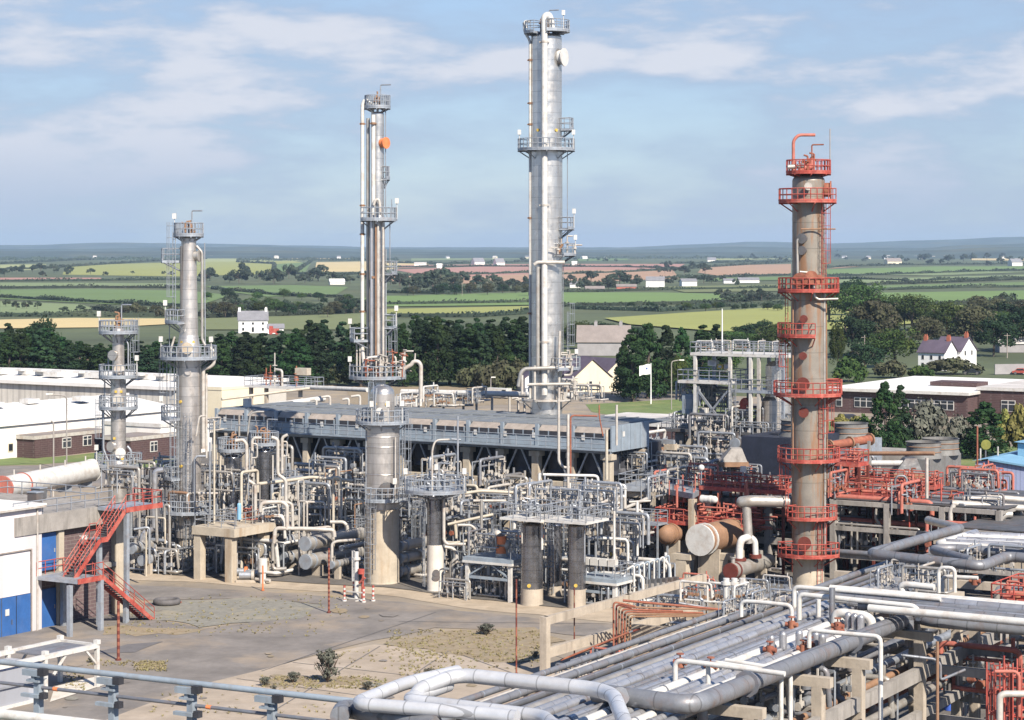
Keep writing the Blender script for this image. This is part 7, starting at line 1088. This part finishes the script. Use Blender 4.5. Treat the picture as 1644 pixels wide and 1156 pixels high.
# ---------------- foreground rail pipe on bracketed posts ----------------
q0 = P(-30, 1059, 10); q1 = P(585, 1128, 10); dr = (q1-q0).normalized(); pipe([q0, q1], .145, 'bluegrey', 'long blue-grey pipe crossing the bottom left on posts', name='foreground_pipe', n=12)
pipe([q0-V((0, 0, 1.02))+BX*.05, q1-V((0, 0, 1.02))+BX*.05], .085, 'pipedark', 'thinner dark pipe just below the long blue-grey pipe', name='foreground_pipe', n=10)
for u in (62, 182, 308, 437):
    x = (u-CU)/F; k = (x*q0.y-q0.x)/(dr.x-x*dr.y); p = q0+dr*k-V((0, 0, .18)); r = thing('pipe_post', 'blue-grey bracketed post carrying the long bottom-left pipe', 'post', V((p.x, p.y, 0)), 'bracketed posts of the bottom-left pipe'); MB().beam(V((p.x, p.y, 0)), p-V((0, 0, .15)), .34).build('post', 'bluegrey', r)
    b = MB(); b.box(p+V((-.25, -.1, -.12)), (1.15, .3, .28), RZ).box(p+V((-.2, -.1, -.36)), (.2, .2, .3), RZ).box(p+V((-.2, -.1, -.5)), (.8, .25, .1), RZ); b.build('bracket', 'bluegrey', r); MB().box(p+V((-.35, -.1, -1.2)), (1.1, .25, .16), RZ).build('bracket', 'bluegrey', r); MB().box(p+AX*.35+V((0, -.25, -.02)), (.4, .35, .35), RZ).build('clamp', 'darksteel', r); MB().box(p+AX*.4+V((0, -.25, -1.15)), (.3, .3, .3), RZ).build('clamp', 'darksteel', r)
for u in (88, 334): x = (u-CU)/F; k = (x*q0.y-q0.x)/(dr.x-x*dr.y); p = q0+dr*k-V((0, 0, 1.02))+BX*.05; single('orange_sleeve', MB().rod(p-dr*.12, p+dr*.14, .1, 10), 'orange', 'short orange sleeve on the thinner dark pipe', 'pipe sleeve', 'orange sleeves on the dark pipe')
q2 = P(-40, 1142, 10.6); q3 = q2+(P(140, 1162, 10.6)-q2)*1.6; pipe([q2, q3], .22, 'white', 'bright white pipe cut by the bottom left corner', name='foreground_pipe', n=12)
# ---------------- foreground pipe rack ----------------
RO = V((1.49, 111.7, 0)); RD = V((.492, .871, 0)); RC = V((.871, -.492, 0))     # rack runs away to the upper right along RD; RC points across it
K = lambda o, t, z: RO+RC*o+RD*t+V((0, 0, z)); ZR = 9.0
def rpix(u, v, z): p = P(u, v, z)-RO; return p.dot(RC), p.dot(RD)
rk = thing('pipe_rack', 'concrete pipe rack with square posts carrying foreground pipes', 'pipe rack', K(5, 20, 0))
for t_ in (-18, -9, -1.5, 7, 12.6, 22.2, 32, 42, 52, 62):
    MB().beam(K(-.8, t_, 8.35), K(12.6, t_, 8.35), .5, .5).build('beam', 'concrete', rk)
    for o in (.2, 11.9): MB().box(K(o, t_, 4.05), (.55, .5, 8.1), RZ).build('post', 'concrete', rk)
for z, h in ((6.3, .75), (4.0, .5)): 
    for t0, t1 in ((-18, -9), (-9, -1.5), (-1.5, 7), (7, 12.6), (12.6, 22.2), (22.2, 32), (32, 42)): MB().beam(K(11.95, t0+.3, z), K(11.95, t1-.3, z), .35, h).build('beam', 'concrete_grey', rk)
for t_ in (7, 12.6, 22.2, 32): MB().beam(K(-.2, t_, 5.6), K(11.9, t_, 5.6), .4, .5).build('beam', 'concrete_grey', rk)
LN = [(0, .16, 'pipegrey', -26, 32), (.75, .10, 'pale', -10, 30), (1.5, .2, 'pipegrey', -26, 46), (2.1, .09, 'rustbrown', -8, 40), (2.55, .17, 'pipegrey', -24, 60), (3.15, .12, 'pipedark', -22, 60), (3.7, .2, 'silver', -24, 24), (4.3, .22, 'alu', -26, 40), (4.95, .24, 'alu', -26, 38), (5.6, .18, 'pipegrey', -26, 58), (6.1, .2, 'pipegrey', -26, 50), (6.7, .27, 'alu', -24, 23), (7.4, .27, 'white', -22, 23), (8.1, .25, 'alu', -25, 23), (8.75, .24, 'alu', -25, 23), (9.3, .24, 'white', -24, 23), (9.85, .2, 'alu', -24, 26), (10.35, .17, 'pipegrey', -26, 30)]
CN = {'pipegrey': 'grey', 'pale': 'thin pale', 'rustbrown': 'rusty brown', 'pipedark': 'dark grey', 'silver': 'silvery beige', 'alu': 'bright aluminium', 'white': 'white'}
for i, (o, r_, m_, t0, t1) in enumerate(LN):
    z = 8.62+r_; b = MB().rod(K(o, t0, z), K(o, t1, z), r_, 12); root = thing('rack_pipe', f'{CN[m_]} straight pipe lying on the foreground rack', 'pipe', K(o, t0, 8.6), 'straight pipes along the foreground rack'); b.build('run', m_, root); k = MB()
    for t_ in range(int(t0)+2, int(t1), 6): k.rod(K(o, t_+i*.37 % 2, z), K(o, t_+i*.37 % 2+.1, z), r_*1.12, 12)
    k.build('band', 'pipedark' if m_ != 'pipegrey' else 'galv', root)
# lower tier, seen between the upper pipes and from the right side
for i, (o, r_, m_, z) in enumerate([(1, .3, 'pipedark', 6.1), (3, .25, 'rustbrown', 6.1), (5, .3, 'pipedark', 6.1), (7.2, .35, 'pipedark', 6.1), (9, .25, 'galv', 6.1), (10.4, .2, 'rustbrown', 6.1), (10.9, .25, 'silver', 4.5), (9.6, .25, 'rust', 4.5)]): pipe([K(o, -24, z), K(o, 45, z)], r_, m_, f"{CN.get(m_, 'rusty' if m_ == 'rust' else 'galvanised')} pipe on the lower tier of foreground rack", name='rack_pipe', group='lower tier pipes of the foreground rack', n=10)
# big grey pipe with bends along the right edge
pipe([P(955, 1112, 9.5), P(1097, 1131, 9.5), P(1124, 1128, 9.5), P(1300, 1057, 9.3), P(1478, 985, 9.0)], .44, 'pipegrey', 'fattest grey pipe bending along the front of the rack', name='large_pipe', n=18, bend=1.0, flanges=[2.4, 3.35], fm='pipedark')
pipe([P(1468, 992, 9.1), P(1495, 999, 9.1), P(1700, 1017, 9.1)], .28, 'pipegrey', 'grey branch pipe leaving the fat pipe to the right edge', name='large_pipe', n=14, bend=.7)
pipe([P(1224, 1122, 7.4), P(1488, 1016, 7.4)], .16, 'pipegrey', 'thin grey pipe hung below the fat grey pipe', name='process_pipe', n=10)
for u, v in ((1128, 1140), (1294, 1082), (1366, 1054), (1460, 1018)): p = P(u, v-14, 8.8); single('pipe_shoe', MB().rod(V((p.x, p.y, 7.6)), V((p.x, p.y, 9.1)), .26, 12), 'pipegrey', 'stub support under the fat grey pipe', 'support', 'stub supports under the fat grey pipe')
# expansion loops, bottom centre
ZL2 = 10.4
pipe([P(1003, 1190, ZL2), P(1003, 1160, ZL2), P(985, 1116, ZL2+.25), P(955, 1106, ZL2+.25), P(733, 1083, ZL2+.25), P(662, 1111, ZL2), P(662, 1111, ZL2)-V((0, 0, 2))], .33, 'alubright', 'fat silver pipe loop bending down at the bottom centre', name='pipe_loop', n=18, bend=.9)
pipe([P(830, 1152, ZL2-.1), P(780, 1146, ZL2-.1), P(568, 1130, ZL2-.1), P(650, 1097, ZL2-.1), P(735, 1078, ZL2-.1)], .3, 'alubright', 'white pipe loop with sharp bend at bottom centre left', name='pipe_loop', n=18, bend=.8)
pipe([P(900, 1175, ZL2-.2), P(872, 1150, ZL2-.2), P(650, 1124, ZL2-.2), P(720, 1100, ZL2-.2)], .3, 'alubright', 'inner silver pipe loop nested at the bottom centre', name='pipe_loop', n=18, bend=.7)
pipe([P(545, 1150, 9.7), P(552, 1136, 9.7), P(700, 1165, 9.7)], .42, 'pipegrey', 'dark grey pipe bend at the bottom, left of the loops', name='pipe_loop', n=16, bend=.8)
pipe([P(996, 1118, 9.9), P(996, 1118, 7.5)], .42, 'pipegrey', 'short upright grey stub under the silver loop', name='process_pipe', n=14)
# far expansion loops, upper right
pipe([P(1541, 848, 10.2), P(1395, 889, 10.2), P(1575, 909, 10.2), P(1616, 893, 10.2), P(1700, 901, 10.2)], .33, 'pipegrey', 'grey pipe zigzag loop at the upper right of rack', name='pipe_loop', n=16, bend=.8)
pipe([P(1490, 835, 10.1), P(1541, 848, 10.1)], .3, 'silver', 'short beige pipe joining the grey zigzag loop', name='process_pipe', n=12)
pipe([P(1560, 900, 10.0), P(1494, 882, 10.0), P(1530, 880, 10.0), P(1700, 893, 10.0)], .3, 'pipegrey', 'second grey pipe inside the zigzag loop', name='pipe_loop', n=16, bend=.7)
for i in range(6): pipe([P(1720, 886-i*5.5, 10.1), P(1504+i*9.5, 874-i*3.6, 10.1), P(1562+i*5, 856-i*1.2, 10.1), P(1740, 864-i*4.5+i, 10.1)][:3] if i < 2 else [P(1510+i*9, 878-i*3.8, 10.1), P(1720, 889-i*5, 10.1)], .24, ('white', 'alu')[i % 2], f"{('white', 'silver')[i % 2]} pipe in the flat bundle at the upper right", name='rack_pipe', group='flat pipe bundle at upper right', n=12, bend=.6)
# cross rack of pale pipes running right
for i in range(8):
    v0 = 944+i*4.6; u0 = (1333, 1345, 1352, 1340, 1330, 1362, 1380, 1395)[i]; zc = 9.95+.02*i; r_ = (.2, .24, .28, .2, .17, .24, .28, .22)[i]; a_ = P(u0, v0, zc); pipe([a_, a_+AX*26], r_, ('white', 'white', 'alu', 'pipegrey', 'white', 'alu', 'pipegrey', 'white')[i], f"{('white', 'white', 'silver', 'grey', 'white', 'silver', 'grey', 'white')[i]} pipe crossing the rack towards the right edge", name='rack_pipe', group='pipes crossing the rack to the right', n=12)
cr = thing('cross_rack', 'concrete cross rack reaching to the right edge of rack', 'pipe rack', K(14, 26, 0))
for a_ in (0, 8.5, 17):
    c_ = P(1500, 965, 9.6)+AX*a_; c_.z = 0
    for b_ in (-3.0, 3.6): MB().box(c_+BX*b_+V((0, 0, 4.6)), (.55, .5, 9.2), RZ).build('post', 'concrete', cr)
    MB().beam(c_-BX*3.6+V((0, 0, 9.4)), c_+BX*4.2+V((0, 0, 9.4)), .5, .45).build('beam', 'concrete', cr)
c_ = P(1500, 965, 9.6); c_.z = 0
for b_ in (-3.0, 3.6):
    for z in (6.3, 3.5): MB().beam(c_+BX*b_+V((0, 0, z)), c_+BX*b_+AX*18+V((0, 0, z)), .4, .5).build('beam', 'concrete_grey', cr)
single('concrete_block', MB().box(P(1505, 984, 9)-V((0, 0, .4)), (1.6, 1.0, .9), RZ), 'concrete_tan', 'pale concrete block at the corner of the racks', 'block')
# white portals and risers standing on the racks
PT = [(9.0, .14, 'white', [(1275, 975), (1275, 942), (1336, 947), (1510, 962)], 'upper white pipe portal spanning the foreground rack'), (9.0, .15, 'white', [(1283, 995), (1283, 954), (1400, 966), (1466, 973), (1474, 980), (1474, 996)], 'second white pipe portal just in front of the upper one'), (9.0, .17, 'pipegrey', [(1336, 1002), (1336, 944)], 'upright grey riser crossing the white portals'), (9.0, .12, 'white', [(1271, 1006), (1271, 972), (1224, 967), (1190, 965), (1190, 990)], 'white pipe portal near the middle of the rack'), (9.3, .12, 'white', [(1299, 1040), (1299, 1011), (1345, 1016), (1414, 1022), (1414, 1158)], 'long-legged white portal in front of the fat pipe'), (9.3, .12, 'white', [(1150, 1064), (1254, 1080), (1254, 1175)], 'long-legged white portal at bottom centre right, left one'), (9.3, .12, 'white', [(1165, 1060), (1269, 1077), (1269, 1175)], 'long-legged white portal at bottom centre right, right one'), (9.0, .13, 'white', [(1084, 1095), (1084, 1060), (1137, 1066), (1260, 1082)], 'white portal standing on the flat white pipes'), (9.0, .12, 'white', [(1137, 1099), (1137, 1066)], 'middle leg of the white portal on flat pipes'), (9.0, .27, 'white', [(1342, 1003), (1342, 986), (1352, 984), (1392, 989), (1399, 997), (1399, 1018)], 'stout white pipe hoop standing on the rack'), (9.0, .14, 'white', [(1314, 990), (1314, 962)], 'short white riser left of the grey riser'), (9.0, .12, 'white', [(1389, 985), (1389, 966)], 'short white riser right of the stout hoop'), (9.5, .2, 'white', [(1451, 955), (1446, 942), (1453, 938), (1500, 943)], 'low white pipe hoop on the crossing pipes'), (9.5, .12, 'white', [(1507, 952), (1507, 911), (1533, 912), (1533, 955)], 'tall narrow white hoop beside the crossing pipes'), (9.5, .12, 'white', [(1513, 950), (1513, 925), (1570, 928)], 'small white pipe bend beside the tall narrow hoop')]
for z, r_, m_, px_, lb in PT:
    d = P(px_[0][0], px_[0][1], z).y; k = (len(px_) > 2); pts = []
    base = P(*px_[0], z)
    for u, v in px_:     # the portal stands in the vertical plane through its foot along AX
        pts.append(vplane(u, v, base, AX) if abs(u-px_[0][0]) > 1 else V((base.x, base.y, CH-(v-HV)/S(d))))
    pipe(pts, r_, m_, lb, name='pipe_portal', n=10, bend=.35)
for u, v in ((1345, 1002), (1345, 1010), (1299, 1033), (1290, 1038), (1236, 1040), (1092, 1060), (1141, 1066), (1565, 930), (1271, 1000)): p = P(u, v, 9.3); r = thing('rusty_valve', 'small rusty red valve standing on the foreground rack', 'valve', p-V((0, 0, .35)), 'rusty valves on the foreground rack'); MB().rod(p-V((0, 0, .35)), p+V((0, 0, .1)), .2, 8).rod(p-RC*.35-V((0, 0, .1)), p+RC*.35-V((0, 0, .1)), .14, 8).build('body', 'rust', r); MB().rod(p+V((0, 0, .3)), p+V((0, 0, .35)), .2, 10).rod(p, p+V((0, 0, .33)), .04, 5).build('handwheel', 'rust', r)
for i, (u, v) in enumerate([(1257, 1036), (1283, 1034), (1310, 1036), (1320, 1040), (1362, 1004), (1372, 1006), (1382, 1008), (1238, 1042)]): p = P(u, v, 9.2); single('pipe_stub', MB().rod(p-V((0, 0, .2)), p+V((0, 0, .55)), .2, 12).ball(p+V((0, 0, .55)), .2, 10, 6), 'alu', 'stubby white capped riser on the foreground rack', 'pipe', 'stubby white risers on the rack')
# low mass of valves on the left side of the rack, mid distance
for i in range(8):
    o, t_ = R0.uniform(-1, 2.5), R0.uniform(20, 32); place_m(R0.choice([1, 2, 5, 0]), K(o, t_, 8.7), RZ+R0.choice([0, pi/2]), R0.uniform(.3, .5), 'on the far end of the foreground rack')
for i in range(6): o, t_ = R0.uniform(5, 11), R0.uniform(30, 46); place_m(R0.choice([1, 2, 0, 3]), K(o, t_, 8.7), RZ+R0.choice([0, pi/2]), R0.uniform(.4, .7), 'beyond the pipes crossing the rack')
for i in range(14): o, t_ = R0.uniform(1, 10), R0.uniform(8, 40); place_m(R0.choice([5, 3, 6]), K(o, t_, R0.choice([3.2, 5.7])), RZ, R0.uniform(.8, 1.2), 'on the lower tiers of the foreground rack')
for i in range(10): p = P(1500, 965, 9)+AX*R0.uniform(2, 17)+BX*R0.uniform(-3, 4); p.z = R0.choice([0, 3.8, 6.6]); place_m(R0.choice([5, 3, 4]), p, RZ, R0.uniform(.9, 1.3), 'under the cross rack at the right edge')
w_ = [K(-1.5, -26, 0), K(13.5, -26, 0), K(13.5, 70, 0), K(-1.5, 70, 0)]; patch('painted_shade', None, 'paintedshade', .15, .3, 3, w=w_); w_ = [K(13.4, 5, 0), K(45, -8, 0), K(60, 60, 0), K(13.4, 70, 0)]; patch('painted_shade', None, 'paintedshade', .155, .3, 3, w=w_)  # shade beneath both racks, put into the ground colour
for u, v, m_ in ((1524, 1140, 'signblue'), (1538, 1138, 'redpale')): p = P(u, v, .16); r = thing('oil_drum', ('blue' if u < 1530 else 'pink')+' drum in the gloom under the rack corner', 'drum', p); MB().rod(p, p+V((0, 0, .9)), .3, 12).build('drum_shell', m_, r); MB().rod(p+V((0, 0, .9)), p+V((0, 0, .94)), .31, 12).build('lid', m_, r)
# grey walkway piece, ladders and red steel at the right edge
r, P0, a1, z = redwalk('red railed platform with pipes at right edge of the rack', 1592, 1700, 968, 127, 4.5, seed=21, low=9.0)
q = D(1586, 1100, 104); q.z = 0; r = thing('red_scaffold', 'open red railed scaffold in the bottom right corner', 'scaffold', q)
for a in (0, 1.1, 2.2, 3.6):
    for b_ in (0, 2.2): MB().beam(q+AX*a+BX*b_, q+AX*a+BX*b_+V((0, 0, 10.4 if a < 2 else 9.6)), .1).build('post', 'red', r)
for z in (6.3, 7.4, 8.4, 9.3, 10.2): k = MB(); [k.rod(q+BX*b_+V((0, 0, z)), q+AX*3.6+BX*b_+V((0, 0, z)), .05, 5) for b_ in (0, 2.2)]; k.rod(q+V((0, 0, z)), q+BX*2.2+V((0, 0, z)), .05, 5).rod(q+AX*1.1+V((0, 0, z)), q+AX*1.1+BX*2.2+V((0, 0, z)), .05, 5); k.build('rail', 'red', r)
ladder(r, (q+AX*.55).x, (q+AX*.55).y, 3, 10, 260, 'red')
for i in range(10): u = 1584+i*7; dpipe(103+R0.uniform(-.5, 1.5), [(u, 1165), (u, 1052+R0.uniform(0, 25))], 1.5, 'red', 'thin red upright at the bottom right corner', name='red_upright', group='red uprights at bottom right')
dpipe(102, [(1605, 1160), (1605, 1118), (1612, 1114), (1650, 1114)], 5.5, 'pale', 'pale bent pipe inside the bottom right red tower', name='process_pipe', bend=.5, n=12); dpipe(102.5, [(1597, 1078), (1630, 1078), (1636, 1084), (1636, 1150)], 3, 'redpale', 'red bent pipe inside the bottom right tower', bend=.3, n=10); dpipe(110, [(1505, 1175), (1505, 1030)], 2.6, 'rustbrown', 'rusty brown upright pipe at the rack corner post'); dpipe(112, [(1449, 1052), (1500, 1058), (1510, 1066), (1510, 1092), (1550, 1075)], 2.4, 'pipegrey', 'thin grey pipe bending round the rack corner post')
# concrete bay on the left of the rack
cb = thing('concrete_bay', 'open concrete bay of posts and beams left of the rack', 'concrete bay', P(875, 1086)); d = 157
def cpost(u, vt, vb, w=.55, zt=None): p = P(u, vb); z = CH-(vt-HV)/S(p.y); MB().box(V((p.x, p.y, z/2)), (w, w, z), RZ).build('post', 'concrete', cb); return p, z
p, z = cpost(875, 990, 1086); B2 = (P(996, 961, z)-P(884, 988, z)); B2.z = 0; MB().beam(p+V((0, 0, z-.3)), p+BX*24+V((0, 0, z-.3)), .3, .6).build('beam', 'concrete', cb); MB().beam(p+V((0, 0, 1.6)), p+BX*23+V((0, 0, 1.6)), .3, .7).build('beam', 'concrete', cb)
for t_ in (12, 24): MB().box(p+BX*t_+V((0, 0, z/2)), (.55, .55, z), RZ).build('post', 'concrete', cb)
for t_ in (10, 24): MB().beam(p+BX*t_+V((0, 0, 1.2)), p+BX*t_+AX*9+V((0, 0, 1.2)), .3, 2.4).build('wall', 'concrete', cb)
MB().beam(p+BX*10+AX*9+V((0, 0, 1.2)), p+BX*32+AX*9+V((0, 0, 1.2)), .3, 2.4).build('wall', 'concrete', cb)
for i in range(7): u = 985+i*4.5; dpipe(160+i*.6, [(u, 1058-i*3), (u, 966+i*4), (u+R0.uniform(20, 190), 974+i*2.5)], 1.6, R0.choice(['rust', 'rust', 'darkred', 'rustbrown']), 'rust-red pipe rising from the concrete bay', group='rust-red pipes of the concrete bay', bend=.3)
for i in range(5): dpipe(160+i*1.2, [(900+i*8, 1060-i*3), (1010+i*6, 1015-i*2)], 1.6, R0.choice(['rust', 'darkred', 'pipedark']), 'low rusty pipe running through the concrete bay', group='low rusty pipes of the concrete bay')
zone(4, 900, 985, None, 0, 150, 160, [4, 5], 'low in the concrete bay', (0,), (.5, .8)); zone(5, 1030, 1200, None, 0, 165, 180, [2, 1, 4], 'between the rack and the white-ended tank', (0, 3), (.6, 1))
for i in range(3): u0, v0 = (1000, 1090, 1160)[i], (964, 968, 975)[i]; dpipe(158+i, [(u0, v0), (1215+i*30, v0+(20, 26, 12)[i])], 2, ('rust', 'pipegrey', 'pipegrey')[i], 'level pipe reaching from the bay to the rack', name='process_pipe', group='level pipes from bay to rack')
for i in range(3): p = P(1162+i*10, 996+i*2, 2); p.z = 0; single('vertical_pump', MB().rod(P(1166+i*13, 960, 8.7), P(1166+i*13, 960, 8.7)+V((0, 0, 1.2)), .2, 8).rod(P(1166+i*13, 960, 8.7)+V((0, 0, .8)), P(1166+i*13, 960, 8.7)+V((0, 0, 1.0)), .32, 8), 'white', 'short white riser on the left edge of rack', 'pipe', 'short white risers at rack edge')
# ---------------- grass tufts and weeds ----------------
b = MB(); R0 = random.Random(3)
for (u0, u1, v0, v1, n) in [(620, 870, 1012, 1064, 600), (420, 620, 1086, 1106, 300), (170, 520, 985, 1022, 200), (240, 560, 1100, 1150, 90), (215, 268, 1062, 1078, 160), (540, 860, 1046, 1075, 120), (140, 230, 1060, 1070, 60), (100, 140, 1080, 1110, 60), (300, 560, 955, 990, 100), (640, 760, 1068, 1090, 80)]:
    for _ in range(n):
        p = P(R0.uniform(u0, u1), R0.uniform(v0, v1), .1); k = R0.uniform(.05, .2)
        for j in range(5): t = R0.uniform(0, 6.28); e = V((cos(t), sin(t), 0))*.05; tip = p+V((R0.gauss(0, .12), R0.gauss(0, .12), k)); b.add([p-e, p+e, tip], [(0, 1, 2)])
single('grass_tufts', b, 'drygrass', 'dry grass and weeds scattered over the yard', 'grass', None, 'stuff')
plant('weed', 526, 1096, 50, 'dark bushy weed growing alone on the pale concrete', 'weed', wpx=44, z=.1); plant('weed', 780, 1019, 16, 'small green weed in the dry grass by the centre road', 'weed', wpx=34, z=.1)
for u, v, h in [(425, 1102, 14), (470, 1096, 16), (590, 1108, 13), (145, 1064, 8), (690, 1088, 14), (860, 1056, 10), (440, 1110, 9)]: plant('weed', u, v, h, 'small dry weed '+('left of' if u < 526 else 'right of')+' the dark bushy weed', 'weed', 'small weeds on the yard', wpx=h*1.6, z=.1)
# ---------------- the air ----------------
b = MB().box((0, 6900, 60.5), (20000, 18000, 125)); h = bpy.data.objects.new('haze', b.mesh('haze', 'white')); COL.objects.link(h); h['kind'] = 'stuff'; h['label'] = 'blue summer haze over the far hills'; h['category'] = 'haze'
m = bpy.data.materials.new('haze'); m.use_nodes = True; t = m.node_tree; t.nodes.remove(t.nodes['Principled BSDF']); pv = t.nodes.new('ShaderNodeVolumePrincipled')
pv.inputs['Color'].default_value = (.55, .76, 1, 1); pv.inputs['Density'].default_value = 5.5e-5; pv.inputs['Anisotropy'].default_value = 0; t.links.new(pv.outputs[0], t.nodes['Material Output'].inputs['Volume']); h.data.materials[0] = m
# ---------------- make every label single out one thing ----------------
bpy.context.view_layer.update()
def px(o):
    q = o.location; 
    if o.type == 'MESH': bb = [o.matrix_world @ V(c_) for c_ in o.bound_box]; q = sum(bb, V((0, 0, 0)))/8
    d = max(q.y, 1); return CU+q.x/d*F, HV+(CH-q.z)/d*F
by = {}
for o in SC.objects:
    if o.get('category') and o.get('label') and not o.parent: by.setdefault(o['label'], []).append(o)
WORD = ['', 'first', 'second', 'third', 'fourth', 'fifth', 'sixth', 'seventh', 'eighth', 'ninth', 'tenth', 'eleventh', 'twelfth']
def ordw(i): return WORD[i] if i < 13 else f"{i}{'th' if 10 <= i % 100 <= 20 else {1: 'st', 2: 'nd', 3: 'rd'}.get(i % 10, 'th')}"
for lb, os_ in by.items():
    if len(os_) < 2: continue
    n = len(os_); us = [px(o) for o in os_]; du = max(a[0] for a in us)-min(a[0] for a in us); dv = max(a[1] for a in us)-min(a[1] for a in us); hz = du >= dv*.6
    os_ = [o for _, o in sorted(zip([a[0] if hz else a[1] for a in us], os_), key=lambda x: x[0])]; s_ = 'left' if hz else 'top'
    for i, o in enumerate(os_):
        if n == 2: o['label'] = lb+((', the left one', ', the right one') if hz else (', the upper one', ', the lower one'))[i]
        elif i == 0: o['label'] = lb+(', leftmost' if hz else ', topmost')+f' of {n}'
        elif i == n-1: o['label'] = lb+(', rightmost' if hz else ', lowest')+f' of {n}'
        else: o['label'] = lb+f', {ordw(i+1)} from the {s_}'
        if not o.get('group'): o['group'] = lb
for k, pr in list(PROTO.items()):
    if k not in used:
        for ch in list(pr.children): bpy.data.objects.remove(ch)
        bpy.data.objects.remove(pr)
